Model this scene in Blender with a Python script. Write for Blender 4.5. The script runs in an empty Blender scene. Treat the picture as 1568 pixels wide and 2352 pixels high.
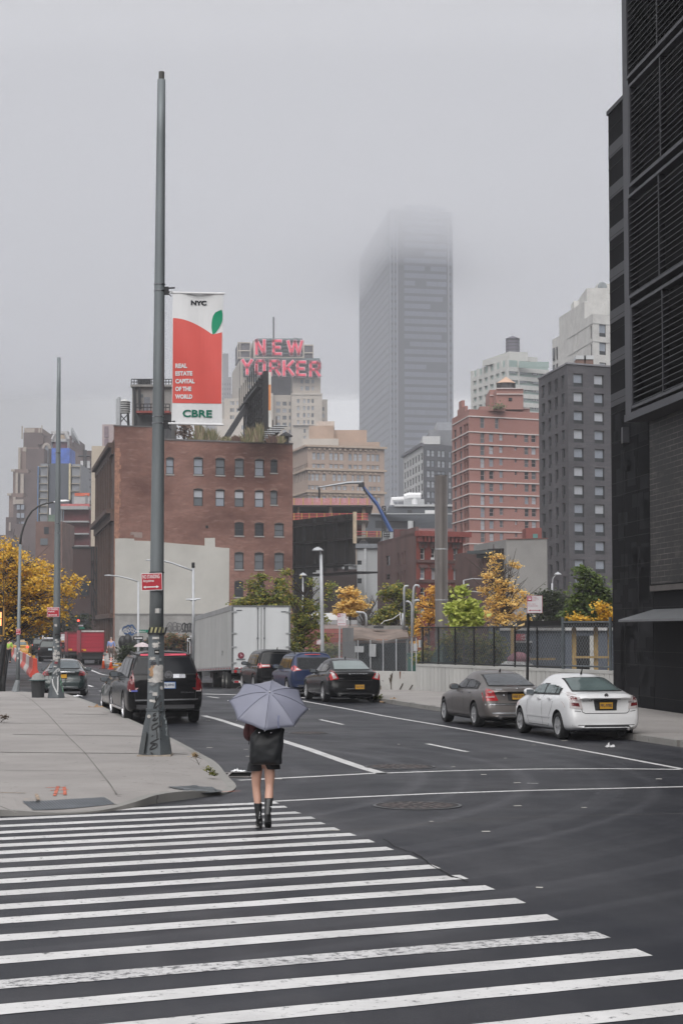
import bpy, bmesh, math, random
from mathutils import Vector, Matrix
from mathutils.bvhtree import BVHTree
R = math.radians
random.seed(11)
S = bpy.context.scene
COL = S.collection
# ---------------------------------------------------------------- camera, world, sun, exposure
CX, CY, FL, HOR, CH = 784.0, 1176.0, 4328.0, 1450.0, 2.5      # photo at 1568 x 2352; 66 mm lens on a 36 mm tall frame
TILT = math.atan((HOR - CY) / FL)
cam_d = bpy.data.cameras.new('camera'); cam = bpy.data.objects.new('camera', cam_d); COL.objects.link(cam)
cam_d.sensor_fit = 'VERTICAL'; cam_d.sensor_height = 36; cam_d.lens = FL / 2352 * 36
cam_d.clip_start = .5; cam_d.clip_end = 9000
cam.location = (0, 0, CH); cam.rotation_euler = (math.pi/2 + TILT, 0, 0)
S.camera = cam
SUN_EL, SUN_AZ = R(42), R(195)   # behind the photographer, a little to the left
w = bpy.data.worlds.new('World'); S.world = w; w.use_nodes = True
nt = w.node_tree; N = nt.nodes; LK = nt.links
bg = N['Background']
sky = N.new('ShaderNodeTexSky'); sky.sky_type = 'NISHITA'; sky.sun_disc = False
sky.sun_elevation = SUN_EL; sky.sun_rotation = SUN_AZ; sky.air_density = 2.5; sky.dust_density = 8; sky.ozone_density = 1
hs = N.new('ShaderNodeHueSaturation'); hs.inputs['Saturation'].default_value = .12
LK.new(sky.outputs[0], hs.inputs['Color'])
tc = N.new('ShaderNodeTexCoord'); sp = N.new('ShaderNodeSeparateXYZ'); LK.new(tc.outputs['Generated'], sp.inputs[0])
ramp = N.new('ShaderNodeValToRGB'); LK.new(sp.outputs['Z'], ramp.inputs[0])
e = ramp.color_ramp.elements
OV = [(0.0,.70),(.06,.74),(.16,.74),(.25,.55),(.34,.38),(.5,.85),(1.0,1.1)]
while len(e) < len(OV): e.new(.5)
for q,(p_,v) in zip(e, OV): q.position = p_
for q,(p_,v) in zip(e, OV): q.color = (v/1.35*.965, v/1.35*.975, v/1.35, 1)
# a bright patch of thin cloud over the middle of the street, thicker cloud to the left
nv = N.new('ShaderNodeVectorMath'); nv.operation = 'DISTANCE'; LK.new(tc.outputs['Generated'], nv.inputs[0])
nv.inputs[1].default_value = Vector((.012,.985,.12)).normalized()
mr = N.new('ShaderNodeMapRange'); mr.interpolation_type = 'SMOOTHSTEP'; LK.new(nv.outputs['Value'], mr.inputs[0])
mr.inputs[1].default_value = 0; mr.inputs[2].default_value = .21; mr.inputs[3].default_value = 1.6; mr.inputs[4].default_value = .74
nz = N.new('ShaderNodeTexNoise'); nz.inputs['Scale'].default_value = 2.2; nz.inputs['Detail'].default_value = 4; LK.new(tc.outputs['Generated'], nz.inputs[0])
m1 = N.new('ShaderNodeMath'); m1.operation = 'MULTIPLY_ADD'; LK.new(nz.outputs['Fac'], m1.inputs[0]); m1.inputs[1].default_value = .18*10.3; m1.inputs[2].default_value = .91*10.3
m2a = N.new('ShaderNodeMath'); m2a.operation = 'MULTIPLY'; LK.new(mr.outputs[0], m2a.inputs[0]); LK.new(m1.outputs[0], m2a.inputs[1])
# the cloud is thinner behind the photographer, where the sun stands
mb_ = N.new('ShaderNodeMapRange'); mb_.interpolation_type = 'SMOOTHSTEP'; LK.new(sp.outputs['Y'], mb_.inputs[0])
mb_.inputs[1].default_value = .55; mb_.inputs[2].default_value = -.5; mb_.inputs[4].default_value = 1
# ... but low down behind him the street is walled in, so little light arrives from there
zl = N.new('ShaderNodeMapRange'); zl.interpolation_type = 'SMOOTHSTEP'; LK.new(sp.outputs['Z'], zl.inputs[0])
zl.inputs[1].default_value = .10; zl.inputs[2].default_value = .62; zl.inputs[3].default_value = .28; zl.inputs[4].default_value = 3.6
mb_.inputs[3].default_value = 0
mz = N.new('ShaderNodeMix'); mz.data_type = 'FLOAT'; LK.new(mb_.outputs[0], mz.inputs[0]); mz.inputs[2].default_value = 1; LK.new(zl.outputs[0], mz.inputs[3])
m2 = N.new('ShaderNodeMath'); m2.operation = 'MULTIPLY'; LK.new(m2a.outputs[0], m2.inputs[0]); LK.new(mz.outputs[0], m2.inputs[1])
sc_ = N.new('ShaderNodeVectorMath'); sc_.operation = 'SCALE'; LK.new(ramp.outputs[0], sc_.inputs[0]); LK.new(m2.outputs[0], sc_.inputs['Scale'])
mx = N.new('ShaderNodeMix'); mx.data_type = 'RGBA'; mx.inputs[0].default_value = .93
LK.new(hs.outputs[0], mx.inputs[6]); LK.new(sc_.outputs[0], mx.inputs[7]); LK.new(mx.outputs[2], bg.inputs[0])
bg.inputs[1].default_value = .10
sun_d = bpy.data.lights.new('sun', 'SUN'); sun = bpy.data.objects.new('sun', sun_d); COL.objects.link(sun)
sun_d.energy = 1.5; sun_d.angle = R(50); sun_d.color = (1, .97, .93)
sun.rotation_euler = (math.pi/2 - SUN_EL, 0, R(-15))
S.view_settings.view_transform = 'Standard'; S.view_settings.look = 'None'; S.view_settings.exposure = .17; S.view_settings.gamma = 1
cy = S.cycles
cy.use_denoising = True; cy.volume_bounces = 4; cy.max_bounces = 8; cy.diffuse_bounces = 3; cy.glossy_bounces = 3; cy.transparent_max_bounces = 12
cy.caustics_reflective = False; cy.caustics_refractive = False; cy.sample_clamp_indirect = 6
# ---------------------------------------------------------------- geometry helpers
def ray(px, py):
    u = (CY - py) / FL; r = (px - CX) / FL
    return Vector((r, math.cos(TILT) - u*math.sin(TILT), math.sin(TILT) + u*math.cos(TILT)))
def P(px, py, Y):
    d = ray(px, py); return Vector((0,0,CH)) + d * (Y / d.y)
def G(px, py, z=0.0):
    d = ray(px, py); return Vector((0,0,CH)) + d * ((z - CH) / d.z)
class MB:
    def __init__(s): s.v=[]; s.f=[]; s.m=[]; s.uv=[]
    def add(s, vs, fs, mi=0, uvs=None):
        o = len(s.v); s.v += [Vector(v) for v in vs]
        for k, f in enumerate(fs):
            s.f.append([o+i for i in f]); s.m.append(mi)
            s.uv.append(uvs[k] if uvs else None)
        return s
    def quad(s, a, b, c, d, mi=0, uv=None): return s.add([a,b,c,d], [(0,1,2,3)], mi, [uv] if uv else None)
    def box(s, c, d, rz=0, mi=0, rot=None):
        x,y,z = d[0]/2, d[1]/2, d[2]/2
        vs = [Vector((i,j,k)) for i in (-x,x) for j in (-y,y) for k in (-z,z)]
        Mx = rot if rot is not None else Matrix.Rotation(rz, 3, 'Z')
        vs = [Mx @ v + Vector(c) for v in vs]
        return s.add(vs, [(0,1,3,2),(4,6,7,5),(0,4,5,1),(2,3,7,6),(0,2,6,4),(1,5,7,3)], mi)
    def bb(s, a, b, mi=0):
        a=Vector(a); b=Vector(b); return s.box((a+b)/2, [abs(t) for t in (b-a)], 0, mi)
    def prism(s, poly, z0, z1, mi=0, mtop=None, uvs=True):
        n = len(poly)
        ar = sum(poly[i][0]*poly[(i+1)%n][1]-poly[(i+1)%n][0]*poly[i][1] for i in range(n))
        if ar < 0: poly = poly[::-1]
        vs = [Vector((p[0],p[1],z0)) for p in poly] + [Vector((p[0],p[1],z1)) for p in poly]
        u = 0; fs=[]; uv=[]
        for i in range(n):
            j=(i+1)%n; L=(Vector(poly[j][:2])-Vector(poly[i][:2])).length
            fs.append((i,j,n+j,n+i)); uv.append([(u,z0),(u+L,z0),(u+L,z1),(u,z1)]); u+=L
        s.add(vs, fs, mi, uv)
        s.add(vs, [tuple(range(n,2*n))], mi if mtop is None else mtop, [[(p[0],p[1]) for p in poly]])
        return s.add(vs, [tuple(range(n-1,-1,-1))], mi, [[(p[0],p[1]) for p in poly[::-1]]])
    def tube(s, pts, r, seg=8, mi=0, cap=True):
        pts=[Vector(p) for p in pts]; n=len(pts)
        rs = r if isinstance(r,(list,tuple)) else [r]*n
        vs=[]; prev=None
        for i,p in enumerate(pts):
            t = (pts[min(i+1,n-1)]-pts[max(i-1,0)]).normalized()
            if prev is None:
                a = t.orthogonal().normalized()
                if abs(t.z) > .99: a = Vector((1,0,0))
            else:
                a = (prev - t*prev.dot(t)); a = a.normalized() if a.length>1e-6 else t.orthogonal().normalized()
            prev=a; b=t.cross(a)
            for k in range(seg):
                an = 2*math.pi*(k+.5)/seg; vs.append(p+(a*math.cos(an)+b*math.sin(an))*rs[i])
        fs=[]
        for i in range(n-1):
            for k in range(seg):
                k2=(k+1)%seg; fs.append((i*seg+k,i*seg+k2,(i+1)*seg+k2,(i+1)*seg+k))
        if cap: fs.append(tuple(range(seg-1,-1,-1))); fs.append(tuple(range((n-1)*seg,n*seg)))
        return s.add(vs, fs, mi)
    def lathe(s, c, prof, seg=16, mi=0, ax=None):
        c=Vector(c); vs=[]
        for (r_,z_) in prof:
            for k in range(seg):
                an=2*math.pi*k/seg; v=Vector((r_*math.cos(an), r_*math.sin(an), z_))
                vs.append((ax@v if ax is not None else v)+c)
        n=len(prof); fs=[]
        for i in range(n-1):
            for k in range(seg):
                k2=(k+1)%seg; fs.append((i*seg+k,i*seg+k2,(i+1)*seg+k2,(i+1)*seg+k))
        fs.append(tuple(range(seg-1,-1,-1))); fs.append(tuple(range((n-1)*seg,n*seg)))
        return s.add(vs, fs, mi)
    def build(s, name, mats, parent=None, smooth=False, world=False):
        off = Vector(parent.location) if (world and parent) else Vector((0,0,0))
        me = bpy.data.meshes.new(name)
        me.from_pydata([tuple(v-off) for v in s.v], [], s.f)
        for m_ in (mats if isinstance(mats,(list,tuple)) else [mats]): me.materials.append(m_)
        for p_, mi in zip(me.polygons, s.m): p_.material_index = mi; p_.use_smooth = smooth
        if any(u for u in s.uv):
            ul = me.uv_layers.new(name='UVMap')
            for p_, u in zip(me.polygons, s.uv):
                if u:
                    for li, q in zip(p_.loop_indices, u): ul.data[li].uv = q
        me.update()
        o = bpy.data.objects.new(name, me); COL.objects.link(o)
        if parent: o.parent = parent
        return o
def thing(name, label, cat, loc=(0,0,0), rz=0, group=None):
    o = bpy.data.objects.new(name, None); COL.objects.link(o); o.location = loc; o.rotation_euler = (0,0,rz)
    return tag(o, label, cat, group)
def tag(o, label, cat, group=None):
    o['label'] = label; o['category'] = cat
    if group: o['group'] = group
    return o
def struct(o, label=None, kind='structure'):
    o['kind'] = kind
    if label: o['label'] = label
    return o
def copy_tree(o, parent=None):
    c = o.copy(); COL.objects.link(c); c.parent = parent
    for ch in KIDS(o): copy_tree(ch, c)
    return c
def KIDS(o): return [c for c in bpy.data.objects if c.parent == o]
# ---------------------------------------------------------------- materials
MATS = {}
def _new(name):
    m = bpy.data.materials.new(name); m.use_nodes = True; MATS[name] = m
    return m, m.node_tree.nodes, m.node_tree.links, m.node_tree.nodes['Principled BSDF']
def _mix(N, L, a, b, fac, mode='MIX'):
    x = N.new('ShaderNodeMix'); x.data_type='RGBA'; x.blend_type = mode
    if isinstance(fac,(int,float)): x.inputs[0].default_value = fac
    else: L.new(fac, x.inputs[0])
    for i,c in ((6,a),(7,b)):
        if isinstance(c,(tuple,list)): x.inputs[i].default_value = (*c[:3],1)
        else: L.new(c, x.inputs[i])
    return x.outputs[2]
def _noise(N, L, src, scale, detail=4, vscale=None, rough=.6):
    n = N.new('ShaderNodeTexNoise'); n.inputs['Scale'].default_value=scale; n.inputs['Detail'].default_value=detail; n.inputs['Roughness'].default_value=rough
    if vscale:
        mp = N.new('ShaderNodeMapping'); mp.inputs['Scale'].default_value = vscale; L.new(src, mp.inputs[0]); src = mp.outputs[0]
    L.new(src, n.inputs[0]); return n.outputs['Fac']
def _ramp(N, L, fac, a, b, ca=(0,0,0), cb=(1,1,1)):
    r_ = N.new('ShaderNodeValToRGB'); L.new(fac, r_.inputs[0]); r_.color_ramp.elements[0].position=a; r_.color_ramp.elements[1].position=b
    r_.color_ramp.elements[0].color=(*ca,1); r_.color_ramp.elements[1].color=(*cb,1); return r_.outputs[0]
def mat(name, col, rough=.8, var=.18, scale=1.5, metal=0, spec=.5, bump=0, streak=False, coat=0, trans=0):
    if name in MATS: return MATS[name]
    m,N,L,b = _new(name)
    tc = N.new('ShaderNodeTexCoord')
    fac = _noise(N,L,tc.outputs['Object'],scale,5,(1,1,.12) if streak else None)
    fac = _ramp(N,L,fac,.3,.7)
    c = _mix(N,L,tuple(x*(1-var) for x in col), tuple(min(1,x*(1+var)) for x in col), fac)
    L.new(c, b.inputs['Base Color']); b.inputs['Roughness'].default_value=rough; b.inputs['Metallic'].default_value=metal
    b.inputs['Specular IOR Level'].default_value=spec; b.inputs['Coat Weight'].default_value=coat; b.inputs['Coat Roughness'].default_value=.04
    if bump:
        bp = N.new('ShaderNodeBump'); bp.inputs['Strength'].default_value=bump; bp.inputs['Distance'].default_value=.02
        L.new(_noise(N,L,tc.outputs['Object'],scale*12,3), bp.inputs['Height']); L.new(bp.outputs[0], b.inputs['Normal'])
    return m
def brick(name, col, col2, mortar, bw=.24, bh=.075, ms=.01, var=.25, rough=.9, patch=.15):
    m,N,L,b = _new(name)
    tc = N.new('ShaderNodeTexCoord'); t = N.new('ShaderNodeTexBrick')
    L.new(tc.outputs['UV'], t.inputs[0]); t.inputs['Scale'].default_value=1
    t.inputs['Brick Width'].default_value=bw; t.inputs['Row Height'].default_value=bh; t.inputs['Mortar Size'].default_value=ms
    t.inputs['Color1'].default_value=(*col,1); t.inputs['Color2'].default_value=(*col2,1); t.inputs['Mortar'].default_value=(*mortar,1)
    t.inputs['Bias'].default_value = 0
    f1 = _ramp(N,L,_noise(N,L,tc.outputs['UV'],patch,6,(1,1.6,1)),.35,.65)
    f2 = _ramp(N,L,_noise(N,L,tc.outputs['UV'],2.5,4,(.35,1.2,1)),.3,.75)
    c = _mix(N,L,t.outputs[0],tuple(x*(1-var*1.3) for x in col),f1)
    c2 = _mix(N,L,c,tuple(min(1,x*(1+var)) for x in mortar),_ramp(N,L,f2,.55,1.0,(0,0,0),(.35,.35,.35)))
    L.new(c2, b.inputs['Base Color']); b.inputs['Roughness'].default_value=rough
    return m
def emis(name, col, st):
    m,N,L,b = _new(name); b.inputs['Base Color'].default_value=(*col,1); b.inputs['Emission Color'].default_value=(*col,1); b.inputs['Emission Strength'].default_value=st; return m
def leafmat(name, cols):
    m,N,L,b = _new(name); g = N.new('ShaderNodeNewGeometry')
    r_ = N.new('ShaderNodeValToRGB'); L.new(g.outputs['Random Per Island'], r_.inputs[0])
    el = r_.color_ramp.elements
    while len(el) < len(cols): el.new(.5)
    for i,(q,c) in enumerate(zip(el,cols)): q.position=i/(len(cols)-1)
    for q,c in zip(el,cols): q.color=(*c,1)
    L.new(r_.outputs[0], b.inputs['Base Color']); b.inputs['Roughness'].default_value=.55
    b.inputs['Subsurface Weight'].default_value=0
    tr = N.new('ShaderNodeBsdfTranslucent'); L.new(r_.outputs[0], tr.inputs[0]); ms_ = N.new('ShaderNodeMixShader'); ms_.inputs[0].default_value=.4
    L.new(b.outputs[0], ms_.inputs[1]); L.new(tr.outputs[0], ms_.inputs[2]); L.new(ms_.outputs[0], N['Material Output'].inputs[0])
    return m
def asphalt():
    m,N,L,b = _new('asphalt'); tc=N.new('ShaderNodeTexCoord'); o=tc.outputs['Object']
    fine=_noise(N,L,o,45,3,None,.8); mid=_ramp(N,L,_noise(N,L,o,.35,6),.3,.7)
    mp=N.new('ShaderNodeMapping'); mp.inputs['Rotation'].default_value=(0,0,R(-13)); L.new(o,mp.inputs[0])
    st=_ramp(N,L,_noise(N,L,mp.outputs[0],1.3,5,(1,.07,1)),.42,.75)
    # wide turning tyre sweeps through the junction
    wv=N.new('ShaderNodeVectorMath'); wv.operation='DISTANCE'; L.new(o,wv.inputs[0]); wv.inputs[1].default_value=(-14,33,0)
    rn=N.new('ShaderNodeTexNoise'); rn.noise_dimensions='1D'; rn.inputs['Scale'].default_value=1.6; rn.inputs['Detail'].default_value=4; L.new(wv.outputs['Value'],rn.inputs['W'])
    arc=_ramp(N,L,rn.outputs['Fac'],.5,.72)
    ar=N.new('ShaderNodeMapRange'); L.new(wv.outputs['Value'],ar.inputs[0]); ar.inputs[1].default_value=26; ar.inputs[2].default_value=20; 
    am=N.new('ShaderNodeMath'); am.operation='MULTIPLY'; L.new(arc,am.inputs[0]); L.new(ar.outputs[0],am.inputs[1])
    c=_mix(N,L,(.007,.0078,.0125),(.014,.0155,.022),mid)
    c=_mix(N,L,c,(.06,.06,.068),_ramp(N,L,fine,.57,.76,(0,0,0),(.5,.5,.5)))
    c=_mix(N,L,c,(.05,.05,.056),_ramp(N,L,st,0,1,(0,0,0),(.5,.5,.5)))
    c=_mix(N,L,c,(.095,.095,.105),_ramp(N,L,am.outputs[0],0,1,(0,0,0),(.38,.38,.38)))
    L.new(c,b.inputs['Base Color'])
    rr=N.new('ShaderNodeMapRange'); L.new(mid,rr.inputs[0]); rr.inputs[3].default_value=.36; rr.inputs[4].default_value=.56
    L.new(rr.outputs[0],b.inputs['Roughness']); b.inputs['Specular IOR Level'].default_value=.34
    bp=N.new('ShaderNodeBump'); bp.inputs['Strength'].default_value=.5; bp.inputs['Distance'].default_value=.012; L.new(fine,bp.inputs['Height']); L.new(bp.outputs[0],b.inputs['Normal'])
    return m
def paintmat(name, col, wear=.62, sc=6):
    m,N,L,b=_new(name); tc=N.new('ShaderNodeTexCoord'); o=tc.outputs['Object']
    c=_mix(N,L,col,tuple(x*.74 for x in col),_ramp(N,L,_noise(N,L,o,1.1,6,None,.7),.38,.7))
    c=_mix(N,L,c,(.09,.09,.095),_ramp(N,L,_noise(N,L,o,sc,8,None,.8),wear,wear+.06))
    L.new(c,b.inputs['Base Color']); b.inputs['Roughness'].default_value=.55; return m
def concrete(name, col, rough=.85):
    m,N,L,b=_new(name); tc=N.new('ShaderNodeTexCoord'); o=tc.outputs['Object']
    c=_mix(N,L,col,tuple(x*.78 for x in col),_ramp(N,L,_noise(N,L,o,.5,7,None,.65),.35,.7))
    c=_mix(N,L,c,tuple(x*.6 for x in col),_ramp(N,L,_noise(N,L,o,1.7,6,(1,.5,1),.7),.62,.75,(0,0,0),(.5,.5,.5)))
    c=_mix(N,L,c,tuple(min(1,x*1.2) for x in col),_ramp(N,L,_noise(N,L,o,60,2),.6,.75,(0,0,0),(.35,.35,.35)))
    c=_mix(N,L,c,tuple(x*.35 for x in col),_ramp(N,L,_noise(N,L,o,7,2,None,.4),.70,.73,(0,0,0),(.7,.7,.7)))
    L.new(c,b.inputs['Base Color']); b.inputs['Roughness'].default_value=rough; return m
def netmat(name, col, freq, thick, ground=0):
    # a woven wire net: real holes cut by a procedural diagonal lattice in metres of the sheet
    m,N,L,b=_new(name); tc=N.new('ShaderNodeTexCoord'); sp=N.new('ShaderNodeSeparateXYZ'); L.new(tc.outputs['UV'],sp.inputs[0])
    outs=[]
    for sg in (1,-1):
        a=N.new('ShaderNodeMath'); a.operation='MULTIPLY_ADD'; L.new(sp.outputs['Y'],a.inputs[0]); a.inputs[1].default_value=sg; L.new(sp.outputs['X'],a.inputs[2])
        f=N.new('ShaderNodeMath'); f.operation='MULTIPLY'; L.new(a.outputs[0],f.inputs[0]); f.inputs[1].default_value=freq
        g=N.new('ShaderNodeMath'); g.operation='FRACT'; L.new(f.outputs[0],g.inputs[0])
        h=N.new('ShaderNodeMath'); h.operation='LESS_THAN'; L.new(g.outputs[0],h.inputs[0]); h.inputs[1].default_value=thick; outs.append(h.outputs[0])
    mxx=N.new('ShaderNodeMath'); mxx.operation='MAXIMUM'; L.new(outs[0],mxx.inputs[0]); L.new(outs[1],mxx.inputs[1])
    m3=N.new('ShaderNodeMath'); m3.operation='MAXIMUM'; L.new(mxx.outputs[0],m3.inputs[0]); m3.inputs[1].default_value=ground
    b.inputs['Base Color'].default_value=(*col,1); b.inputs['Roughness'].default_value=.6
    L.new(m3.outputs[0], b.inputs['Alpha']); return m
ASPH=asphalt()
WALK=concrete('sidewalk_concrete',(.315,.293,.28)); KERB=concrete('kerb_stone',(.28,.27,.255))
WHITE_LINE=paintmat('road_paint',(.66,.65,.645),.565,9); WORN_LINE=paintmat('worn_road_paint',(.60,.59,.59),.51,11)
GALV=mat('galvanized_steel',(.19,.21,.22),.55,.28,1.8,.3,streak=True)
GALVL=mat('pale_grey_metal',(.42,.43,.45),.45,.12,2,.2)
BASEG=mat('dark_grey_cast_paint',(.075,.085,.092),.45,.3,2.2)
BLACK=mat('black_paint',(.009,.009,.010),.5,.2); RUBBER=mat('black_rubber',(.010,.010,.011),.75,.15,4)
DARK=mat('dark_grey',(.025,.025,.028),.7,.2); CHROME=mat('chrome_trim',(.6,.6,.62),.18,.05,3,.95)
SILV=mat('silver_alloy',(.60,.60,.61),.3,.1,3,.8)
WHITEP=mat('white_sheet',(.75,.75,.76),.5,.04); REDP=mat('sign_red',(.42,.02,.035),.5,.06)
def glass(name,col,rough=.08): return mat(name,col,rough,.12,.7,0,.9)
GD=glass('dark_window_glass',(.03,.034,.04)); GM=glass('grey_window_glass',(.13,.145,.16)); GLt=glass('window_with_pale_blind',(.42,.44,.48),.3); GSK=glass('sky_grey_window_glass',(.28,.31,.36))  # the grey panes hold the sky's reflection in their base colour
CARGLASS=mat('tinted_car_glass',(.006,.007,.009),.08,.1,2,0,.22); CARGLASS_L=mat('clear_car_glass',(.09,.12,.12),.06,.35,1.2,0,.9)
# ---------------------------------------------------------------- text
_tc={}
def textmesh(s, bold=0.0, extrude=0.01, shear=0):
    k=(s,bold,extrude,shear)
    if k in _tc: return _tc[k]
    cu=bpy.data.curves.new('t','FONT'); cu.body=s; cu.size=1; cu.offset=bold; cu.extrude=extrude; cu.shear=shear; cu.resolution_u=3
    o=bpy.data.objects.new('t',cu); COL.objects.link(o)
    dg=bpy.context.evaluated_depsgraph_get(); me=bpy.data.meshes.new_from_object(o.evaluated_get(dg))
    vs=[v.co.copy() for v in me.vertices]; fs=[tuple(p.vertices) for p in me.polygons]
    bpy.data.objects.remove(o); bpy.data.curves.remove(cu); bpy.data.meshes.remove(me)
    x0=min(v.x for v in vs); x1=max(v.x for v in vs); y0=min(v.y for v in vs); y1=max(v.y for v in vs)
    _tc[k]=(vs,fs,x0,x1,y0,y1); return _tc[k]
def text_in(mb, s, u0,u1,z0,z1, f, bold=.0, depth=.01, shear=0, mi=0):
    """writes s into the rectangle u0..u1, z0..z1 of the frame f(u, z, out) -> world/local point"""
    vs,fs,x0,x1,y0,y1=textmesh(s,bold,.01,shear)
    q=[f(u0+(v.x-x0)/(x1-x0)*(u1-u0), z0+(v.y-y0)/(y1-y0)*(z1-z0), (v.z/.01+1)*depth/2) for v in vs]
    mb.add(q, fs, mi)
def flat(ox,oy,oz):  # frame facing -Y, origin given
    return lambda u,z,o: Vector((ox+u, oy-o, oz+z))
# ================================================================= ground, pavements, markings
def dirt(name,col): return mat(name,col,.95,.4,.8)
g=MB(); xs_=[-3000,-24]+list(range(-14,3))+[40,3000]; ys_=[-200,40,80,82.8,83.6,84.4,85.2,86]+list(range(88,112,2))+[112,118,126,300,5200]
def dip(x,y):
    s_=lambda a,b,t: (lambda u: u*u*(3-2*u))(max(0,min(1,(t-a)/(b-a)))); return -.34*s_(83,85.2,y)*(1-s_(106,124,y))*s_(-14,-10,x)*(1-s_(-2,1,x))
g.add([(x,y,dip(x,y)) for y in ys_ for x in xs_],[(j*len(xs_)+i,j*len(xs_)+i+1,(j+1)*len(xs_)+i+1,(j+1)*len(xs_)+i) for j in range(len(ys_)-1) for i in range(len(xs_)-1)]); road=struct(g.build('road',ASPH),'dark damp asphalt roadway with faint tyre sweeps')
def sidewalk(name, outer, hts, back, label, ring_w=.16, ramp=1.3):
    """outer: kerb line (street side), hts: kerb heights along it, back: remaining boundary at .14"""
    outer=[Vector((p[0],p[1])) for p in outer]; n=len(outer)
    ctr=sum((Vector((b[0],b[1])) for b in back),Vector((0,0)))/len(back)
    def inset(d):
        res=[]
        for i in range(n):
            t=(outer[min(i+1,n-1)]-outer[max(i-1,0)]).normalized(); nn=Vector((-t.y,t.x))
            if nn.dot(ctr-outer[i])<0: nn=-nn
            res.append(outer[i]+nn*d)
        return res
    a=inset(ring_w); b2=[]
    bb_=inset(ramp)
    for i in range(n): b2.append(a[i].lerp(bb_[i], 1 if hts[i]<.13 else .02))
    k=MB(); sdw=MB()
    for i in range(n-1):
        j=i+1
        o0,o1,a0,a1,b0,b1=outer[i],outer[j],a[i],a[j],b2[i],b2[j]; h0,h1=hts[i],hts[j]
        k.quad((*o0,-.05),(*o1,-.05),(*o1,h1),(*o0,h0)); k.quad((*o0,h0),(*o1,h1),(*a1,h1+.002),(*a0,h0+.002))
        sdw.quad((*a0,h0+.002),(*a1,h1+.002),(*b1,.14),(*b0,.14))
    poly=[(p.x,p.y) for p in b2]+[(p[0],p[1]) for p in back]
    vs=[Vector((p[0],p[1],.14)) for p in poly]
    from mathutils.geometry import tessellate_polygon
    tri=tessellate_polygon([vs]); sdw.add(vs,[tuple(t) for t in tri])
    m=len(back); allb=[tuple(b2[-1])]+[tuple(p[:2]) for p in back]+[tuple(b2[0])]
    for p,q in zip(allb,allb[1:]): k.quad((*p,-.05),(*q,-.05),(*q,.139),(*p,.139))
    o=struct(sdw.build(name,WALK),label)
    for p_ in o.data.polygons:
        if p_.normal.z<0: p_.flip()
    kk=k.build('kerb',KERB,o); return o
lk=[(148,1600),(180,1611),(216,1624),(264,1646),(320,1674),(392,1708),(432,1730),(466,1750),(500,1765),(524,1790),(546,1806),(536,1819),(512,1826),(496,1826),(432,1836),(360,1845),(320,1854),(240,1866),(120,1872),(0,1875),(-300,1880)]
lh=[.14,.14,.14,.14,.14,.14,.14,.14,.11,.04,.02,.02,.03,.05,.13,.13,.09,.02,.02,.10,.14]
lw=[G(x,y,0).xy for x,y in lk]
for _ in range(2):
    a_=list(zip(lw,lh)); b_=[a_[0]]
    for (p,h),(q,k) in zip(a_,a_[1:]): b_+=[(p.lerp(q,.25),h+(k-h)*.25),(p.lerp(q,.75),h+(k-h)*.75)]
    b_.append(a_[-1]); lw=[v[0] for v in b_]; lh=[v[1] for v in b_]
far=[G(x,y,.14).xy for x,y in [(-600,1587),(40,1587.5),(110,1592)]]
walkL=sidewalk('sidewalk',lw,lh,[(-22,lw[-1].y+2),(-40,far[0].y)]+[tuple(v) for v in far[0:]],'pale concrete corner pavement on the left with saw-cut slabs')
rk=[(13.2,16),(7.37,40.7),(3.1,58.8),(1.17,67.6),(-.5,74.8),(-.8,77.5),(-.5,80)]
walkR=sidewalk('sidewalk',rk,[.14]*7,[(1.4,80),(1.5,76.8),(3.0,76.6),(9.0,62.6),(9.35,58.4),(9.9,54.3),(15.2,12),(14.5,8)],'pale concrete pavement along the right kerb')
fw=[G(241,1528),G(285,1536),G(345,1536)]
fk=[(-31,240),(-23.5,190),tuple(G(238,1512).xy),tuple(fw[0].xy),tuple(fw[1].xy),tuple(fw[2].xy)]
walkF=sidewalk('sidewalk',fk,[.14]*6,[(-8,130),(-6,204),(-24,199.5),(-29,228)],'far pavement at the foot of the tall brick building')
# empty lot behind the retaining wall, and blocks behind
lot=MB(); lot.prism([(1.5,77),(3.05,76.8),(9.1,62.8),(9.6,60),(60,55),(60,205),(-4,205),(-3,108),(-.5,82)],-.1,.3); struct(lot.build('dirt_lot',dirt('lot_dirt',(.16,.13,.10))),'brown dirt lot behind the retaining wall')
# --- joints and cracks on the left pavement
jm=mat('sidewalk_joint',(.17,.16,.15),.9)
def strip(mb, pts, wd, z=.146, mi=0):
    pts=[Vector((p[0],p[1])) for p in pts]
    for a,b in zip(pts,pts[1:]):
        t=(b-a); 
        if t.length<1e-4: continue
        t.normalize(); nn=Vector((-t.y,t.x))*wd/2
        mb.quad((*(a-nn),z),(*(b-nn),z),(*(b+nn),z),(*(a+nn),z),mi)
jb=MB()
def gl(pts,z=.14): return [G(x,y,z).xy for x,y in pts]
for pts,wd in [([(-200,1727),(0,1728),(318,1731)],.11),([(394,1731),(432,1732.5)],.09),([(30,1687),(325,1691)],.10),([(148,1640),(248,1642)],.12),([(-100,1661),(285,1663)],.06),([(0,1607),(170,1609)],.12),([(-60,1769),(240,1772)],.03),
    ([(35,1592),(52,1596),(75,1609),(110,1640),(155,1690),(195,1729),(228,1770),(252,1800),(268,1824)],.022),([(-300,1850),(0,1852),(40,1868)],.03)]:
    strip(jb,gl(pts),wd)
struct(jb.build('pavement_joint',jm,walkL)); 
jr=MB()
for y in (24,29,34,39,44,49,54,59,64,69,74):
    x0=7.37+(40.7-y)*.2305+.17; strip(jr,[(x0,y),(x0+6.5 if y<55 else x0+(8 if y<60 else 4.0),y+.9)],.03)
struct(jr.build('pavement_joint',jm,walkR))
km=MB()
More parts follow.
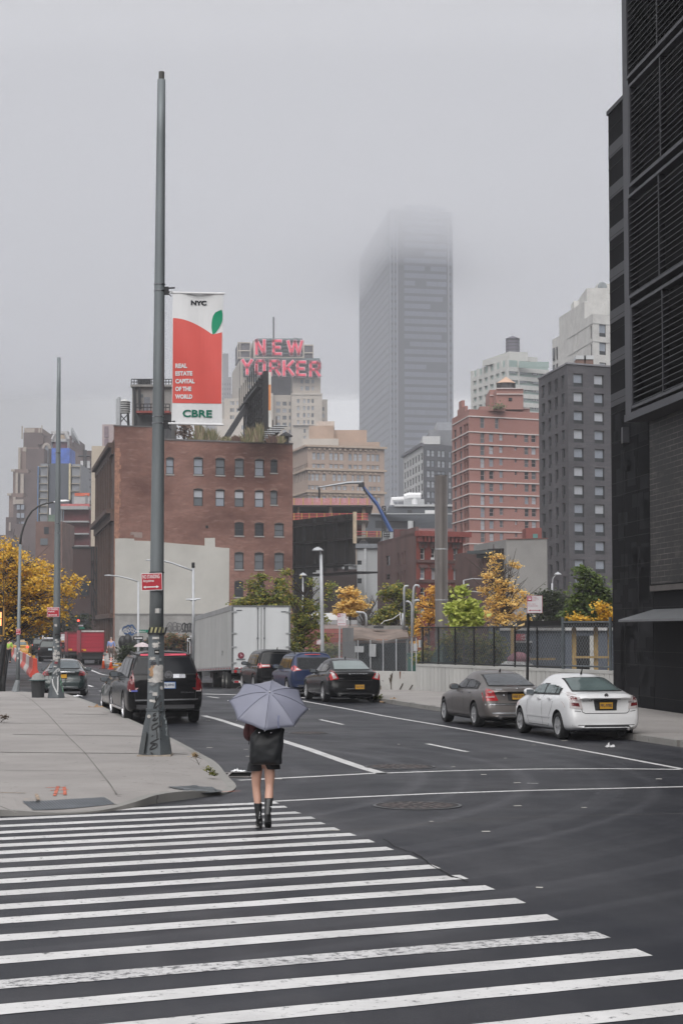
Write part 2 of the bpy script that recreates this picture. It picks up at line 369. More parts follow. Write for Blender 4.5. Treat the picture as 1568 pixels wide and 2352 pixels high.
for k in range(26):
    y=17+k*2.4; x0=7.37+(40.7-y)*.2305 if y<67.6 else 1.17-(y-67.6)*.234
    km.box((x0+.02,y,.085),(.16,.014,.13),R(13))
km.build('kerb_joint',jm,walkR)
# orange survey marks
om=paintmat('orange_survey_paint',(.75,.16,.07),.5,12)
ob=MB()
for pts in [[(104,1810),(152,1809)],[(116,1816),(158,1814)],[(122,1824),(154,1823)],[(134,1806),(126,1828)],[(148,1808),(150,1826)]]: strip(ob,gl(pts),.05)
strip(ob,gl([(500,1820),(552,1818)],.05),.03,.06)
ob.build('survey_mark',om,walkL)
tan=MB(); 
for pts in [[(0,1821),(60,1822)],[(55,1836),(92,1837)],[(84,1824),(88,1836)]]: strip(tan,gl(pts),.05)
tan.build('survey_mark',paintmat('tan_survey_paint',(.42,.30,.2),.5,12),walkL)
# metal tactile plates at the two ramps
tm=mat('tactile_metal',(.22,.23,.26),.5,.25,3,.4)
def plate(q,zz=(.078,.118,.15,.152)):
    c=[G(x,y,.06) for x,y in q]; p=thing('tactile_plate','',"tactile plate",sum(c,Vector())/4)
    b=MB(); r_=MB(); nx,ny=28,6
    def hz0(x,y):
        h=_bv.ray_cast(Vector((x,y,2)),Vector((0,0,-1))); return (h[0].z if h[0] else .05)+.008
    def gp(i,j,dz=0): q=c[0].lerp(c[1],i/nx).lerp(c[3].lerp(c[2],i/nx),j/ny); return Vector((q.x,q.y,hz0(q.x,q.y)+dz))
    for i in range(nx):
        for j in range(ny):
            b.quad(gp(i,j),gp(i+1,j),gp(i+1,j+1),gp(i,j+1))
            n=(c[1]-c[0]).normalized()*.012; r_.quad(gp(i+.5,j,.006)-n,gp(i+.5,j,.006)+n,gp(i+.5,j+1,.006)+n,gp(i+.5,j+1,.006)-n)
    b.build('plate',tm,p,world=True); r_.build('rib',BASEG,p,world=True); return p
_bm=bmesh.new(); _bm.from_mesh(walkL.data); _bv=BVHTree.FromBMesh(_bm)
plate([(76,1860),(264,1848),(240,1840.5),(52,1850)])['label']='long grey ribbed metal ramp plate beside the crosswalk on the left pavement'
plate([(428,1825),(512,1818),(488,1806),(386,1815)],(.143,.085,.125,.148))['label']='small grey ribbed metal ramp plate near the tip of the corner kerb'
# --- painted road markings
mk=MB(); nL=0
def mark(name,pts,wd,label=None,m=None,z=.004):
    b=MB(); strip(b,[G(x,y).xy for x,y in pts],wd,z); o=struct(b.build(name,m or WHITE_LINE),label); return o
mark('lane_line',[(560,1671),(655,1704),(700,1718),(780,1746),(830,1763),(878,1777)],.22,'bold white lane line ending at the stop line')
mark('lane_line',[(468,1644),(500,1652),(560,1671)],.20,'white lane line beside the black van-like car')
mark('parking_line',[(640,1598),(700,1611),(790,1627),(884,1645),(1000,1664.5),(1204,1700),(1400,1735.5),(1600,1773)],.13,'long white line marking the parking lane on the right')
mark('lane_dash',[(735,1653),(788,1664.5)],.12,'short white lane dash nearer the parked cars'); mark('lane_dash',[(980,1708.5),(1072,1727)],.13,'long white lane dash in the middle of the road')
mark('lane_dash',[(478,1600),(503,1603.5)],.12,'small white dash behind the black car'); 
mark('stop_line',[(548,1792.5),(700,1785),(850,1777),(1000,1772),(1100,1769),(1250,1766.5),(1400,1766),(1620,1768)],.17,'far white line across the junction')
mark('stop_line',[(618,1841.5),(800,1832),(1000,1823),(1200,1816.5),(1400,1811.5),(1620,1806)],.15,'near white line across the junction')
mark('cross_line',[(150,1597),(236,1596)],.25,'pale line across the left street'); mark('cross_line',[(465,1594),(545,1596),(700,1603),(860,1606)],.4,'pale line behind the parked cars')
mark('lane_line',[(118,1506),(140,1513),(185,1529),(230,1547.5),(242,1550.5),(262,1552)],.16,'white lane line curving past the red box trucks')
mark('lane_line',[(80,1553),(101,1569.5)],.16,'white line from the red and white barrier')
for a in ([(202,1573.6),(213,1577.3)],[(230,1587),(236,1588.3)],[(107,1509),(110,1510.5)],[(117,1516),(123,1518)],[(90,1521.5),(96,1522.5)]): mark('lane_dash',a,.14,'small white dash on the far left street')
# crosswalk bars from the measured tips, 26 degrees off the picture plane
tips=[(640,1846),(662,1855.5),(691,1869),(726,1881),(750,1893.5),(780,1907),(818,1920),(862,1935),(906,1953),(961,1973),(1011,1995),(1076,2019.5),(1137,2044),(1209,2075),(1285,2114),(1399,2154.5),(1499,2196),(1640,2243),(1760,2310),(1900,2395),(2050,2500)]
ang=R(25.8); d=Vector((-math.cos(ang),-math.sin(ang))); cut=Vector((math.sin(R(14)),-math.cos(R(14))))
for i,(x,y) in enumerate(tips):
    t=G(x,y).xy; wdt=.335 if i>4 else .30
    if i==15 or i==14: pass
    a=t; b=t-cut*wdt; L=20.0
    m_=WORN_LINE if i in (15,) else WHITE_LINE
    q=MB(); n=40; rnd=random.Random(i); vs=[]
    for k in range(n+1):
        s0=L*k/n; j=(lambda: rnd.uniform(-.013,.013)); p=a+d*s0; r_=b+d*s0; vs+=[(p.x+j(),p.y+j(),.004),(r_.x+j(),r_.y+j(),.004)]
    q.add(vs,[(2*k,2*k+1,2*k+3,2*k+2) for k in range(n)]); o=q.build('crosswalk_bar',m_)
    struct(o,'painted crosswalk bar, number %d of the ladder from the far end'%(i+1)); o['group']='white crosswalk bars'
    del o['label']
# crack along the bar ends
cr=MB(); pts=[(880,1928),(906,1945),(935,1955),(965,1968),(985,1985),(1010,1998),(1030,2010),(1042,2017),(1060,2020),(1078,2032)]
rp=[]; 
for a_,b_ in zip(pts,pts[1:]):
    for k in range(3): t=k/3; rp.append((a_[0]+(b_[0]-a_[0])*t+random.uniform(-3,3),a_[1]+(b_[1]-a_[1])*t+random.uniform(-1.5,1.5)))
strip(cr,[G(*p).xy for p in rp],.018,.0065); strip(cr,[G(*p).xy for p in [(1028,2011),(1042,2016.5),(1050,2016)]],.05,.007)
struct(cr.build('road_crack',mat('crack_tar',(.015,.015,.016),.8)),'jagged crack across the tips of the crosswalk bars')
sb=MB(); strip(sb,[G(*p).xy for p in [(800,1909),(1000,1890),(1200,1877),(1600,1868)]],.02,.003); struct(sb.build('road_seam',jm),'asphalt seam beyond the crosswalk')
# manholes, storm drain, litter
im=mat('manhole_iron',(.05,.045,.045),.5,.5,9,.3,bump=1)
def manhole(px,py,rad,label,nm='manhole_cover'):
    p=G(px,py); t=thing(nm,label,'manhole',(p.x,p.y,0)); 
    b=MB(); b.lathe((0,0,0),[(rad,.004),(rad,.012),(rad*.93,.013),(rad*.93,.004)],36); b.build('ring',mat('worn_iron_ring',(.11,.11,.115),.45,.3,5,.4),t)
    b=MB(); b.lathe((0,0,0),[(rad*.915,.003),(rad*.915,.010),(.01,.010)],36); b.build('cover',im,t)
    b=MB()
    for rr in (.72,.5,.28):
        for k in range(int(26*rr)):
            a=2*math.pi*k/int(26*rr); b.box((math.cos(a)*rad*rr,math.sin(a)*rad*rr,.012),(.09*rad/.6,.05,.006),a)
    b.build('stud',mat('iron_stud',(.16,.13,.125),.45,.3,5,.4),t); return t
manhole(958,1851,.64,'large round manhole cover between the near line and the crosswalk'); manhole(918,1761.5,.66,'dished round manhole cover just beyond the far white line'); 
manhole(708,1684,.5,'faint round manhole cover in the road beyond the person')
c=[G(x,y) for x,y in [(520,1786),(578,1786),(566,1776),(514,1776)]]
t=thing('storm_drain','iron storm drain grate in the gutter at the corner kerb','drain',sum(c,Vector())/4)
b=MB(); b.prism([v.xy for v in c],-.02,.006); b.build('pit',BLACK,t,world=True)
b=MB()
for k in range(9):
    u=(k+.5)/9; a=c[0].lerp(c[1],u); dd=c[3].lerp(c[2],u); n_=(c[1]-c[0]).normalized()*.045
    b.quad(a-n_+Vector((0,0,.014)),a+n_+Vector((0,0,.014)),dd+n_+Vector((.12,0,.014)),dd-n_+Vector((.12,0,.014)))
for a_,b_ in ((c[0],c[1]),(c[3],c[2])): b.box((a_+b_)/2+Vector((0,0,.012)),((b_-a_).length,.05,.01),math.atan2((b_-a_).y,(b_-a_).x))
b.build('grate',mat('grate_iron',(.30,.28,.27),.5,.3,5,.4),t,world=True)
def rag(name,px,py,sz,z,label,m,cat,hh=.5):
    p=G(px,py,z); rnd=random.Random(int(px)); b=MB(); n=9; vs=[];
    for i in range(n):
        for j in range(n):
            u,v=i/(n-1)-.5,j/(n-1)-.5; ed=1-max(abs(u),abs(v))*2
            vs.append((u*sz*(1+rnd.uniform(-.2,.2)),v*sz*.6*(1+rnd.uniform(-.2,.2)),z+.012+abs(rnd.gauss(0,1))*sz*.09*hh*2*(.4+ed)))
    b.add([(a_,b_,c_-z) for a_,b_,c_ in vs],[(i*n+j,(i+1)*n+j,(i+1)*n+j+1,i*n+j+1) for i in range(n-1) for j in range(n-1)])
    o=b.build(name,m,smooth=False); o.location=(p.x,p.y,z); o.rotation_euler=(0,0,rnd.uniform(-.4,.4)); return tag(o,label,cat)
rag('plastic_bag',546,1773.5,.26,.0,'crumpled white plastic sheet lying on the storm drain',WHITEP,'litter')
rag('paper_scrap',1399,1718,.2,.0,'crumpled white paper on the road behind the white car',WHITEP,'litter',1.4)
rag('leaf_pile',905,1614.5,.9,.0,'brown leaf litter in the gutter by the right kerb',mat('dry_leaf_litter',(.30,.2,.12),.9,.5,9),'litter')
rag('leaf_pile',222,1627,.5,.1,'brown leaf litter on the left kerb near the charcoal car',mat('dry_leaf_litter',(.3,.2,.12)),'litter')
rag('paper_scrap',176,1600,.45,.0,'flattened white paper in the left gutter by the far pole',WHITEP,'litter',.3)
rag('paper_scrap',868,1605,.16,.0,'small white scrap in the gutter behind the black sedan',WHITEP,'litter',1.2)
fl=MB(); rnd=random.Random(5)
for (px,py) in [(1115,1911),(1187,1799),(1188,1852),(1160,1742),(478,1655),(482,1718),(565,1722),(570,1738),(915,1710),(1340,1856),(770,1908),(640,1790),(1512,1790),(990,1888),(1238,2040),(1295,1702),(1225,1712),(1110,1780),(1040,1762)]:
    p=G(px,py); s_=rnd.uniform(.05,.13); fl.box((p.x,p.y,.008),(s_,s_*.5,.006),rnd.uniform(-.3,.3))
lt=fl.build('litter_specks',mat('litter_speck',(.5,.48,.45),.8)); lt['kind']='stuff'; lt['label']='tiny pale scraps scattered over the asphalt'
mark('road_scuff',[(1210,1799.5),(1235,1800)],.07,'thin pale scuff on the road',WORN_LINE)
# ================================================================= buildings
class Face:
    def __init__(s,a,b):
        s.a=Vector(a[:2]); s.b=Vector(b[:2]); s.L=(s.b-s.a).length; s.d=(s.b-s.a)/s.L; s.n=Vector((s.d.y,-s.d.x)); s.ang=math.atan2(s.d.y,s.d.x)
    def hit(s,px,py):
        r=ray(px,py); den=r.x*s.n.x+r.y*s.n.y; t=(s.a.x*s.n.x+s.a.y*s.n.y)/den
        p=Vector((0,0,CH))+r*t; return ((p.xy-s.a).dot(s.d), p.z)
    def u(s,px,py=1300): return s.hit(px,py)[0]
    def z(s,px,py): return s.hit(px,py)[1]
    def pt(s,u,z,out=0): q=s.a+s.d*u+s.n*out; return Vector((q.x,q.y,z))
def wall(mb,fc,z0,z1,rects=(),depth=.22,mi=0,mrev=None,u0=0,u1=None):
    u1=fc.L if u1 is None else u1; mrev=mi if mrev is None else mrev
    rects=[(max(u0+.01,a),min(u1-.01,b),max(z0+.01,c),min(z1-.01,d)) for a,b,c,d in rects]; rects=[r for r in rects if r[1]-r[0]>.05 and r[3]-r[2]>.05]
    us=sorted(set([u0,u1]+[round(t,3) for r in rects for t in r[:2]]))
    # process column strips: in each strip the openings crossing it split it vertically
    for a,b in zip(us,us[1:]):
        if b-a<1e-3: continue
        mid=(a+b)/2; op=sorted([(r[2],r[3]) for r in rects if r[0]<mid<r[1]]); z=z0
        for (c,d) in op+[(z1,z1)]:
            if c>z+1e-4:
                mb.quad(fc.pt(a,z),fc.pt(b,z),fc.pt(b,c),fc.pt(a,c),mi,[(a,z),(b,z),(b,c),(a,c)])
            z=max(z,d)
    for a,b,c,d in rects:
        for p,q in (((a,c),(b,c)),((b,c),(b,d)),((b,d),(a,d)),((a,d),(a,c))):
            mb.quad(fc.pt(*p),fc.pt(*q),fc.pt(*q,-depth),fc.pt(*p,-depth),mrev,[(p[0],p[1]),(q[0],q[1]),(q[0]+.2,q[1]),(p[0]+.2,p[1])])
_wm={}
FR_D=mat('dark_window_frame',(.025,.028,.032),.5,.1); FR_W=mat('white_window_frame',(.55,.55,.54),.5,.1); FR_T=mat('tan_window_frame',(.3,.27,.24),.6,.1)
def windows(root,fc,rects,style='sash',glasses=None,depth=.2,seed=1,name='window',frame=None,nmax=100,count=[0]):
    rnd=random.Random(seed); gl_=glasses or [GM,GM,GD,GSK]
    fr=frame or FR_D
    n0=root.get('_nw',0)
    extra=MB(); ex=False
    for (a,b,c,d) in rects:
        gm=rnd.choice(gl_); w_,h_=b-a,d-c
        if n0>=nmax:
            ex=True; q=[fc.pt(u,z,-depth+.05) for u,z in ((a,c),(b,c),(b,d),(a,d))]
            extra.quad(*q,1); 
            for (x0,x1,z0,z1) in ((a,b,c,c+.07),(a,b,d-.07,d),(a,a+.07,c+.07,d-.07),(b-.07,b,c+.07,d-.07),(a+.07,b-.07,(c+d)/2,(c+d)/2+.06)):
                p=[fc.pt(u,z,-depth+.08) for u,z in ((x0,z0),(x1,z0),(x1,z1),(x0,z1))]; extra.quad(*p,0)
            continue
        key=(round(w_,1),round(h_,1),style,gm.name,fr.name,name)
        if key in _wm: o=_wm[key].copy(); COL.objects.link(o)
        else:
            mb=MB(); fw=min(.07,w_*.12); dp=.07; W=w_/2
            def bar(x0,x1,z0,z1,m=0): mb.bb((x0,-dp,z0),(x1,0,z1),m)
            bar(-W,-W+fw,0,h_); bar(W-fw,W,0,h_); bar(-W+fw,W-fw,0,fw); bar(-W+fw,W-fw,h_-fw,h_)
            if style in('sash','sill','blind'): bar(-W+fw,W-fw,h_*.48,h_*.48+fw*.8)
            if style=='cross': bar(-fw/2,fw/2,fw,h_-fw); bar(-W+fw,-fw/2,h_*.5,h_*.5+fw*.7); bar(fw/2,W-fw,h_*.5,h_*.5+fw*.7)
            if style=='infill': bar(-W+fw,W-fw,fw,h_*.3)
            mb.quad((-W,-.02,0),(W,-.02,0),(W,-.02,h_),(-W,-.02,h_),1)
            if style=='blind': mb.quad((-W+fw,-.03,h_*.55),(W-fw,-.03,h_*.55),(W-fw,-.03,h_-fw),(-W+fw,-.03,h_-fw),2)
            if style=='sill': mb.bb((-W-.06,-depth-.08,-.14),(W+.06,0,-.01),3)
            o=mb.build(name,[fr,gm,GLt,STONE]); _wm[key]=o
        o.parent=root; p=fc.pt((a+b)/2,c,-depth+.0); o.location=p-Vector(root.location); o.rotation_euler=(0,0,fc.ang); n0+=1
    root['_nw']=n0
    if ex: struct(extra.build(name,[fr,GM],root,world=True),None,'stuff')
STONE=mat('grey_stone',(.30,.29,.28),.85,.15,1)
ROOFM=mat('roof_membrane',(.12,.12,.12),.9,.2)
def grid(fc,cols,rows,ref=None):
    """cols [(pxL,pxR)], rows [(pyTop,pyBot)] measured at column ref (px)"""
    rx=ref if ref is not None else (cols[0][0]+cols[0][1])/2
    zs=[(fc.z(rx,b),fc.z(rx,t)) for t,b in rows]
    return [(*sorted((fc.u(l,1200),fc.u(r_,1200))),z0,z1) for (z0,z1) in zs for (l,r_) in cols]
def rows(y0,pitch,h,n): return [(y0+i*pitch,y0+i*pitch+h) for i in range(n)]
def building(name,label,A,B,C_,ztop,wm,front=(),side=(),fz0=0,roofm=None,depth=.22,cat='building',wallname='wall'):
    """A far-left corner, B near corner, C_ right corner (world xy)."""
    A,B,C_=[Vector(p[:2]) for p in (A,B,C_)]; D=A+C_-B
    root=thing(name,label,cat,(B.x,B.y,0))
    fs=Face(A,B); ff=Face(B,C_)
    mb=MB(); wall(mb,fs,fz0,ztop,side,depth); wall(mb,ff,fz0,ztop,front,depth)
    for p,q in ((C_,D),(D,A)):
        f=Face(p,q); wall(mb,f,fz0,ztop)
    mb.build(wallname,wm,root,world=True)
    r=MB(); r.add([(A.x,A.y,ztop-.3),(B.x,B.y,ztop-.3),(C_.x,C_.y,ztop-.3),(D.x,D.y,ztop-.3)],[(0,1,2,3)]); r.build('roof',roofm or ROOFM,root,world=True)
    return root,fs,ff
def xy(px,Z,py=1250): return P(px,py,Z).xy
def fbox(mb,fc,u0,u1,z0,z1,o0,o1,mi=0):
    """box on a face: along u, height z, from o0 to o1 outwards"""
    k=[(u,z,o) for u in (u0,u1) for z in (z0,z1) for o in (o0,o1)]; F_=[(0,1,3,2),(4,6,7,5),(0,4,5,1),(2,3,7,6),(0,2,6,4),(1,5,7,3)]
    mb.add([fc.pt(*q) for q in k],F_,mi,[[(k[i][0]+k[i][2],k[i][1]) for i in f_] for f_ in F_])
def part(root,name,m,fn,smooth=False):
    mb=MB(); fn(mb); return mb.build(name,m,root,smooth=smooth,world=True)
def boxpx(root,name,m,x0,x1,yt,yb,Z,depth,mi=0,smooth=False):
    """box whose front face covers the given pixels at distance Z"""
    a=P(x0,yb,Z); b_=P(x1,yt,Z); mb=MB(); mb.bb((a.x,Z,a.z),(b_.x,Z+depth,b_.z)); return mb.build(name,m,root,world=bool(root))

# ---- B1: the tall brick building with a rendered lower wall
BR1=brick('weathered_red_brick',(.20,.072,.050),(.30,.125,.09),(.30,.21,.18),.34,.12,.02,.42,.9,.10)
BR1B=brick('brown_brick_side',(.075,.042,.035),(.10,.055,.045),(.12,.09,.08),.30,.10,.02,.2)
A=xy(223,233);B=xy(263,200,1200);Cc=xy(672,206.5,1200)
f=Face(B,Cc); zt=f.z(500,1014); zl=f.z(300,980)
cols=[(381,399),(444.5,466),(495,516),(539,560),(585,606)]
fr_=grid(f,cols[0:1],[(1053,1089)])+grid(f,cols[1:],[(1054,1091),(1126,1163)],500)+grid(f,[(621,637)],[(1058,1086),(1129,1159)],629)+grid(f,[(539,560),(585,606),(630.5,652)],[(1203,1231),(1271.5,1308),(1337,1371.5)],600)
fs=Face(A,B); us=[(fs.L*(.05+.1*i),fs.L*(.05+.1*i)+1.3) for i in range(9)]
zc1=fs.z(262,1169)
sr=[(a,b,z,z+2.1) for (a,b) in us for z in (1.2,4.9,8.6,12.0,zc1+1.4,zc1+5.2,zc1+9.0) if z+2.3<zt]
b1,fs1,ff1=building('brick_building','tall red brick building with a pale rendered lower wall behind the near lamp pole',A,B,Cc,zt,[BR1],fr_,sr,depth=.25)
_n=b1.children[0]
# side facade in darker brown brick: thin proud sheet with the same openings
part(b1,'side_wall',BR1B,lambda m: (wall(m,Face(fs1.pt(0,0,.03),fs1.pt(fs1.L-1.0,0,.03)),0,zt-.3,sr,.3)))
windows(b1,ff1,fr_[:1]+fr_[1:5],'sill',[GSK,GM],.2,3); windows(b1,ff1,fr_[5:9],'blind',[GM,GSK],.2,4); windows(b1,ff1,fr_[9:],'sill',[GM,GD,GM],.2,9)
windows(b1,fs1,sr[:],'sash',[GD],.2,5)
for (a,b,c,d) in fr_:
    def arch(m):
        n=7; 
        for k in range(n):
            t0,t1=k/n,(k+1)/n
            h0=.16*math.sin(math.pi*t0); h1=.16*math.sin(math.pi*t1); u0=a-.06+(b-a+.12)*t0; u1=a-.06+(b-a+.12)*t1
            m.quad(ff1.pt(u0,d+h0,.03),ff1.pt(u1,d+h1,.03),ff1.pt(u1,d+h1+.26,.03),ff1.pt(u0,d+h0+.26,.03)); m.quad(ff1.pt(u0,d,.012),ff1.pt(u1,d,.012),ff1.pt(u1,d+h1,.012),ff1.pt(u0,d+h0,.012),1)
    part(b1,'brick_arch',[mat('arch_brick',(.21,.12,.095),.9,.2,4),DARK],arch)
def para(m):
    u1=ff1.u(353); fbox(m,ff1,-.05,u1,zt-.3,zl,-.4,.02); fbox(m,ff1,u1,ff1.L+.03,zt-.05,zt+.12,-.35,.08,1); fbox(m,ff1,-.1,u1+.05,zl,zl+.12,-.45,.08,1)
    fbox(m,fs1,.2,fs1.L-.1,zt-.3,zl-1.2,-.4,.0)
part(b1,'parapet',[BR1,mat('coping_stone',(.13,.12,.12),.8)],para)
def corn(m):
    z1=fs1.z(262,1018); fbox(m,fs1,-.3,fs1.L-1.1,z1-.5,z1,-.05,.7); fbox(m,fs1,-.3,fs1.L-1.1,z1-1.2,z1-.5,.0,.3)
    fbox(m,fs1,-.3,fs1.L-.3,zc1-.5,zc1,0,.9); fbox(m,fs1,-.3,fs1.L-.3,zc1-1.3,zc1-.5,0,.4)
    for k in range(9): u=fs1.L*(.02+.1*k); fbox(m,fs1,u,u+.55,0.2,zt-1,.03,.3)
    fbox(m,fs1,-.3,fs1.L-.8,3.9,4.4,0,.5)
part(b1,'cornice',mat('dark_cornice',(.085,.05,.038),.8,.2),corn)
part(b1,'corner_quoin',mat('exposed_orange_brick',(.30,.15,.10),.9,.4,3),lambda m:[fbox(m,ff1,0,.45+.25*random.random(),z,z+.45,0,.02) for z in [4+.45*k for k in range(int((zt-5)/.45))]])
render_m=mat('pale_render',(.45,.44,.41),.9,.10,.35); cement_m=mat('grey_cement_render',(.27,.265,.255),.9,.22,.8)
def sheet(fc,poly,out,th,m,name,root):
    q=[fc.hit(x,y) for x,y in poly]; mb=MB(); n=len(q)
    vs=[fc.pt(u,max(.0,z),out) for u,z in q]
    from mathutils.geometry import tessellate_polygon
    tr=tessellate_polygon([[Vector((u,z,0)) for u,z in q]])
    mb.add(vs,[tuple(t) for t in tr])
    back=[fc.pt(u,max(.0,z),out-th) for u,z in q]
    for i in range(n): j=(i+1)%n; mb.quad(vs[i],vs[j],back[j],back[i])
    o=mb.build(name,m,root,world=True)
    for p_ in o.data.polygons:
        if abs(p_.normal.x*fc.n.x+p_.normal.y*fc.n.y)>.5 and (p_.normal.x*fc.n.x+p_.normal.y*fc.n.y)<0: p_.flip()
    return o
rnd=random.Random(3)
edge=[(264.5,1237),(285,1236.5),(308,1237.5),(309,1241.6),(350,1243),(400,1248),(470,1253.5),(470,1235.8),(493.5,1235.5),(494,1256.4),(510,1258),(526.6,1259)]
sheet(ff1,edge+[(525.5,1412),(264,1412)],.06,.06,render_m,'rendered_patch',b1)
sheet(ff1,[(264,1412),(525.5,1412),(525,1509),(264,1509)],.05,.05,cement_m,'cement_base',b1)
part(b1,'render_band',mat('band_dark',(.18,.175,.17),.8),lambda m: fbox(m,ff1,.1,ff1.u(525),ff1.z(400,1413),ff1.z(400,1409.5),.05,.10))
sheet(ff1,[(300,1222),(327,1223),(327,1236),(308,1234),(308,1228),(300,1229)],.03,.03,mat('patch_mortar',(.26,.2,.18),.9),'mortar_patch',b1)
part(b1,'wall_vent',BLACK,lambda m: fbox(m,ff1,ff1.u(472),ff1.u(478),ff1.z(475,1213),ff1.z(475,1207),0,.05))
# graffiti on the cement base
gblk=mat('graffiti_black',(.04,.04,.045),.7); gblu=mat('graffiti_blue',(.03,.10,.26),.6); gwh=mat('graffiti_white',(.6,.6,.6),.6); ggry=mat('graffiti_grey_line',(.12,.12,.125),.7)
def scrawl(mb,fc,pts,wd,out,mi=0,close=False):
    if close: pts=pts+[pts[0]]
    q=[fc.hit(*p) for p in pts]
    for (u0,z0),(u1,z1) in zip(q,q[1:]):
        d=Vector((u1-u0,z1-z0)); 
        if d.length<1e-5: continue
        d.normalize(); nn=Vector((-d.y,d.x))*wd/2; e_=d*wd*.4
        mb.add([fc.pt(u0-e_.x-nn.x,z0-e_.y-nn.y,out),fc.pt(u1+e_.x-nn.x,z1+e_.y-nn.y,out),fc.pt(u1+e_.x+nn.x,z1+e_.y+nn.y,out),fc.pt(u0-e_.x+nn.x,z0-e_.y+nn.y,out)],[(0,1,2,3)],mi)
def bubble(cx,cy_,rx,ry,seed,n=22,k=3):
    rn=random.Random(seed); ph=rn.uniform(0,6); return [(cx+rx*(1+.16*math.sin(k*t+ph))*math.cos(t),cy_+ry*(1+.2*math.cos((k+1)*t+ph))*math.sin(t)) for t in [2*math.pi*i/n for i in range(n)]]
gm_=MB()
for x0,w_ in ((292,14),(303,13)): scrawl(gm_,ff1,bubble(x0,1447,w_*.62,9.5,x0),.16,.085,1,True)
scrawl(gm_,ff1,bubble(298,1452,13,5,4),.13,.087,1,True)
for i in range(5): scrawl(gm_,ff1,bubble(287+i*5.5,1448+2*math.sin(i*2),2.2,3.5,i),.08,.09,2,True)
for x0,w_ in ((389,9),(402,9),(411,7)): scrawl(gm_,ff1,bubble(x0,1441,w_*.8,10,x0,k=2),.09,.085,3,True); scrawl(gm_,ff1,bubble(x0,1443,w_*.4,5,x0+1,k=2),.07,.085,3,True)
for i,x0 in enumerate((422,428,434,440,447)): scrawl(gm_,ff1,bubble(x0,1440+i%2*2,3.4,9,x0,k=2),.13,.085,0,True)
scrawl(gm_,ff1,[(418,1451),(450,1449)],.14,.086,0); 
for i in range(6): scrawl(gm_,ff1,[(276+i*2.6,1447-3*(i%2)),(274+i*2.9,1459)],.08,.085,2)
gm_.build('graffiti',[gblk,gblu,gwh,ggry],b1,world=True)

# ---- rooftop things on B1
RZ=206
cg=concrete('penthouse_concrete',(.27,.26,.25)); 
ph=thing('roof_penthouse','weathered concrete penthouse with railed balcony on the brick building roof','penthouse',P(350,1013,RZ))
boxpx(ph,'wall',cg,303,394,885,1016,RZ,7); boxpx(ph,'roof_slab',cg,300,396,883,888,RZ-.5,8)
boxpx(ph,'lower_wall',mat('corrugated_dark',(.08,.08,.085),.7,.3,3,streak=True),307,394,950,1014,RZ-.15,.12); boxpx(ph,'balcony',mat('red_steel',(.25,.05,.04),.6),313,390,943,948,RZ-2,2)
boxpx(ph,'door',mat('grey_door',(.14,.15,.17),.5),331,345,912,943,RZ-.08,.06)
boxpx(ph,'window',GM,318,329,906,913,RZ-.08,.06)
def rail(root,x0,x1,yt,yb,Z,n,m,th=.05,name='railing'):
    mb=MB(); a=P(x0,yb,Z); b_=P(x1,yt,Z)
    for z in (b_.z,(a.z+b_.z)/2): mb.tube([(a.x,Z,z),(b_.x,Z,z)],th,5)
    for i in range(n+1): x=a.x+(b_.x-a.x)*i/n; mb.tube([(x,Z,a.z),(x,Z,b_.z)],th,5)
    return mb.build(name,m,root,world=True)
rail(ph,313,390,928,944,RZ-2,9,BLACK); rail(ph,302,395,871,884,RZ-.3,14,DARK)
mb=MB(); 
for (x0,y0,x1,y1) in ((320,885,322,940),(309,890,311,990)): a=P(x0,y0,RZ-.3); b_=P(x1,y1,RZ-.3); mb.tube([a,b_],.16,6)
for x0 in (322,330,336,342): a=P(x0,872,RZ+1); mb.tube([a,a-Vector((0,0,.7))],.25,7)
mb.build('pipe',DARK,ph,world=True)
def tank(name,label,px,py_top,py_bot,Z,wpx,m,cone=.25,legs=True,py_leg=None,mcone=None):
    t=P(px,py_top,Z); b_=P(px,py_bot,Z); r_=wpx/2/FL*Z; root=thing(name,label,'water tank',(t.x,Z,P(px,py_leg or py_bot,Z).z))
    h=t.z-b_.z; z0=b_.z-root.location.z
    mb=MB(); mb.lathe((0,0,z0),[(r_,0),(r_*.97,h*(1-cone))],20); mb.build('barrel',m,root)
    mb=MB(); mb.lathe((0,0,z0+h*(1-cone)),[(r_*1.06,0),(.05,h*cone)],20); mb.build('conical_roof',mcone or m,root)
    if legs and z0>.3:
        for sx in (-1,1):
            for sy in (-1,1):
                mb=MB(); mb.tube([(sx*r_*.75,sy*r_*.75,0),(sx*r_*.65,sy*r_*.65,z0)],.1,5); mb.build('leg',DARK,root)
        mb=MB(); mb.tube([(-r_*.75,-r_*.7,.2),(r_*.65,-r_*.7,z0-.2)],.06,5); mb.tube([(r_*.75,-r_*.7,.2),(-r_*.65,-r_*.7,z0-.2)],.06,5); mb.build('brace',DARK,root)
    mb=MB()
    for k in range(5): mb.lathe((0,0,z0+h*(1-cone)*(k+.5)/5),[(r_*1.0,0),(r_*1.02,.03),(r_*1.02,.09),(r_*.97,.12)],20)
    mb.build('hoop',DARK,root); return root
tank('water_tank','small whitewashed wooden water tank beside the penthouse on the brick building',286,916,949,RZ+2,27,mat('whitewashed_wood',(.5,.5,.49),.8,.15,3,streak=True),.22,True,978)
fl_=thing('flue_pipe','short pale flue at the left corner of the brick building roof','flue',P(273,978,RZ)); mb=MB(); 
for x0,yt in ((270,916),(274,912)): a=P(x0,976,RZ); b_=P(x0,yt,RZ); mb.tube([a,b_],.17,8)
mb.build('pipe',GALVL,fl_,world=True)
vp=thing('roof_vent','dark capped vent pipe at the right end of the brick building roof','vent',P(656.5,1018,RZ)); mb=MB(); a=P(656.5,1018,RZ); b_=P(656.5,1001,RZ); mb.tube([a,b_],.35,10); mb.build('pipe',DARK,vp,world=True)
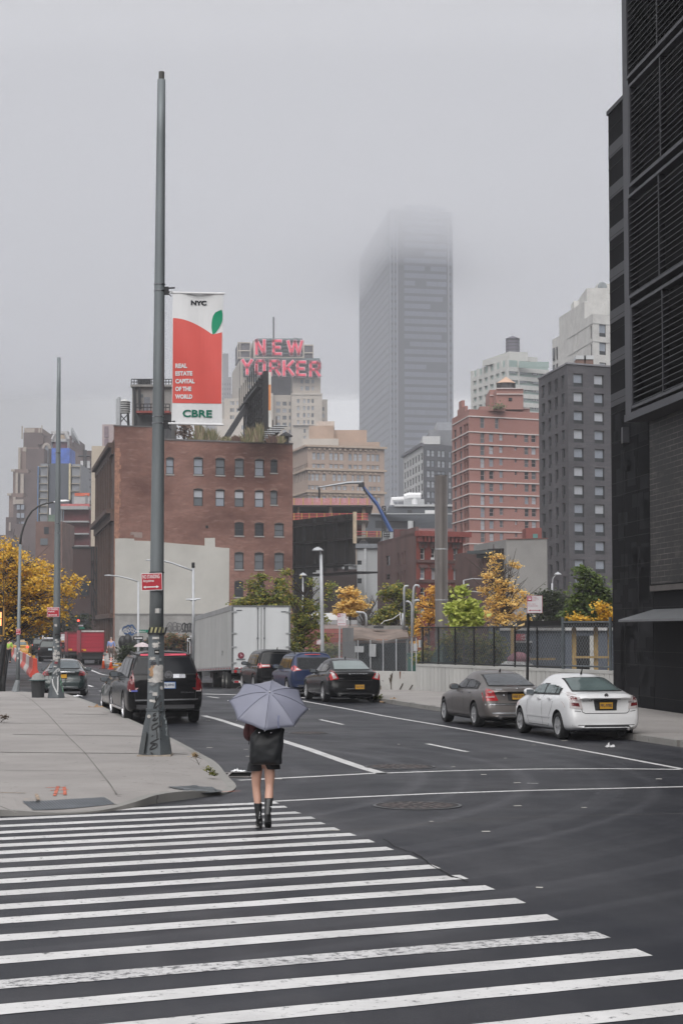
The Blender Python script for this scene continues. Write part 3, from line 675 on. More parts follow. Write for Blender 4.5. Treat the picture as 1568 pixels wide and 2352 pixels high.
mb=MB(); mb.lathe(b_,[(.75,-.1),(.7,.05),(.05,.45)],12); mb.build('cap',DARK,vp,world=True)
# roof billboard seen edge-on
bb0=xy(611,204,900); bb1=xy(566,226,900); fb=Face(bb1,bb0)  # seen side faces left/back
zb0=fb.z(611,985); zb1=fb.z(609,857)
rb=thing('roof_billboard','black steel billboard frame on the brick building roof, seen almost edge-on','billboard',(bb0.x,bb0.y,zt))
part(rb,'panel',mat('white_billboard_skin',(.7,.68,.64),.6),lambda m: fbox(m,fb,0,fb.L,zb0+.2,zb1,-.55,-.25))
part(rb,'poster_band',mat('orange_poster',(.7,.27,.1),.6),lambda m: fbox(m,fb,fb.L,fb.L+.03,zb1-4.2,zb1-1.4,-.52,-.22))
def bbf(m):
    n=9
    for i in range(n+1):
        u=fb.L*i/n; fbox(m,fb,u-.12,u+.12,zt-.1,zb1,-.25,.35)
    for k in range(8): z=zb0+(zb1-zb0)*k/7; fbox(m,fb,0,fb.L,z-.1,z+.1,-.22,.2)
    m.quad(fb.pt(0,zb0,-.2),fb.pt(fb.L,zb0,-.2),fb.pt(fb.L,zb1,-.2),fb.pt(0,zb1,-.2))
    for k in range(n): # catwalk brackets and lamps along the top
        u=fb.L*(k+.5)/n; fbox(m,fb,u-.08,u+.08,zb1-1.6,zb1-1.4,.35,1.0); fbox(m,fb,u-.05,u+.05,zb1-1.4,zb1+.9,.9,1.0)
    fbox(m,fb,0,fb.L,zb1-1.7,zb1-1.5,.5,1.05)
    fbox(m,fb,0,fb.L+.3,zb0-.5,zb0-.3,-1.4,.3)
    for k in range(6): u=fb.L*(k+.5)/6; fbox(m,fb,u-.04,u+.04,zb0-.3,zb0+1.6,-1.4,-1.3)
part(rb,'frame',BLACK,bbf)
part(rb,'brace',mat('steel_brace',(.05,.05,.055),.6),lambda m: (m.tube([P(519,1007,212),P(571,925,219)],.42,4),m.tube([P(560,1005,216),P(572,940,222)],.12,4),m.tube([P(590,1005,205),P(607,985,204)],.15,4)))
st=thing('roof_stair','pale open metal stair beside the roof billboard','stair',P(600,1015,204))
part(st,'stair',GALVL,lambda m:[m.box(P(595+i*7,1011-i*4.6,203.6),(1.5,.8,.09)) for i in range(8)]+[m.tube([P(590,1015,203.6),P(643,984,203.6)],.05,5)])
GRASS=leafmat('roof_grass_blades',[(.25,.22,.1),(.12,.13,.05),(.45,.38,.24),(.2,.12,.08)])
GRASSP=leafmat('purple_roof_grass',[(.09,.04,.04),(.16,.08,.06),(.2,.14,.08)])
def grass(px,py,Z,wpx,h,m,label,n=160):
    o_=P(px,py,Z); mb=MB(); rnd=random.Random(int(px)); wd=wpx/FL*Z/2
    for i in range(n):
        x=rnd.gauss(0,.45)*wd; y=rnd.uniform(-.6,.6); hh=h*rnd.uniform(.4,1)*max(.35,1-abs(x/wd)*.4); dx=rnd.uniform(-.5,.5)+x*.25; 
        mb.add([(x-.06,y,0),(x+.06,y,0),(x+dx*.6+.07,y,hh*.7),(x+dx,y,hh)],[(0,1,2,3)])
    o=mb.build('grass_clump',m); o.location=o_; return tag(o,label,'plant','ornamental grasses along the brick roof edge')
for a in ((460,1013,205,26,2.4,GRASS,'plume grass clump on the brick roof right of the banner'),(487,1014,205,26,1.7,GRASS,'low plume grass clump on the brick roof, second from the banner'),(545,1016,205,24,.9,GRASSP,'dark purple low plant on the brick roof by the slanted brace'),
    (520,1015,205,22,.8,GRASS,'short dry grass on the brick roof at the foot of the brace'),(575,1016,203.3,30,1.9,GRASS,'green plume grass in front of the roof billboard'),(597,1016,203.2,18,2.6,GRASS,'tallest plume grass under the roof billboard'),(625,1018,203.4,26,1.1,GRASSP,'dark purple clump beside the roof vent pipe'),(643,1018,203.4,16,1.0,GRASS,'pale grass between purple clump and roof vent')): grass(*a)
# ---- generic far building helper with string courses
def bands(root,faces,zs,th,out,m,name='string_course'):
    def fn(mb):
        for fc in faces:
            for z in zs: fbox(mb,fc,-.0,fc.L,z-th/2,z+th/2,.0,out)
    return part(root,name,m,fn)
CREAM=mat('weathered_cream_stone',(.43,.385,.335),.9,.1,.12); CREAM2=mat('cream_stone_trim',(.50,.45,.40),.9,.08,.2)
TANB=brick('tan_brick',(.37,.275,.225),(.41,.315,.26),(.37,.29,.24),.8,.3,.03,.08,.9,.03)
# ---- hotel tower with the roof sign
NZ=800
hot=thing('hotel_tower','cream stepped hotel tower carrying the big pink roof sign','building',P(640,1450,NZ))
HD=40
def tier(root,name,m,x0,x1,yt,yb,Z,depth,rects=(),sty='cross',gl_=None,seed=0,sideang=True):
    a=Face(xy(x0,Z,1000),xy(x1,Z,1000)); z1=a.z((x0+x1)/2,yt); z0=a.z((x0+x1)/2,yb) if yb else 0
    mb=MB(); wall(mb,a,z0,z1,rects,.4)
    A_=a.a+Vector((-depth*.12,depth)) ; D_=a.b+Vector((-depth*.12,depth))
    for p,q in ((A_,a.a),(a.b,D_),(D_,A_)): wall(mb,Face(p,q),z0,z1)
    mb.add([(a.a.x,a.a.y,z1),(a.b.x,a.b.y,z1),(D_.x,D_.y,z1),(A_.x,A_.y,z1)],[(0,1,2,3)])
    mb.build(name,m,root,world=True)
    if rects: windows(root,a,rects,sty,gl_ or [GSK,GLt,GM],.35,seed)
    return a
def wz(z): return 533.1+.14*z
def hz(y): return 752.6+.14*y
fF=Face(xy(500,NZ-3,1000),xy(800,NZ-3,1000))
wr=grid(fF,[(wz(1120),wz(1160)),(wz(1198),wz(1262)),(wz(1302),wz(1338))],[(hz(850),hz(915)),(hz(962),hz(1030))])
tier(hot,'upper_wing',CREAM,wz(990),wz(1450),hz(545),hz(1095),NZ-3,HD,[(a-fF.u(wz(990),1000),b-fF.u(wz(990),1000),c,d) for a,b,c,d in wr],seed=1)
wl=grid(fF,[(wz(258),wz(298)),(wz(340),wz(380))],[(hz(825),hz(890)),(hz(937),hz(1000))])
tier(hot,'upper_wing',CREAM,wz(130),wz(600),hz(540),None,NZ-3,HD,[(a-fF.u(wz(130),1000),b-fF.u(wz(130),1000),c,d) for a,b,c,d in wl],seed=2)
tier(hot,'recess_wall',mat('dark_glazed_recess',(.035,.032,.05),.5,.5,.6),wz(596),wz(994),hz(420),hz(1110),NZ+4,30)
tier(hot,'crown_block',CREAM,wz(345),wz(1183),hz(210),hz(545),NZ+3,30)
tier(hot,'cooling_block',mat('dark_louvre_block',(.09,.085,.10),.7,.2,.4),wz(95),wz(300),hz(245),hz(520),NZ+3,20); tier(hot,'cooling_block',mat('dark_louvre_block',(.09,.085,.10)),wz(1187),wz(1330),hz(285),hz(560),NZ+3,20)
part(hot,'louvre_frame',CREAM,lambda m:[m.bb(P(x0,hz(y0),NZ+2.7),P(x1,hz(y0+14),NZ+2.2)) for x0,x1,ys in ((wz(92),wz(303),(240,370,490)),(wz(1187),wz(1332),(280,405,540))) for y0 in ys]+[m.bb(P(x0,hz(y1),NZ+2.7),P(x0+1.4,hz(y2),NZ+2.1)) for x0,y1,y2 in ((wz(92),240,520),(wz(294),240,520),(wz(1322),280,545),(wz(128),240,510))])
wm_=grid(fF,[(wz(718),wz(785)),(wz(826),wz(890)),(wz(930),wz(970))],[(hz(1205+115*k),hz(1270+115*k)) for k in range(7)])
cf=Face(xy(wz(660),NZ-1,1000),xy(wz(1000),NZ-1,1000)); off=fF.u(wz(660),1000)
tier(hot,'centre_bay',CREAM,wz(660),wz(1000),hz(1105),None,NZ-1,20,[(a-off,b-off,c,d) for a,b,c,d in wm_],seed=3)
off=fF.u(wz(975),1000)
wr2=grid(fF,[(wz(1062),wz(1100)),(wz(1163),wz(1197)),(wz(1232),wz(1265)),(wz(1300),wz(1335))],[(hz(1180+116*k),hz(1246+116*k)) for k in range(4)])+grid(fF,[(wz(1170),wz(1205))],[(hz(1668),hz(1735)),(hz(1785),hz(1850))])
tier(hot,'lower_wing',CREAM,wz(975),wz(1475),hz(1092),None,NZ-5,HD,[(a-off,b-off,c,d) for a,b,c,d in wr2],'sash',seed=4)
off=fF.u(wz(1475),1000)
tier(hot,'lower_wing',CREAM,wz(1475),wz(1562),hz(1178),None,NZ+4,HD-8,[(a-off,b-off,c,d) for a,b,c,d in grid(fF,[(wz(1478),wz(1510))],[(hz(1268+114*k),hz(1332+114*k)) for k in range(4)])],'sash',seed=5)
off=fF.u(wz(560),1000)
tier(hot,'lower_wing',CREAM,wz(560),wz(668),hz(1075),None,NZ-5,HD,[(a-off,b-off,c,d) for a,b,c,d in grid(fF,[(wz(585),wz(620))],[(hz(1168+117*k),hz(1230+117*k)) for k in range(4)])],'sash',seed=6)
tier(hot,'lower_wing',CREAM,wz(-130),wz(240),hz(1160),None,NZ-8,HD-5,[(a-fF.u(wz(-130),1000),b-fF.u(wz(-130),1000),c,d) for a,b,c,d in grid(fF,[(wz(-40),wz(-8)),(wz(0),wz(30)),(wz(65),wz(95))],[(hz(1230+115*k),hz(1292+115*k)) for k in range(4)])],'sash',seed=7)
tier(hot,'lower_wing',CREAM2,wz(-240),wz(235),hz(1500),None,NZ-12,20,[(a-fF.u(wz(-240),1000),b-fF.u(wz(-240),1000),c,d) for a,b,c,d in grid(fF,[(wz(145),wz(207))],[(hz(1640),hz(1705)),(hz(1755),hz(1820))])],seed=8)
tier(hot,'setback_trim',CREAM2,wz(968),wz(1480),hz(1080),hz(1100),NZ-5.3,2); tier(hot,'setback_trim',CREAM2,wz(1000),wz(1340),hz(1585),hz(1600),NZ-6,2)
a=Face(P(wz(10),hz(700),NZ+37).xy,xy(wz(130),NZ-3,1000)); zt_=a.z(wz(130),hz(545))
mb=MB(); wsd=[]
for k in range(4):
    for c_ in range(3):
        for q in range(2): u=a.L*(.12+.3*c_+.1*q); z=zt_-18-k*10.5; wsd.append((u,u+1.6,z-4.5,z))
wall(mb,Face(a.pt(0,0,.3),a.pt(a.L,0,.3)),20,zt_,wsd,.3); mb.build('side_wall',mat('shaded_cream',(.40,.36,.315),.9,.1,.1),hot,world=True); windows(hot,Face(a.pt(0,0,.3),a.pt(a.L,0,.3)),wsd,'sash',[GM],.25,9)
mb=MB(); mb.tube([P(wz(681),hz(210),NZ+3),P(wz(681),728,NZ+3)],.35,5); mb.build('antenna',DARK,hot,world=True)
mb=MB(); p=P(wz(1042),hz(205),NZ+8); mb.lathe(p,[(.7,0),(1.1,.9)],12); mb.build('roof_fan',GALVL,hot,world=True)
# scaffold lattice that carries the sign letters
dt=mat('dark_green_sign_steel',(.05,.075,.08),.6,.3,.3)
lat=thing('sign_lattice','dark steel lattice behind the pink roof letters','sign frame',P(640,hz(800),NZ-5))
def latf(m):
    for (x0,x1,y0,y1,n,k) in ((wz(395),wz(1150),hz(215),hz(440),13,4),(wz(190),wz(1440),hz(540),hz(790),22,5)):
        for i in range(n+1): x=x0+(x1-x0)*i/n; m.tube([P(x,y0,NZ-5),P(x,y1+3,NZ-5)],.34,4)
        for j in range(k+1): y=y0+(y1-y0)*j/k; m.tube([P(x0,y,NZ-5),P(x1,y,NZ-5)],.6 if j%2 else 1.0,4)
part(lat,'lattice',dt,latf)
def glassy(m):
    for i,(x0,x1,y0,y1) in enumerate(((wz(400),wz(1150),hz(235),hz(300)),(wz(400),wz(1150),hz(350),hz(440)),(wz(200),wz(590),hz(570),hz(630)),(wz(200),wz(1430),hz(680),hz(780)),(wz(1010),wz(1430),hz(570),hz(630)))):
        m.quad(P(x0,y1,NZ-4.4),P(x1,y1,NZ-4.4),P(x1,y0,NZ-4.4),P(x0,y0,NZ-4.4))
part(lat,'service_panel',mat('weathered_green_panel',(.05,.085,.09),.7,.6,.25),glassy)
pink=mat('pink_sign_face',(.85,.035,.10),.5,.10,.2); pinke=mat('pale_pink_sign_edge',(.7,.42,.48),.5,.05)
def sign_letter(root,ch,x0,x1,y0,y1):
    Z=NZ-7; a=P(x0,y1,Z); b_=P(x1,y0,Z); mb=MB(); W=b_.x-a.x; Hh=b_.z-a.z; s_=Hh*.135  # stroke
    def st(pts,grow,yy,mi):
        pts=[Vector((a.x+p[0]*W,Z,a.z+p[1]*Hh)) for p in pts]
        for p,q in zip(pts,pts[1:]):
            d=(q-p).normalized(); nn=Vector((-d.z,0,d.x))*(s_/2+grow); e_=d*(s_*.42+grow)
            c4=[p-e_-nn,q+e_-nn,q+e_+nn,p-e_+nn]; vs=[v+Vector((0,yy-.5,0)) for v in c4]+[v+Vector((0,yy+.5,0)) for v in c4]
            mb.add(vs,[(0,1,2,3),(7,6,5,4),(0,4,5,1),(1,5,6,2),(2,6,7,3),(3,7,4,0)],mi)
    i=.5*s_/W; j=.5*s_/Hh; L,Rr,B_,T=i,1-i,j,1-j
    gl2={'N':[[(L,B_),(L,T)],[(L,T),(Rr,B_)],[(Rr,B_),(Rr,T)]],'E':[[(Rr,T),(L,T),(L,B_),(Rr,B_)],[(L,.5),(Rr-.15,.5)]],
     'W':[[(L,T),(.27,B_)],[(.27,B_),(.5,T)],[(.5,T),(.73,B_)],[(.73,B_),(Rr,T)]],'Y':[[(L,T),(.5,.48)],[(Rr,T),(.5,.48)],[(.5,.48),(.5,B_)]],
     'O':[[(L,.2),(L,.8),(.25,T),(.75,T),(Rr,.8),(Rr,.2),(.75,B_),(.25,B_),(L,.2)]],'R':[[(L,B_),(L,T),(.72,T),(Rr,.85),(Rr,.6),(.78,.46),(L,.46)],[(.55,.46),(Rr,B_)]],
     'K':[[(L,B_),(L,T)],[(Rr-.02,T),(L+.12,.42)],[(.42,.55),(Rr,B_)]]}[ch]
    for g_ in gl2: st(g_,.38,.4,1)
    for g_ in gl2: st(g_,0,-.35,0)
    return mb.build('letter',[pink,pinke],root,world=True)
rs=thing('roof_sign','giant pink letters reading NEW YORKER on top of the cream tower','sign',P(640,hz(800),NZ-7))
for ch,x0,x1,y0,y1 in (('N',385,545,200,445),('E',665,810,205,448),('W',903,1160,215,450),('Y',160,337,525,772),('O',383,545,532,777),('R',612,790,537,785),('K',833,1015,542,792),('E',1055,1208,552,797),('R',1270,1445,558,803)): sign_letter(rs,ch,wz(x0),wz(x1),hz(y0),hz(y1))
# hazy tower left of the hotel
HZ_=mat('pale_far_stone',(.30,.29,.30),.9,.1,.1)
ft=thing('far_tower','faint stepped tower in the mist just right of the banner','building',P(515,1450,1150))
for x0,x1,yt in ((495,524,812),(492,531,866),(485,533,905),(478,540,960)):
    q=Face(xy(x0,1150+yt*.0-(yt-812)*.1,1000),xy(x1,1150-(yt-812)*.1,1000)); 
    tier(ft,'tower_tier',HZ_,x0,x1,yt,None,1150-(yt-812)*.1,30)
for x in (498,504,510,516,522,527):
    for y in range(880,1000,11): boxpx(ft,'window',mat('far_window_dark',(.12,.12,.14),.6),x,x+2.4,y,y+5,1130.5,.5)
# ---- tan office block
def tx(z): return 501.8+.36*z
def ty(z): return 721.3+.36*z
TZ=450; B=xy(tx(568),TZ); Cc=xy(tx(1057),TZ+6); A=xy(tx(455),TZ+19); f=Face(B,Cc)
g4=lambda l:[(tx(a),tx(b)) for a,b in l]
c1=g4([(598,620),(627,648),(655,677),(707,730),(738,762),(772,797),(828,850),(862,885),(893,917),(945,967),(975,997),(1003,1025)])
c3=g4([(562+10,586),(592,612),(618,640),(662,685),(727,750),(758,783),(792,817),(850,865),(882,900),(907,928),(957,978),(985,1005),(1013,1033)])
rr=grid(f,c1,[(ty(889),ty(935)),(ty(960),ty(987))],tx(800))+grid(f,c3,[(ty(1024),ty(1068)),(ty(1097),ty(1125)),(ty(1165),ty(1205))],tx(800))
f2=Face(A,B); zz=f.z(tx(800),ty(850)); sr=[(u,u+1.4,z,z+4) for u in [f2.L*k/9+.6 for k in range(9)] for z in [zz-8-7.7*j for j in range(5)]]
tb,f2,f1=building('office_block','broad tan brick office block with cornices behind the construction site','placeholder' and A,B,Cc,zz,[TANB],rr,sr,depth=.3)
windows(tb,f1,rr,'sash',[GLt,GLt,GLt,GSK],.25,6,frame=FR_T); windows(tb,f2,sr[:40],'sash',[GM,GSK],.25,7,frame=FR_T)
def tcorn(m):
    for yy,o in ((848,1.2),(995,.7),(1137,.7)):
        z=f1.z(tx(800),ty(yy)); 
        for fc in (f1,f2): fbox(m,fc,-.5,fc.L+.5,z-.25,z+.25,0,o*.6)
        for k in range(int(f1.L/1.3)): fbox(m,f1,k*1.3,k*1.3+.5,z-.9,z-.5,0,o*.4)
part(tb,'cornice',mat('tan_stone_cornice',(.42,.33,.26),.9,.12,.4),tcorn)
TB2=mat('tan_penthouse',(.40,.29,.225),.9,.12,.3)
boxpx(tb,'setback',TB2,tx(632),tx(1027),ty(817),ty(860),TZ+9,20); boxpx(tb,'penthouse',TB2,tx(735),tx(945),ty(740),ty(820),TZ+14,15); boxpx(tb,'penthouse',TB2,tx(577),tx(735),ty(712),ty(820),TZ+12,15); boxpx(tb,'penthouse',mat('pale_penthouse',(.5,.43,.38),.9),tx(622),tx(738),ty(684),ty(720),TZ+20,15); boxpx(tb,'setback',CREAM2,tx(535),tx(765),ty(795),ty(845),TZ+8.5,20)
# ---- very tall tower that disappears into the cloud
def qx(z): return 802.8+.32*z
def qy(z): return 439+.32*z
PZ=1500; B=xy(qx(288),PZ,1000); Cc=xy(qx(741),PZ+12,1000); A=xy(qx(70),PZ+200,1000)
twm=mat('tower_dark_cladding',(.009,.015,.036),.4,.1,.05); twb=mat('tower_window_band',(.12,.14,.19),.35,.12,.1); twl=mat('tower_side_glazing',(.065,.078,.11),.35,.15,.03); tws=mat('tower_mullion',(.26,.27,.30),.5,.05)
f=Face(B,Cc); zp=f.z(qx(400),482)
tw,f2,f1=building('office_tower','very tall dark glass office tower vanishing into the low cloud',A,B,Cc,zp,[twm])
rnd=random.Random(4)
for k in range(50):
    y=470+k*17.45; 
    z0=f1.z(qx(400),y+10.5); z1=f1.z(qx(400),y)
    if y>1180: break
    mb=MB(); x=393; 
    while x<700:
        ln=rnd.choice([40,80,150,310]); x2=min(700,x+ln)
        if rnd.random()>.12: fbox(mb,f1,f1.u(qx(x),1000),f1.u(qx(x2-3),1000),z0,z1,.0,.25)
        x=x2
    if mb.v: mb.build('window_band',twb,tw,world=True)
part(tw,'mullion',tws,lambda m:[fbox(m,f1,f1.u(qx(x),1000)-.5,f1.u(qx(x),1000)+.5,5,zp-.5,0,1.2) for x in (292,316,341,710,737)])
part(tw,'dark_slot',mat('tower_slot',(.02,.024,.04),.4),lambda m:fbox(m,f1,f1.u(qx(345),1000),f1.u(qx(388),1000),5,zp-1,0,.3))
part(tw,'glazed_side',twl,lambda m:[fbox(m,f2,.5,f2.L-.5,z,z+4.3,0,.3) for z in [8+6.05*k for k in range(int(zp/6.05)-3)]])
part(tw,'corner_glazing',twb,lambda m:[fbox(m,f1,f1.u(qx(a),1000),f1.u(qx(b),1000),z,z+3.9,0,.3) for z in [8+6.05*k for k in range(int(zp/6.05)-3)] for a,b in ((296,312),(320,337),(714,734))])
# ---- grey and white corner block
GZ=500; B=xy(qx(530),GZ,1080); Cc=xy(1060,GZ+7,1080); A=xy(qx(390),GZ+34,1080)
GB=mat('charcoal_brick_far',(.085,.088,.10),.9,.12,.2); GW=mat('off_white_terracotta',(.52,.52,.52),.8,.08,.2)
f=Face(B,Cc); fr_=grid(f,[(qx(555),qx(580)),(qx(587),qx(610)),(qx(633),qx(655)),(qx(663),qx(685)),(qx(712),qx(732))],[(qy(1860+74.5*k),qy(1906+74.5*k)) for k in range(6)],qx(600))
f2=Face(A,B); zz=f.z(qx(535),qy(1815)); 
sr=[(f2.L*(c_+.22)/7,f2.L*(c_+.8)/7,zz-(2.2+2.75*k)-1.9,zz-(2.2+2.75*k)) for k in range(12) for c_ in range(7)]
gb,f2,f1=building('corner_block','corner block with a white gridded side and charcoal brick front under the tall tower',A,B,Cc,zz,[GB],fr_,sr,depth=.3)
windows(gb,f1,fr_,'sash',[GLt,GSK,GLt],.25,3); 
part(gb,'side_wall',GW,lambda m: wall(m,Face(f2.pt(0,0,.15),f2.pt(f2.L,0,.15)),0,zz,sr,.4)); windows(gb,f2,sr,'sash',[GM,GSK],.28,4)
part(gb,'cornice',mat('dark_grey_cornice',(.1,.1,.115),.8),lambda m:(fbox(m,f2,-.5,f2.L,zz-.5,zz+.3,0,.8),fbox(m,f2,0,f2.L,zz-14.6,zz-14.2,.1,.5)))
boxpx(gb,'setback',mat('grey_setback',(.16,.165,.18),.6,.2,.3),985,1050,988,1024,GZ+12,25); boxpx(gb,'setback',GW,970,1010,1002,1020,GZ+8,25); boxpx(gb,'roof_conservatory',mat('greenhouse_glass',(.3,.31,.34),.3,.2,.3),1003,1050,970,990,GZ+16,20)
# ---- mid-distance buildings. zoom frame of the centre: disp = .28 z + (658.6, 1066.2)
def mxx_(z): return 658.6+.28*z
def my(z): return 1066.2+.28*z
MGREY=mat('slate_grey_panel',(.095,.105,.12),.7,.12,.3); PALE=mat('pale_metal_trim',(.5,.51,.52),.5,.06)
Z=330; B=xy(mxx_(640),Z); Cc=xy(1062,Z+4); A=B+Vector((-3,30)); f=Face(B,Cc)
zz=f.z(950,my(407)); rr=[(f.u(mxx_(725)),f.u(mxx_(1052)),f.z(900,my(527)),f.z(900,my(465)))]
db,f2,f1=building('grey_depot','low slate grey flat-roofed block with a long dark opening and white roof ducts',A,B,Cc,zz,[MGREY],rr,[])
part(db,'opening',DARK,lambda m: fbox(m,f1,rr[0][0],rr[0][1],rr[0][2],rr[0][3],-.25,-.2))
boxpx(db,'upper_storey',MGREY,mxx_(835),1045,my(345),my(408),Z+6,20); boxpx(db,'roof_trim',PALE,mxx_(880),1048,my(330),my(346),Z+5.6,20)
boxpx(db,'roof_trim',PALE,mxx_(640),1048,my(403),my(409),Z-.3,1)
boxpx(db,'louvre',DARK,mxx_(988),mxx_(1024),my(376),my(403),Z+5.8,1); boxpx(db,'white_panel',WHITEP,mxx_(1132),mxx_(1210),my(378),my(410),Z+5.6,.4)
boxpx(db,'roof_plant',PALE,mxx_(962),mxx_(1125),my(287),my(331),Z+10,5)
part(db,'duct',WHITEP,lambda m:(m.tube([P(mxx_(862),my(335),Z+7),P(mxx_(864),my(290),Z+7),P(mxx_(960),my(285),Z+7)],.45,7),m.tube([P(mxx_(965),my(275),Z+8),P(mxx_(1000),my(263),Z+8),P(mxx_(1098),my(264),Z+8)],.7,8),m.tube([P(mxx_(1046),my(330),Z+8),P(mxx_(1046),my(266),Z+8)],.55,8)))
part(db,'flue',PALE,lambda m:m.tube([P(mxx_(1013),my(545),Z-4),P(mxx_(1013),my(465),Z-4)],.5,8))
# construction frame
Z=275; cs=thing('construction_site','concrete frame under construction with pink and red netting on its decks','construction site',P(770,1400,Z))
rawc=mat('raw_concrete',(.30,.27,.24),.9,.2,.5); net=netmat('pink_debris_net',(.62,.22,.24),9,.25,.35); netr=netmat('red_debris_net',(.45,.07,.06),9,.25,.25); yel=mat('yellow_rail_post',(.5,.36,.08),.6)
boxpx(cs,'deck',mat('dark_deck_edge',(.06,.05,.05),.9),600,mxx_(705),my(336),my(348),Z,18); boxpx(cs,'deck',rawc,600,mxx_(672),my(459),my(467),Z,18); boxpx(cs,'deck',rawc,600,mxx_(775),my(592),my(606),Z,18)
boxpx(cs,'back_wall',mat('site_interior',(.05,.045,.045),.9),600,mxx_(640),my(348),my(1200),Z+12,1)
part(cs,'column',mat('tan_formwork',(.34,.26,.19),.9,.2),lambda m:[m.bb(P(mxx_(a),my(460),Z+1),P(mxx_(b),my(349),Z+2.0)) for a,b in ((85,103),(345,372),(616,646))])
part(cs,'column',rawc,lambda m:[m.bb(P(mxx_(614),my(592),Z+.5),P(mxx_(643),my(467),Z+2.2)),m.bb(P(mxx_(612),my(1200),Z+.5),P(mxx_(643),my(606),Z+2.2))])
boxpx(cs,'red_panel',mat('red_brown_board',(.2,.06,.05),.8),mxx_(553),mxx_(613),my(500),my(592),Z+4,.3)
def netp(x0,x1,yt,yb,Zn,m):
    q=[P(x0,yb,Zn),P(x1,yb,Zn),P(x1,yt,Zn),P(x0,yt,Zn)]; mb=MB(); mb.quad(*q,0,[(v.x,v.z) for v in q]); mb.build('netting',m,cs,world=True)
netp(600,mxx_(683),my(280),my(334),Z-.3,net); netp(600,mxx_(665),my(407),my(459),Z-.3,netr); netp(mxx_(650),mxx_(772),my(553),my(596),Z-.3,netr)
part(cs,'rail_post',yel,lambda m:[m.tube([P(mxx_(x),my(y1),Z-.4),P(mxx_(x),my(y0),Z-.4)],.08,4) for x,y0,y1 in [(60+75*i,276,334) for i in range(9)]+[(60+62*i,402,460) for i in range(10)]+[(655,550,596),(738,550,596),(770,550,596)]])
part(cs,'rail',mat('red_rail',(.4,.05,.05),.6),lambda m:[m.tube([P(620,my(y),Z-.4),P(mxx_(x),my(y),Z-.4)],.06,4) for y,x in ((407,665),(430,665),(455,665),(553,772),(574,772))])
# scaffold mast
part(cs,'hoist_mast',DARK,lambda m:[m.tube([P(mxx_(x),my(610),Z-2),P(mxx_(x),my(345),Z-2)],.12,4) for x in (781,808)]+[m.tube([P(mxx_(781),my(345+33*k),Z-2),P(mxx_(808),my(345+33*(k+1) if k<8 else 600),Z-2)],.08,4) for k in range(8)]+[m.tube([P(mxx_(781),my(345+33*k),Z-2),P(mxx_(808),my(345+33*k),Z-2)],.08,4) for k in range(9)])
# concrete pump boom
Z=250; pb=thing('concrete_pump','blue and grey folding concrete pump boom reaching over the construction site','concrete pump',P(mxx_(865),1450,Z))
blue=mat('blue_boom_paint',(.025,.075,.24),.4,.1)
a_,b_,c_,d_=P(mxx_(862),my(562),Z),P(mxx_(740),my(330),Z),P(mxx_(640),my(205),Z),P(mxx_(612),my(158),Z)
part(pb,'lower_boom',blue,lambda m:(m.tube([a_,b_],[.26,.22],4),m.tube([b_,c_,d_],[.27,.20,.18],4)))
part(pb,'upper_boom',mat('grey_boom_paint',(.36,.38,.40),.5,.1),lambda m:m.tube([P(mxx_(615),my(150),Z-.6),P(mxx_(500),my(153),Z-.6),P(mxx_(262),my(190),Z-.6)],[.2,.17,.09],4))
part(pb,'delivery_hose',BLACK,lambda m:m.tube([P(mxx_(262),my(190),Z-.6),P(mxx_(267),my(215),Z-.6),P(mxx_(266),my(276),Z-.6)],.14,5))
part(pb,'joint',DARK,lambda m:(m.lathe(P(mxx_(610),my(168),Z-.3),[(.4,-.3),(.4,.3)],10),m.tube([P(mxx_(632),my(205),Z-.6),P(mxx_(660),my(245),Z-.6)],.16,5)))
part(pb,'turret',mat('grey_turret',(.4,.41,.42),.6),lambda m:(m.bb(P(mxx_(790),my(625),Z-1),P(mxx_(880),my(562),Z+2)),m.tube([P(mxx_(862),my(620),Z-1.2),P(mxx_(862),my(560),Z-1.2)],.5,6)))
part(pb,'turret_rail',BLACK,lambda m:[m.tube([P(mxx_(x),my(600),Z-1.5),P(mxx_(x),my(555),Z-1.5)],.07,4) for x in range(795,880,14)]+[m.tube([P(mxx_(795),my(y),Z-1.5),P(mxx_(878),my(y),Z-1.5)],.07,4) for y in (556,575,595)])
# big dark billboard seen from the back
q0=xy(mxx_(-260),238); q1=xy(mxx_(546),216); fb=Face(q0,q1); z1=fb.z(mxx_(545),my(405)); z0=fb.z(mxx_(545),my(835))
bbk=mat('soot_black_boards',(.022,.019,.018),.8,.35,.8,streak=True)
dbd=thing('street_billboard','huge black back of a street billboard beside the brick building','billboard',(q1.x,q1.y,0))
part(dbd,'boards',bbk,lambda m: fbox(m,fb,0,fb.L,z0,z1,-.3,0))
part(dbd,'frame',BLACK,lambda m:[fbox(m,fb,u,u+.22,z0-.5,z1-.1,0,.4) for u in [fb.L-1.4-2.6*k for k in range(12)]]+[fbox(m,fb,0,fb.L,z,z+.25,.05,.6) for z in (z0+.2,z0+(z1-z0)*.5,z1-.9)]+[fbox(m,fb,fb.L*.4,fb.L+3,z0-.9,z0-.7,-1.5,1.2)])
part(dbd,'edge_board',mat('bleached_plywood',(.55,.45,.33),.8,.15,2),lambda m: fbox(m,fb,fb.L,fb.L+.22,z0+2.6,z1+.2,-.3,.1))
part(dbd,'support',BLACK,lambda m:[m.bb(P(x0,1508,232),P(x1,my(835),233)) for x0,x1 in ((676,680),(706,718),(700,703))]+[m.bb(P(mxx_(60),1512,236),P(mxx_(212),my(845),240))])
part(dbd,'floodlight_arm',mat('pale_lamp_strip',(.45,.47,.48),.5),lambda m:m.bb(P(mxx_(468),my(829),214.5),P(mxx_(615),my(825),214.2)))
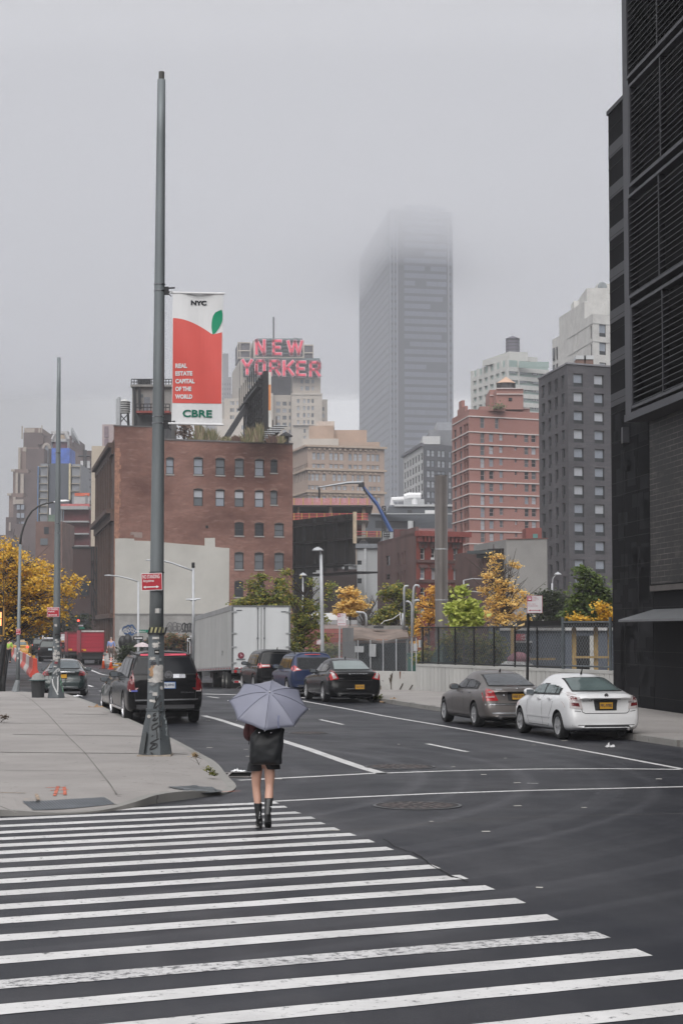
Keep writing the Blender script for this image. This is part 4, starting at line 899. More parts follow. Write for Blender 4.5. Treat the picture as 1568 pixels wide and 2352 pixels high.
# buildings under / beside the billboard
Z=246
f,_,_=building('brown_shed','windowless dark brown low building under the street billboard',xy(mxx_(288),Z+15),xy(mxx_(290),Z),xy(mxx_(575),Z),P(mxx_(400),my(862),Z).z,[brick('dark_brown_brick',(.045,.028,.028),(.055,.034,.032),(.07,.05,.045),.5,.15,.02,.3)])
f,_,_=building('white_annexe','narrow strip of white wall behind the thin lamp post',xy(mxx_(214),Z+24),xy(mxx_(216),Z+10),xy(mxx_(289),Z+10),P(mxx_(250),my(870),Z+10).z,[mat('whitewash',(.42,.43,.44),.8,.2,.4,streak=True)])
Z=254; wb=xy(mxx_(575),Z); fwb=Face(wb,xy(mxx_(755),Z))
wbr=grid(fwb,[(mxx_(578),mxx_(613))],[(my(790),my(826)),(my(936),my(978))])
wbd,f2,f1=building('white_building','narrow whitewashed building with two small windows between billboard and brownstones',wb+Vector((-2,14)),wb,xy(mxx_(755),Z),P(mxx_(700),my(690),Z).z,[mat('whitewash',(.42,.43,.44))],wbr)
windows(wbd,f1,wbr,'sash',[GD],.2,2); boxpx(wbd,'roof_cap',mat('grey_roof_cap',(.2,.21,.23),.6),mxx_(553),mxx_(750),my(652),my(688),Z-.4,8)
boxpx(wbd,'chimney_strip',mat('pale_pier',(.5,.51,.52),.8,.1,1),mxx_(633),mxx_(650),my(690),my(1300),Z-.35,.3)
boxpx(wbd,'roof_unit',DARK,mxx_(597),mxx_(662),my(628),my(653),Z+1,4)
boxpx(wbd,'tan_pier',mat('tan_render',(.32,.27,.23),.85),mxx_(522),mxx_(574),my(690),my(826),Z-.2,6)
# brownstone row
Z=215; B=xy(mxx_(1056),Z); Cc=xy(mxx_(1437),Z+3); A=xy(mxx_(742),Z+25); f=Face(B,Cc)
REDB=brick('deep_red_brick',(.21,.030,.020),(.25,.038,.025),(.20,.06,.045),.4,.13,.02,.15); PARTY=mat('party_wall_brown',(.155,.088,.082),.9,.22,.5,streak=True)
wc=[(mxx_(1088),mxx_(1128)),(mxx_(1178),mxx_(1213)),(mxx_(1268),mxx_(1306)),(mxx_(1358),mxx_(1397))]
rr=grid(f,wc,[(my(688),my(782)),(my(851),my(946)),(my(1014),my(1090)),(my(1170),my(1260))],mxx_(1108))
f2=Face(A,B); zt2=f.z(mxx_(1060),my(556))
sr=[(f2.u(mxx_(a)),f2.u(mxx_(b)),f2.z(mxx_(a),my(d)),f2.z(mxx_(a),my(c))) for a,b,c,d in ((812,843,755,835),(812,843,903,950),(905,916,730,830),(942,952,725,830),(963,972,715,820),(905,916,890,980),(942,952,880,980),(963,972,870,970))]
rw,f2,f1=building('brownstone','deep red brick tenement with arched windows behind the steel column',A,B,Cc,zt2,[PARTY],rr,sr)
part(rw,'front_wall',REDB,lambda m: wall(m,Face(f1.pt(0,0,.12),f1.pt(f1.L,0,.12)),0,zt2-.2,rr,.35))
windows(rw,f1,rr,'sash',[GLt,GSK,GD,GM],.2,5,frame=FR_W); windows(rw,f2,sr,'sash',[GD],.2,2)
def rwt(m):
    fbox(m,f1,-.2,f1.L+.6,zt2-.5,zt2+.1,.1,1.1); fbox(m,f1,0,f1.L,zt2-1.1,zt2-.5,.1,.5)
    for k in range(12): u=f1.L*(k+.5)/12; fbox(m,f1,u-.12,u+.12,zt2-1.1,zt2-.5,.5,.85)
part(rw,'cornice',mat('red_painted_cornice',(.26,.06,.05),.7,.15),rwt)
part(rw,'string_course',mat('brownstone_trim',(.12,.06,.055),.85,.2),lambda m:[fbox(m,f1,0,f1.L,f1.z(mxx_(1060),my(y))-.35,f1.z(mxx_(1060),my(y)),.12,.3) for y in (782,945,1095)]+[fbox(m,f1,a-.25,b+.25,d,d+.35,.12,.3) for a,b,c,d in rr[4:8]]+[fbox(m,f1,a+(b-a)*(.5-.5*math.cos(t))-.2-.0,a+(b-a)*(.5-.5*math.cos(t))+.2,d+.7*math.sin(t),d+.7*math.sin(t)+.35,.12,.26) for a,b,c,d in rr[0:4] for t in (0,.6,1.2,1.57,1.95,2.55,3.14)])
def rwp(m):  # upper party wall blocks and stair bulkhead
    fbox(m,f2,f2.L*.62,f2.L,zt2-.4,zt2+.6,-.35,.0)
    fbox(m,f2,f2.L*.0,f2.L*.42,zt2-.4,zt2-.1,-.35,.0)
part(rw,'parapet',PARTY,rwp); boxpx(rw,'bulkhead',mat('maroon_bulkhead',(.12,.045,.045),.85,.2,.5),mxx_(880),mxx_(1006),my(533),my(660),Z+14,5)
rail(rw,mxx_(1060),mxx_(1355),my(533),my(556),Z+5,22,mat('pink_rail',(.4,.2,.2),.6),.05)
boxpx(rw,'air_conditioner',PALE,mxx_(1180),mxx_(1208),my(765),my(783),Z-.6,.6); boxpx(rw,'air_conditioner',PALE,mxx_(1092),mxx_(1120),my(934),my(946),Z-.6,.5)
# ---- red brick apartment tower. frame r1: disp = .36 z + (1003.5, 627.2)
def rx(z): return 1003.5+.36*z
def ry(z): return 627.2+.36*z
Z=270; B=xy(rx(207),Z); Cc=xy(rx(690),Z+5); A=xy(rx(97),Z+12.5); f=Face(B,Cc)
APTB=brick('salmon_red_brick',(.33,.160,.137),(.37,.182,.157),(.35,.205,.18),.5,.16,.02,.08,.9,.03)
zt3=f.z(rx(300),ry(873))
cols=[(277,305),(333,362),(398,422),(496,510),(558,585),(603,633)]
rr=[]; 
for ci,(a,b) in enumerate(cols):
    for k in range(13):
        y0=1025+79.2*k+(3 if ci>2 else 0); h=52 if ci!=3 else 24
        if ci==0: y0-=6; h=66
        if ci==2: h=44
        rr+=grid(f,[(rx(a),rx(b))],[(ry(y0),ry(y0+h))],rx(a))
rr+=grid(f,[(rx(277),rx(305)),(rx(372),rx(396))],[(ry(921),ry(990))])
f2=Face(A,B); sr=[]
for a,b in ((110,124),(146,160),(172,184),(187,200)):
    for k in range(12):
        zz=f2.z(rx(200),ry(945+79.2*k)); sr.append((f2.u(rx(a)),f2.u(rx(b)),zz-1.35,zz-.2))
ap,f2,f1=building('apartment_block','salmon red brick apartment tower with white floor bands and a roof tank',A,B,Cc,zt3,[APTB],rr,sr)
windows(ap,f1,rr,'sash',[GLt,GSK,GM,GD],.2,5,frame=mat('pinkish_window_frame',(.35,.27,.26),.6)); windows(ap,f2,sr[:20],'sash',[GSK,GM],.2,7); 
WB=mat('white_floor_band',(.62,.56,.54),.8,.05)
part(ap,'floor_band',WB,lambda m:[fbox(m,fc,0,fc.L,z-.075,z+.075,0,.12) for fc in (f1,f2) for z in [f1.z(rx(250),ry(915))]+[f1.z(rx(250),ry(1014+79.2*k)) for k in range(13)]])
for fc_,(a,b,c,d) in [(f1,q) for q in rr[:78] if (q[1]-q[0])>1.5]+[(f2,q) for q in sr]: part(ap,'ac_grille',mat('red_brown_grille',(.12,.05,.045),.8),lambda m: fbox(m,fc_,a,b,c-.5,c-.18,-.05,.05))
boxpx(ap,'parapet_block',APTB,rx(270),rx(432),ry(851),ry(880),Z+1.2,10); boxpx(ap,'upper_storey',APTB,rx(432),rx(590),ry(862),ry(905),Z+5.2,6)
boxpx(ap,'penthouse',APTB,rx(377),rx(548),ry(738),ry(870),Z+4,9); boxpx(ap,'penthouse',APTB,rx(335),rx(380),ry(745),ry(870),Z+9,8)
part(ap,'floor_band',WB,lambda m:[m.bb(P(rx(a),ry(y+3),Z+zz_),P(rx(b),ry(y-3),Z+zz_-.15)) for a,b,y,zz_ in ((377,548,772,3.9),(377,548,736,3.9),(435,590,861,5.1),(335,378,780,8.9))])
part(ap,'gable',APTB,lambda m:[fbox(m,f2,f2.L*.33,f2.L*.78,zt3-.3,zt3+.8,-.4,.02),fbox(m,f2,f2.L*.42,f2.L*.6,zt3+.8,zt3+1.9,-.4,.02)])
boxpx(ap,'penthouse_window',DARK,rx(455),rx(477),ry(795),ry(815),Z+3.9,.2)
tank('water_tank','squat water tank with a tan conical roof on the red apartment tower',rx(438),ry(662),ry(740),Z+10,120*.36,mat('grey_tank_wood',(.22,.21,.21),.8,.15,3,streak=True),.55,False,None,mat('tan_tank_roof',(.50,.34,.25),.8,.1))
grp=P(rx(390),ry(870),Z+1); mb=MB(); rnd=random.Random(8)
for i in range(90): 
    v=Vector((rnd.gauss(0,.45),rnd.gauss(0,.3),abs(rnd.gauss(0,.5)))); s_=.16; d1=Vector((rnd.uniform(-1,1),rnd.uniform(-1,1),rnd.uniform(-1,1))).normalized()*s_; d2=d1.orthogonal().normalized()*s_; mb.quad(v-d1,v-d2,v+d1,v+d2)
o=mb.build('roof_shrub',leafmat('roof_shrub_leaf',[(.10,.14,.07),(.2,.22,.11),(.3,.26,.16)])); o.location=grp; tag(o,'small green shrub on the red apartment tower parapet','shrub')
# ---- pale green glass tower. frame r6: disp = .24 z + (1034.9, 627.2)
def sx(z): return 1034.9+.24*z
def sy(z): return 627.2+.24*z
Z=450; B=xy(sx(545),Z); Cc=xy(sx(940),Z+6); A=xy(sx(215),Z+20); f=Face(B,Cc); zz=f.z(sx(560),sy(832))
GG=mat('pale_green_glazing',(.30,.38,.36),.3,.12,.1); GB_=mat('pale_stone_band',(.52,.52,.50),.8,.06)
gt,f2,f1=building('glass_apartment_tower','pale green glazed tower with a dark round roof tank in the haze',A,B,Cc,zz,[GG])
part(gt,'floor_band',GB_,lambda m:[fbox(m,fc,0,fc.L,z-.8,z+.25,0,.4) for fc in (f1,f2) for z in [f1.z(sx(600),sy(912+83*k)) for k in range(14)]]+[fbox(m,f2,u,u+1.2,0,zz,.0,.5) for u in [f2.L*(k)/6 for k in range(7)]]+[fbox(m,f1,f1.u(sx(645)),f1.u(sx(655)),0,zz,0,.5)])
gw=[]; 
for a,b in ((660,675),(680,697),(706,724),(773,790),(797,815),(820,840),(560,578),(583,600),(605,622),(888,908)): gw+=grid(f1,[(sx(a),sx(b))],[(sy(930+83.2*k),sy(968+83.2*k)) for k in range(8)],sx(660))
windows(gt,Face(f1.pt(0,0,.35),f1.pt(f1.L,0,.35)),gw,'sash',[GM,GSK],.1,5,frame=PALE)
part(gt,'penthouse',GB_,lambda m:(fbox(m,f2,f2.L*.28,f2.L-1,zz,zz+2.2,-6,-1),fbox(m,f1,1,f1.L*.8,zz,zz+1.4,-12,-1))); boxpx(gt,'penthouse',GB_,sx(576),sx(718),sy(755),sy(825),Z+12,10)
boxpx(gt,'glass_parapet',GG,sx(650),sx(935),sy(850),sy(905),Z+.2,.4)
tank('water_tank','tall dark grey cylindrical tank topping the pale green tower',sx(590),sy(600),sy(785),Z+16,134*.24,mat('dark_slate_tank',(.13,.125,.15),.8,.1,3),.16,False)
# ---- white building behind the dark brick one
Z=300; WR=concrete('white_painted_concrete',(.62,.61,.59)); 
B=xy(sx(1375),Z); Cc=xy(sx(1640),Z+3); A=xy(sx(1055),Z+22); f=Face(B,Cc); zz=f.z(sx(1400),sy(392)); f2=Face(A,B)
rr=grid(f,[(sx(1433),sx(1498))],[(sy(489),sy(612)),(sy(662),sy(785)),(sy(858),sy(980))])
sr=[(f2.u(sx(a)),f2.u(sx(b)),f2.z(sx(a),sy(d)),f2.z(sx(a),sy(c))) for a,b,c,d in ((1349,1364,498,625),(1349,1364,673,800),(1225,1232,572,690),(1225,1232,740,820),(1189,1207,588,712),(1189,1207,757,860),(1138,1154,615,738),(1138,1154,783,880),(1112,1119,632,752),(1112,1119,800,890))]
wt,f2,f1=building('white_apartment_block','white concrete apartment building with stepped roof between two dark buildings',A,B,Cc,zz,[WR],rr,sr)
windows(wt,f1,rr,'infill',[GLt,GSK],.2,5); windows(wt,f2,sr,'infill',[GM],.2,5)
# taller rear block and the low left wing
q=Face(xy(sx(1055),Z+21.8),xy(sx(1300),Z+6)); z1=q.z(sx(1060),sy(412))
part(wt,'upper_block',WR,lambda m: (fbox(m,q,0,q.L,zz-8,z1,-12,.1),m.bb(P(sx(1298),sy(400),Z+6.2),P(sx(1640),sy(265),Z+18))))
part(wt,'roof_house',WR,lambda m:(m.bb(P(sx(1345),sy(266),Z+10),P(sx(1640),sy(205),Z+16)),m.bb(P(sx(1400),sy(210),Z+12),P(sx(1640),sy(165),Z+18)),m.bb(P(sx(1175),sy(330),Z+16),P(sx(1225),sy(305),Z+20))))
q2=Face(xy(sx(982),Z+26),xy(sx(1060),Z+21)); part(wt,'left_wing',WR,lambda m: fbox(m,q2,0,q2.L,0,q2.z(sx(985),sy(630)),-14,0)); 
sr2=[(q2.u(sx(a)),q2.u(sx(b)),q2.z(sx(a),sy(d)),q2.z(sx(a),sy(c))) for a,b,c,d in ((994,1012,716,835),(1030,1038,700,820),(994,1012,878,990),(1030,1038,862,960))]
windows(wt,Face(q2.pt(0,0,.25),q2.pt(q2.L,0,.25)),sr2,'infill',[GM],.15,6)
part(wt,'joint_line',mat('pale_grey_joint',(.4,.4,.39),.8),lambda m:[fbox(m,fc,0,fc.L,z-.06,z+.06,0,.05) for fc in (f1,f2) for z in (f1.z(sx(1400),sy(484)),f1.z(sx(1400),sy(657)))])
mb=MB(); c=P(sx(1447),sy(130),Z+11); mb.lathe(c,[(.75,-.4),(.8,0),(.6,.15),(.1,.2)],16,0,Matrix.Rotation(R(90),3,'X')); mb.build('roof_fan',mat('grey_fan',(.2,.22,.23),.5),wt,world=True)
part(wt,'flue',PALE,lambda m:[m.tube([P(sx(x),sy(265),Z+9),P(sx(x),sy(y),Z+9)],.3,6) for x,y in ((1303,200),(1315,190),(1330,182),(1376,205))])
part(wt,'roof_screen',PALE,lambda m:m.bb(P(sx(1398),sy(165),Z+13),P(sx(1640),sy(105),Z+13.3)))
# ---- charcoal brick tower
Z=200; B=xy(rx(840),Z); Cc=xy(rx(1180),Z+3); A=xy(rx(653),Z+12.2); f=Face(B,Cc)
CHB=brick('charcoal_brick',(.078,.076,.086),(.105,.10,.112),(.095,.092,.10),.9,.2,.02,.22,.85,.12)
zt4=f.z(rx(860),ry(583)); rr=grid(f,[(rx(875),rx(937)),(rx(1007),rx(1069))],[(ry(642+118.6*k),ry(725+118.6*k)) for k in range(14)],rx(905))
f2=Face(A,B); sr=[]
for a,b,y in ((672,692,718),(714,733,695),(756,775,675),(799,819,654)):
    for k in range(14):
        z=f2.z(rx(a),ry(y+116.5*k)); sr.append((f2.u(rx(a)),f2.u(rx(b)),z-1.42,z))
dk,f2,f1=building('charcoal_apartment_tower','charcoal brick tower with large square windows left of the black building',A,B,Cc,zt4,[CHB],rr,[s for s in sr if s[2]>1],depth=.3)
windows(dk,f1,rr,'infill',[GLt,GSK,GSK,GLt],.25,15); windows(dk,f2,[s for s in sr if s[2]>1],'infill',[GD,GM],.25,7)
part(dk,'coping',mat('grey_coping',(.2,.2,.22),.7),lambda m:[fbox(m,fc,-.1,fc.L+.1,zt4,zt4+.18,-.4,.1) for fc in (f1,f2)])
mb=MB(); mb.bb(P(rx(884),ry(583),Z+4),P(rx(930),ry(548),Z+6)); mb.bb(P(rx(937),ry(583),Z+4),P(rx(979),ry(548),Z+6)); mb.build('cooling_unit',mat('brown_unit',(.18,.11,.09),.7),dk,world=True)
part(dk,'unit_cap',PALE,lambda m:(m.bb(P(rx(883),ry(550),Z+3.9),P(rx(931),ry(543),Z+6)),m.bb(P(rx(936),ry(550),Z+3.9),P(rx(980),ry(543),Z+6)),m.bb(P(rx(830),ry(583),Z+5),P(rx(882),ry(571),Z+5.2))))
# ---- grey rendered side wall and the dark corniced house in front of it. frame r2: disp = .36 z + (1003.5,1129)
def r2y(z): return 1129+.36*z
Z=172; B=xy(rx(440),Z); Cc=xy(rx(700),Z-1.5); A=B+Vector((-2.2,11))
sw,f2,f1=building('rendered_house','plain grey rendered side wall of a house in front of the charcoal tower',A,B,Cc,P(rx(560),r2y(306),Z).z,[mat('grey_render',(.24,.235,.23),.9,.14,.35)])
part(sw,'coping',mat('brick_red_coping',(.16,.07,.06),.9),lambda m:fbox(m,f1,0,f1.L,P(rx(560),r2y(306),Z).z,P(rx(560),r2y(301),Z).z,-.4,.08))
BRD=mat('sooty_brownstone',(.085,.048,.045),.9,.3,.6)
B=xy(rx(293),Z+2); Cc=xy(rx(440),Z+.5); A=B+Vector((-2,10)); f=Face(B,Cc)
rr=[(f.L*a,f.L*a+1.1,z,z+2.1) for a in (.15,.5,.78) for z in (1.2,4.6,8.0)]
bh,f2,f1=building('corniced_house','sooty brownstone with a heavy dark cornice behind the orange tree',A,B,Cc,P(rx(400),r2y(365),Z).z,[BRD],rr)
windows(bh,f1,rr,'sash',[GD,GM],.2,5); part(bh,'cornice',mat('green_black_cornice',(.05,.06,.065),.7,.15),lambda m:(fbox(m,f1,-1.2,f1.L*.55,P(rx(330),r2y(392),Z).z,P(rx(330),r2y(372),Z).z,0,.9),fbox(m,f1,-.5,f1.L*.55,P(rx(330),r2y(420),Z).z,P(rx(330),r2y(392),Z).z,0,.4)))
boxpx(bh,'roof_house',BRD,rx(358),rx(442),r2y(336),r2y(380),Z+4,6)
rp=thing('roof_house','red block with a teal door behind the grey rendered wall','penthouse',P(rx(600),r2y(310),Z+20)); boxpx(rp,'wall',mat('dusty_red_wall',(.22,.07,.06),.9,.15,.5),rx(566),rx(665),r2y(232),r2y(420),Z+20,4); boxpx(rp,'door',mat('teal_door',(.08,.2,.19),.6),rx(610),rx(640),r2y(270),r2y(302),Z+19.9,.2)
# ---- the left cluster. frame L: disp = .16 z + (0, 940.8)
def lx(z): return .16*z
def ly(z): return 940.8+.16*z
DBR=mat('dark_brown_masonry',(.105,.075,.072),.9,.2,.15); DBR2=mat('warm_brown_masonry',(.20,.145,.125),.9,.2,.15)
Z=600; l1=thing('setback_tower','dark brown tower with many setbacks at the far left','building',P(60,1450,Z))
for i,(x0,x1,yt,dz,m_) in enumerate(((310,600,330,30,DBR),(320,600,262,34,DBR2),(265,560,545,20,DBR2),(350,640,560,12,DBR),(165,400,855,8,DBR2),(225,620,905,4,DBR),(110,340,1200,-2,DBR2),(175,560,1255,-4,DBR),(68,240,1545,-10,DBR),(135,640,1640,-12,DBR),(-60,200,1800,-16,DBR))):
    boxpx(l1,'tower_tier',m_,lx(x0),lx(x1),ly(yt),1478,Z+dz,30)
for a,b,y0,y1,dz in ((315,330,235,420,33.5),(360,378,262,345,33.5),(385,500,270,330,33.4),(560,580,262,345,33.4),(600,610,225,350,33),(268,300,545,880,19.5),(335,380,535,600,11.5),(168,215,855,890,7.5),(230,262,905,1240,3.5),(300,345,920,1290,3.5),(112,165,1200,1235,-2.5),(195,225,1255,1360,-4.5),(225,340,1290,1355,-4.6),(135,155,1620,1740,-12.5)): part(l1,'pale_pilaster',mat('pale_stone_pilaster',(.36,.31,.27),.9,.12),lambda m: m.bb(P(lx(a),ly(y1),Z+dz),P(lx(b),ly(y0),Z+dz-.6)))
[boxpx(l1,'window',GSK,lx(a),lx(a+46),ly(y),ly(y+66),Z-4.9,.5) for a in (245,305) for y in (1368,1488,1608,1735)]; [boxpx(l1,'window',GSK,lx(a),lx(a+18),ly(485),ly(525),Z+33.2,.2) for a in (395,455,515)]
part(l1,'pier',DBR,lambda m:[m.bb(P(lx(a),ly(530),Z+33.3),P(lx(a+14),ly(330),Z+32.6)) for a in (385,430,475,520)])
Z=620; l2=thing('arched_building','dark brown building with a round arch and sloping roof at the left','building',P(150,1450,Z))
boxpx(l2,'wall',DBR,lx(545),lx(730),ly(398),1478,Z,30); boxpx(l2,'tower_tier',DBR,lx(540),lx(630),ly(365),ly(500),Z-1,10)
mb=MB(); pr=[(1000,375),(1045,375),(1048,520),(1175,595),(1235,598),(1235,1500),(1000,1500)]; q=[P(lx(a),ly(b),Z) for a,b in pr]; n=len(q)
mb.add(q+[v+Vector((0,30,0)) for v in q],[tuple(range(n))[::-1]]+[(i,(i+1)%n,n+(i+1)%n,n+i) for i in range(n)]); mb.build('gable_wall',DBR,l2,world=True)
part(l2,'arch_window',[GSK,mat('pale_arch_stone',(.33,.29,.26),.9)],lambda m:(m.add([P(lx(665+34*math.cos(t)),ly(560+55*math.sin(t)),Z-1) for t in [math.pi+math.pi*i/10 for i in range(11)]]+[P(lx(699),ly(760),Z-1),P(lx(631),ly(760),Z-1)],[tuple(range(12,-1,-1))]),
  [m.tube([P(lx(672+46*math.cos(t)),ly(560+66*math.sin(t)),Z-1.2) for t in [math.pi+math.pi*i/10 for i in range(11)]],.6,4,1)]))
part(l2,'satellite_dish',GALVL,lambda m:(m.lathe(P(lx(1070),ly(388),Z-2),[(.2,-.9),(2.0,-.3),(3.3,.6)],14,0,Matrix.Rotation(R(65),3,'Y')),m.tube([P(lx(1052),ly(470),Z-1),P(lx(1060),ly(400),Z-1)],.35,5)))
Z=560; l3=thing('tank_frame','pale concrete roof frame with blue sheeting holding a tan tank at the left','roof structure',P(lx(868),1450,Z))
fpale=mat('pale_frame_concrete',(.42,.41,.41),.8,.1)
part(l3,'frame',fpale,lambda m:[m.bb(P(lx(a),ly(y1),Z),P(lx(b),ly(y0),Z+3)) for a,b,y0,y1 in ((740,1000,325,345),(742,1000,432,458),(740,762,325,560),(972,1000,325,560))]+[m.tube([P(lx(760),ly(430),Z),P(lx(800),ly(345),Z)],.6,4),m.tube([P(lx(978),ly(430),Z),P(lx(950),ly(345),Z)],.6,4)])
part(l3,'tank',mat('tan_roof_tank',(.42,.32,.22),.8,.1),lambda m:m.lathe(P(lx(875),ly(428),Z+8),[(1.75,0),(1.75,1.35),(1.3,1.7),(.1,1.85)],20))
boxpx(l3,'maroon_panel',mat('maroon_panel',(.14,.05,.06),.8),lx(762),lx(972),ly(458),ly(552),Z+1,1); 
boxpx(l3,'blue_sheeting',mat('blue_sheeting',(.05,.12,.45),.6,.3,.5),lx(742),lx(1003),ly(552),ly(772),Z-.5,12)
Z=480; l4=thing('curtain_wall_building','slate and grey glass panelled building beside the second lamp pole','building',P(lx(840),1450,Z))
boxpx(l4,'core_wall',mat('slate_blue_cladding',(.07,.08,.10),.6,.1,.2),lx(690),lx(1000),ly(772),1478,Z,25)
GP=mat('grey_panel_glazing',(.20,.21,.23),.5,.15,.3)
boxpx(l4,'glazed_wing',GP,lx(560),lx(692),ly(775),1478,Z-.5,25); boxpx(l4,'glazed_wing',GP,lx(1016),lx(1158),ly(780),1478,Z-.5,25)
boxpx(l4,'yellow_strip',mat('cream_yellow_strip',(.55,.47,.30),.7),lx(988),lx(1018),ly(772),ly(1290),Z-.8,1); boxpx(l4,'blue_strip',mat('blue_film',(.08,.2,.42),.5,.2),lx(520),lx(558),ly(810),1478,Z+.5,20)
part(l4,'panel_joint',mat('tan_joint',(.4,.35,.27),.8),lambda m:[m.bb(P(lx(a),ly(y+5),Z-.6),P(lx(b),ly(y-4),Z-1)) for a,b,n in ((560,692,7),(1016,1158,4)) for y in [815+(140 if k else 0)+107*max(0,k-1) for k in range(n)]]+[m.bb(P(lx(a),ly(1600),Z-.6),P(lx(a+7),ly(800),Z-1)) for a in (560,686,1148)])
Z=520; l5=thing('small_window_tower','dark tower with a column of lit pale windows behind the beige slab','building',P(lx(1220),1450,Z)); boxpx(l5,'wall',DBR,lx(1155),lx(1330),ly(590),1478,Z,20)
[boxpx(l5,'window',GLt,lx(a),lx(a+28),ly(y),ly(y+60),Z-.3,.2) for a,ys in ((1172,(902,1018,1140)),(1240,(850,948,1065))) for y in ys]; boxpx(l5,'white_panel',WHITEP,lx(1158),lx(1290),ly(735),ly(840),Z-.6,1)
part(l5,'hoist_mast',DARK,lambda m:[m.tube([P(lx(x),ly(900),Z-2),P(lx(x),ly(580),Z-2)],.3,4) for x in (1210,1238)]+[m.tube([P(lx(1130),ly(665),Z-2),P(lx(1290),ly(665),Z-2)],.3,4)])
Z=350; l6=thing('construction_site','open concrete decks with dark red infill at the left construction building','construction site',P(lx(1080),1450,Z))
boxpx(l6,'infill',mat('dark_red_infill',(.13,.028,.032),.7,.35,.3),lx(905),lx(1290),ly(1430),1490,Z+1.5,15)
part(l6,'deck',mat('pale_deck_edge',(.34,.34,.345),.85,.1),lambda m:[m.bb(P(lx(870),ly(y1),Z),P(lx(1290),ly(y0),Z+2)) for y0,y1 in ((1395,1432),(1605,1617),(1779,1791),(1955,1966))]+[m.bb(P(lx(870),1490,Z+.2),P(lx(905),ly(1430),Z+2))])
boxpx(l6,'pink_netting',mat('pink_mesh',(.45,.13,.13),.7,.2),lx(870),lx(1290),ly(1352),ly(1395),Z+.4,.1); boxpx(l6,'core',fpale,lx(1065),lx(1290),ly(1238),ly(1352),Z+4,6); boxpx(l6,'orange_netting',mat('orange_mesh',(.6,.13,.07),.7,.1),lx(1075),lx(1290),ly(1196),ly(1240),Z+3.9,.1)
part(l6,'stair',PALE,lambda m:[m.bb(P(lx(1222),ly(y+5),Z+3.7),P(lx(1258),ly(y),Z+3.9)) for y in range(1225,1350,18)])
Z=330; l7=thing('brown_walkup','small brown brick building with a wide window beside the second lamp pole','building',P(lx(640),1450,Z)); boxpx(l7,'wall',mat('muddy_brown_brick',(.16,.095,.08),.9,.25,.4),lx(500),lx(900),ly(1605),1490,Z,15); boxpx(l7,'window',GM,lx(583),lx(690),ly(1850),ly(1945),Z-.1,.1); boxpx(l7,'window',GD,lx(635),lx(705),ly(1685),ly(1785),Z-.1,.1)
boxpx(l7,'roof_shed',mat('sage_green_wall',(.13,.19,.15),.8),lx(700),lx(800),ly(1508),ly(1610),Z+4,5); part(l7,'flue',WHITEP,lambda m:m.tube([P(lx(722),ly(1508),Z+4),P(lx(722),ly(1412),Z+4)],.18,8))
Z=300; l8=thing('beige_slab_building','tall beige windowless slab just left of the brick building','building',P(lx(1400),1450,Z)); boxpx(l8,'wall',mat('beige_render',(.50,.43,.35),.9,.08,.1),lx(1295),lx(1640),ly(522),1480,Z,20)
part(l8,'vent',DARK,lambda m:[m.bb(P(lx(1292),ly(y+24),Z-.2),P(lx(1303),ly(y),Z+.3)) for y in range(680,1900,105)])
boxpx(l8,'joint',mat('beige_joint',(.4,.34,.27),.9),lx(1300),lx(1640),ly(1030),ly(1034),Z-.05,.05)
Z=430; l9=thing('pink_terracotta_building','pinkish building with arched top storey peeping over the beige slab','building',P(lx(1500),1450,Z)); boxpx(l9,'wall',mat('pink_terracotta',(.40,.32,.32),.85,.12,.3),lx(1445),lx(1700),ly(212),1470,Z,20); boxpx(l9,'panel',mat('mauve_panel',(.2,.15,.17),.8),lx(1500),lx(1560),ly(240),ly(400),Z-.2,.2); boxpx(l9,'panel',mat('mauve_panel',(.2,.15,.17)),lx(1500),lx(1560),ly(420),ly(520),Z-.2,.2)
# dark brick buildings down the left street
def qbox(name,label,x0,x1,yt,Z,m,depth=12,wins=()):
    r_=thing(name,label,'building',(xy((x0+x1)/2,Z).x,Z,0)); a=P(x0,yt,Z); b_=P(x1,yt,Z); mb=MB(); mb.bb((a.x,Z,0),(b_.x,Z+depth,a.z)); mb.build('wall',m,r_,world=True)
    if wins:
        fc=Face((a.x,Z-.12),(b_.x,Z-.12)); windows(r_,fc,[(u,u+1.1,z,z+1.8) for u,z in wins if u+1.2<fc.L],'sash',[GD,GM],.05,3)
    part(r_,'coping',DARK,lambda m_: m_.bb((a.x-.1,Z-.15,a.z-.25),(b_.x+.1,Z+.3,a.z)))
    return r_
DB3=brick('dark_plum_brick',(.075,.038,.038),(.09,.048,.045),(.10,.07,.065),.4,.13,.02,.25)
qbox('brick_walkup','dark plum brick walk-up left of the tall brick building',168,238,1255,238,DB3,14,[(1,3),(1,7)])
qbox('brick_walkup','dark low building behind the yellow street tree',60,176,1365,250,mat('sooty_wall',(.045,.035,.035),.9,.3,.4),12,[(1,4),(3.4,4),(1,8),(3.4,8)])
qbox('brick_walkup','dark house beyond the far left tree',-120,62,1330,280,mat('sooty_wall',(.045,.035,.035)),12,[(9,4),(9,8)])
# fire escape on the plum building
fe=thing('fire_escape','black iron fire escape left of the tall brick building','fire escape',P(222,1400,228)); part(fe,'ladder',BLACK,lambda m:[m.bb(P(210,y+1.5,227),P(224,y,226)) for y in (1290,1330,1377,1418)]+[m.tube([P(x,1425,226.5),P(x,1256,226.5)],.1,4) for x in (211,216,222)]+[m.tube([P(211,y,226.5),P(222,y+36,226.5)],.07,4) for y in (1292,1335,1379)])
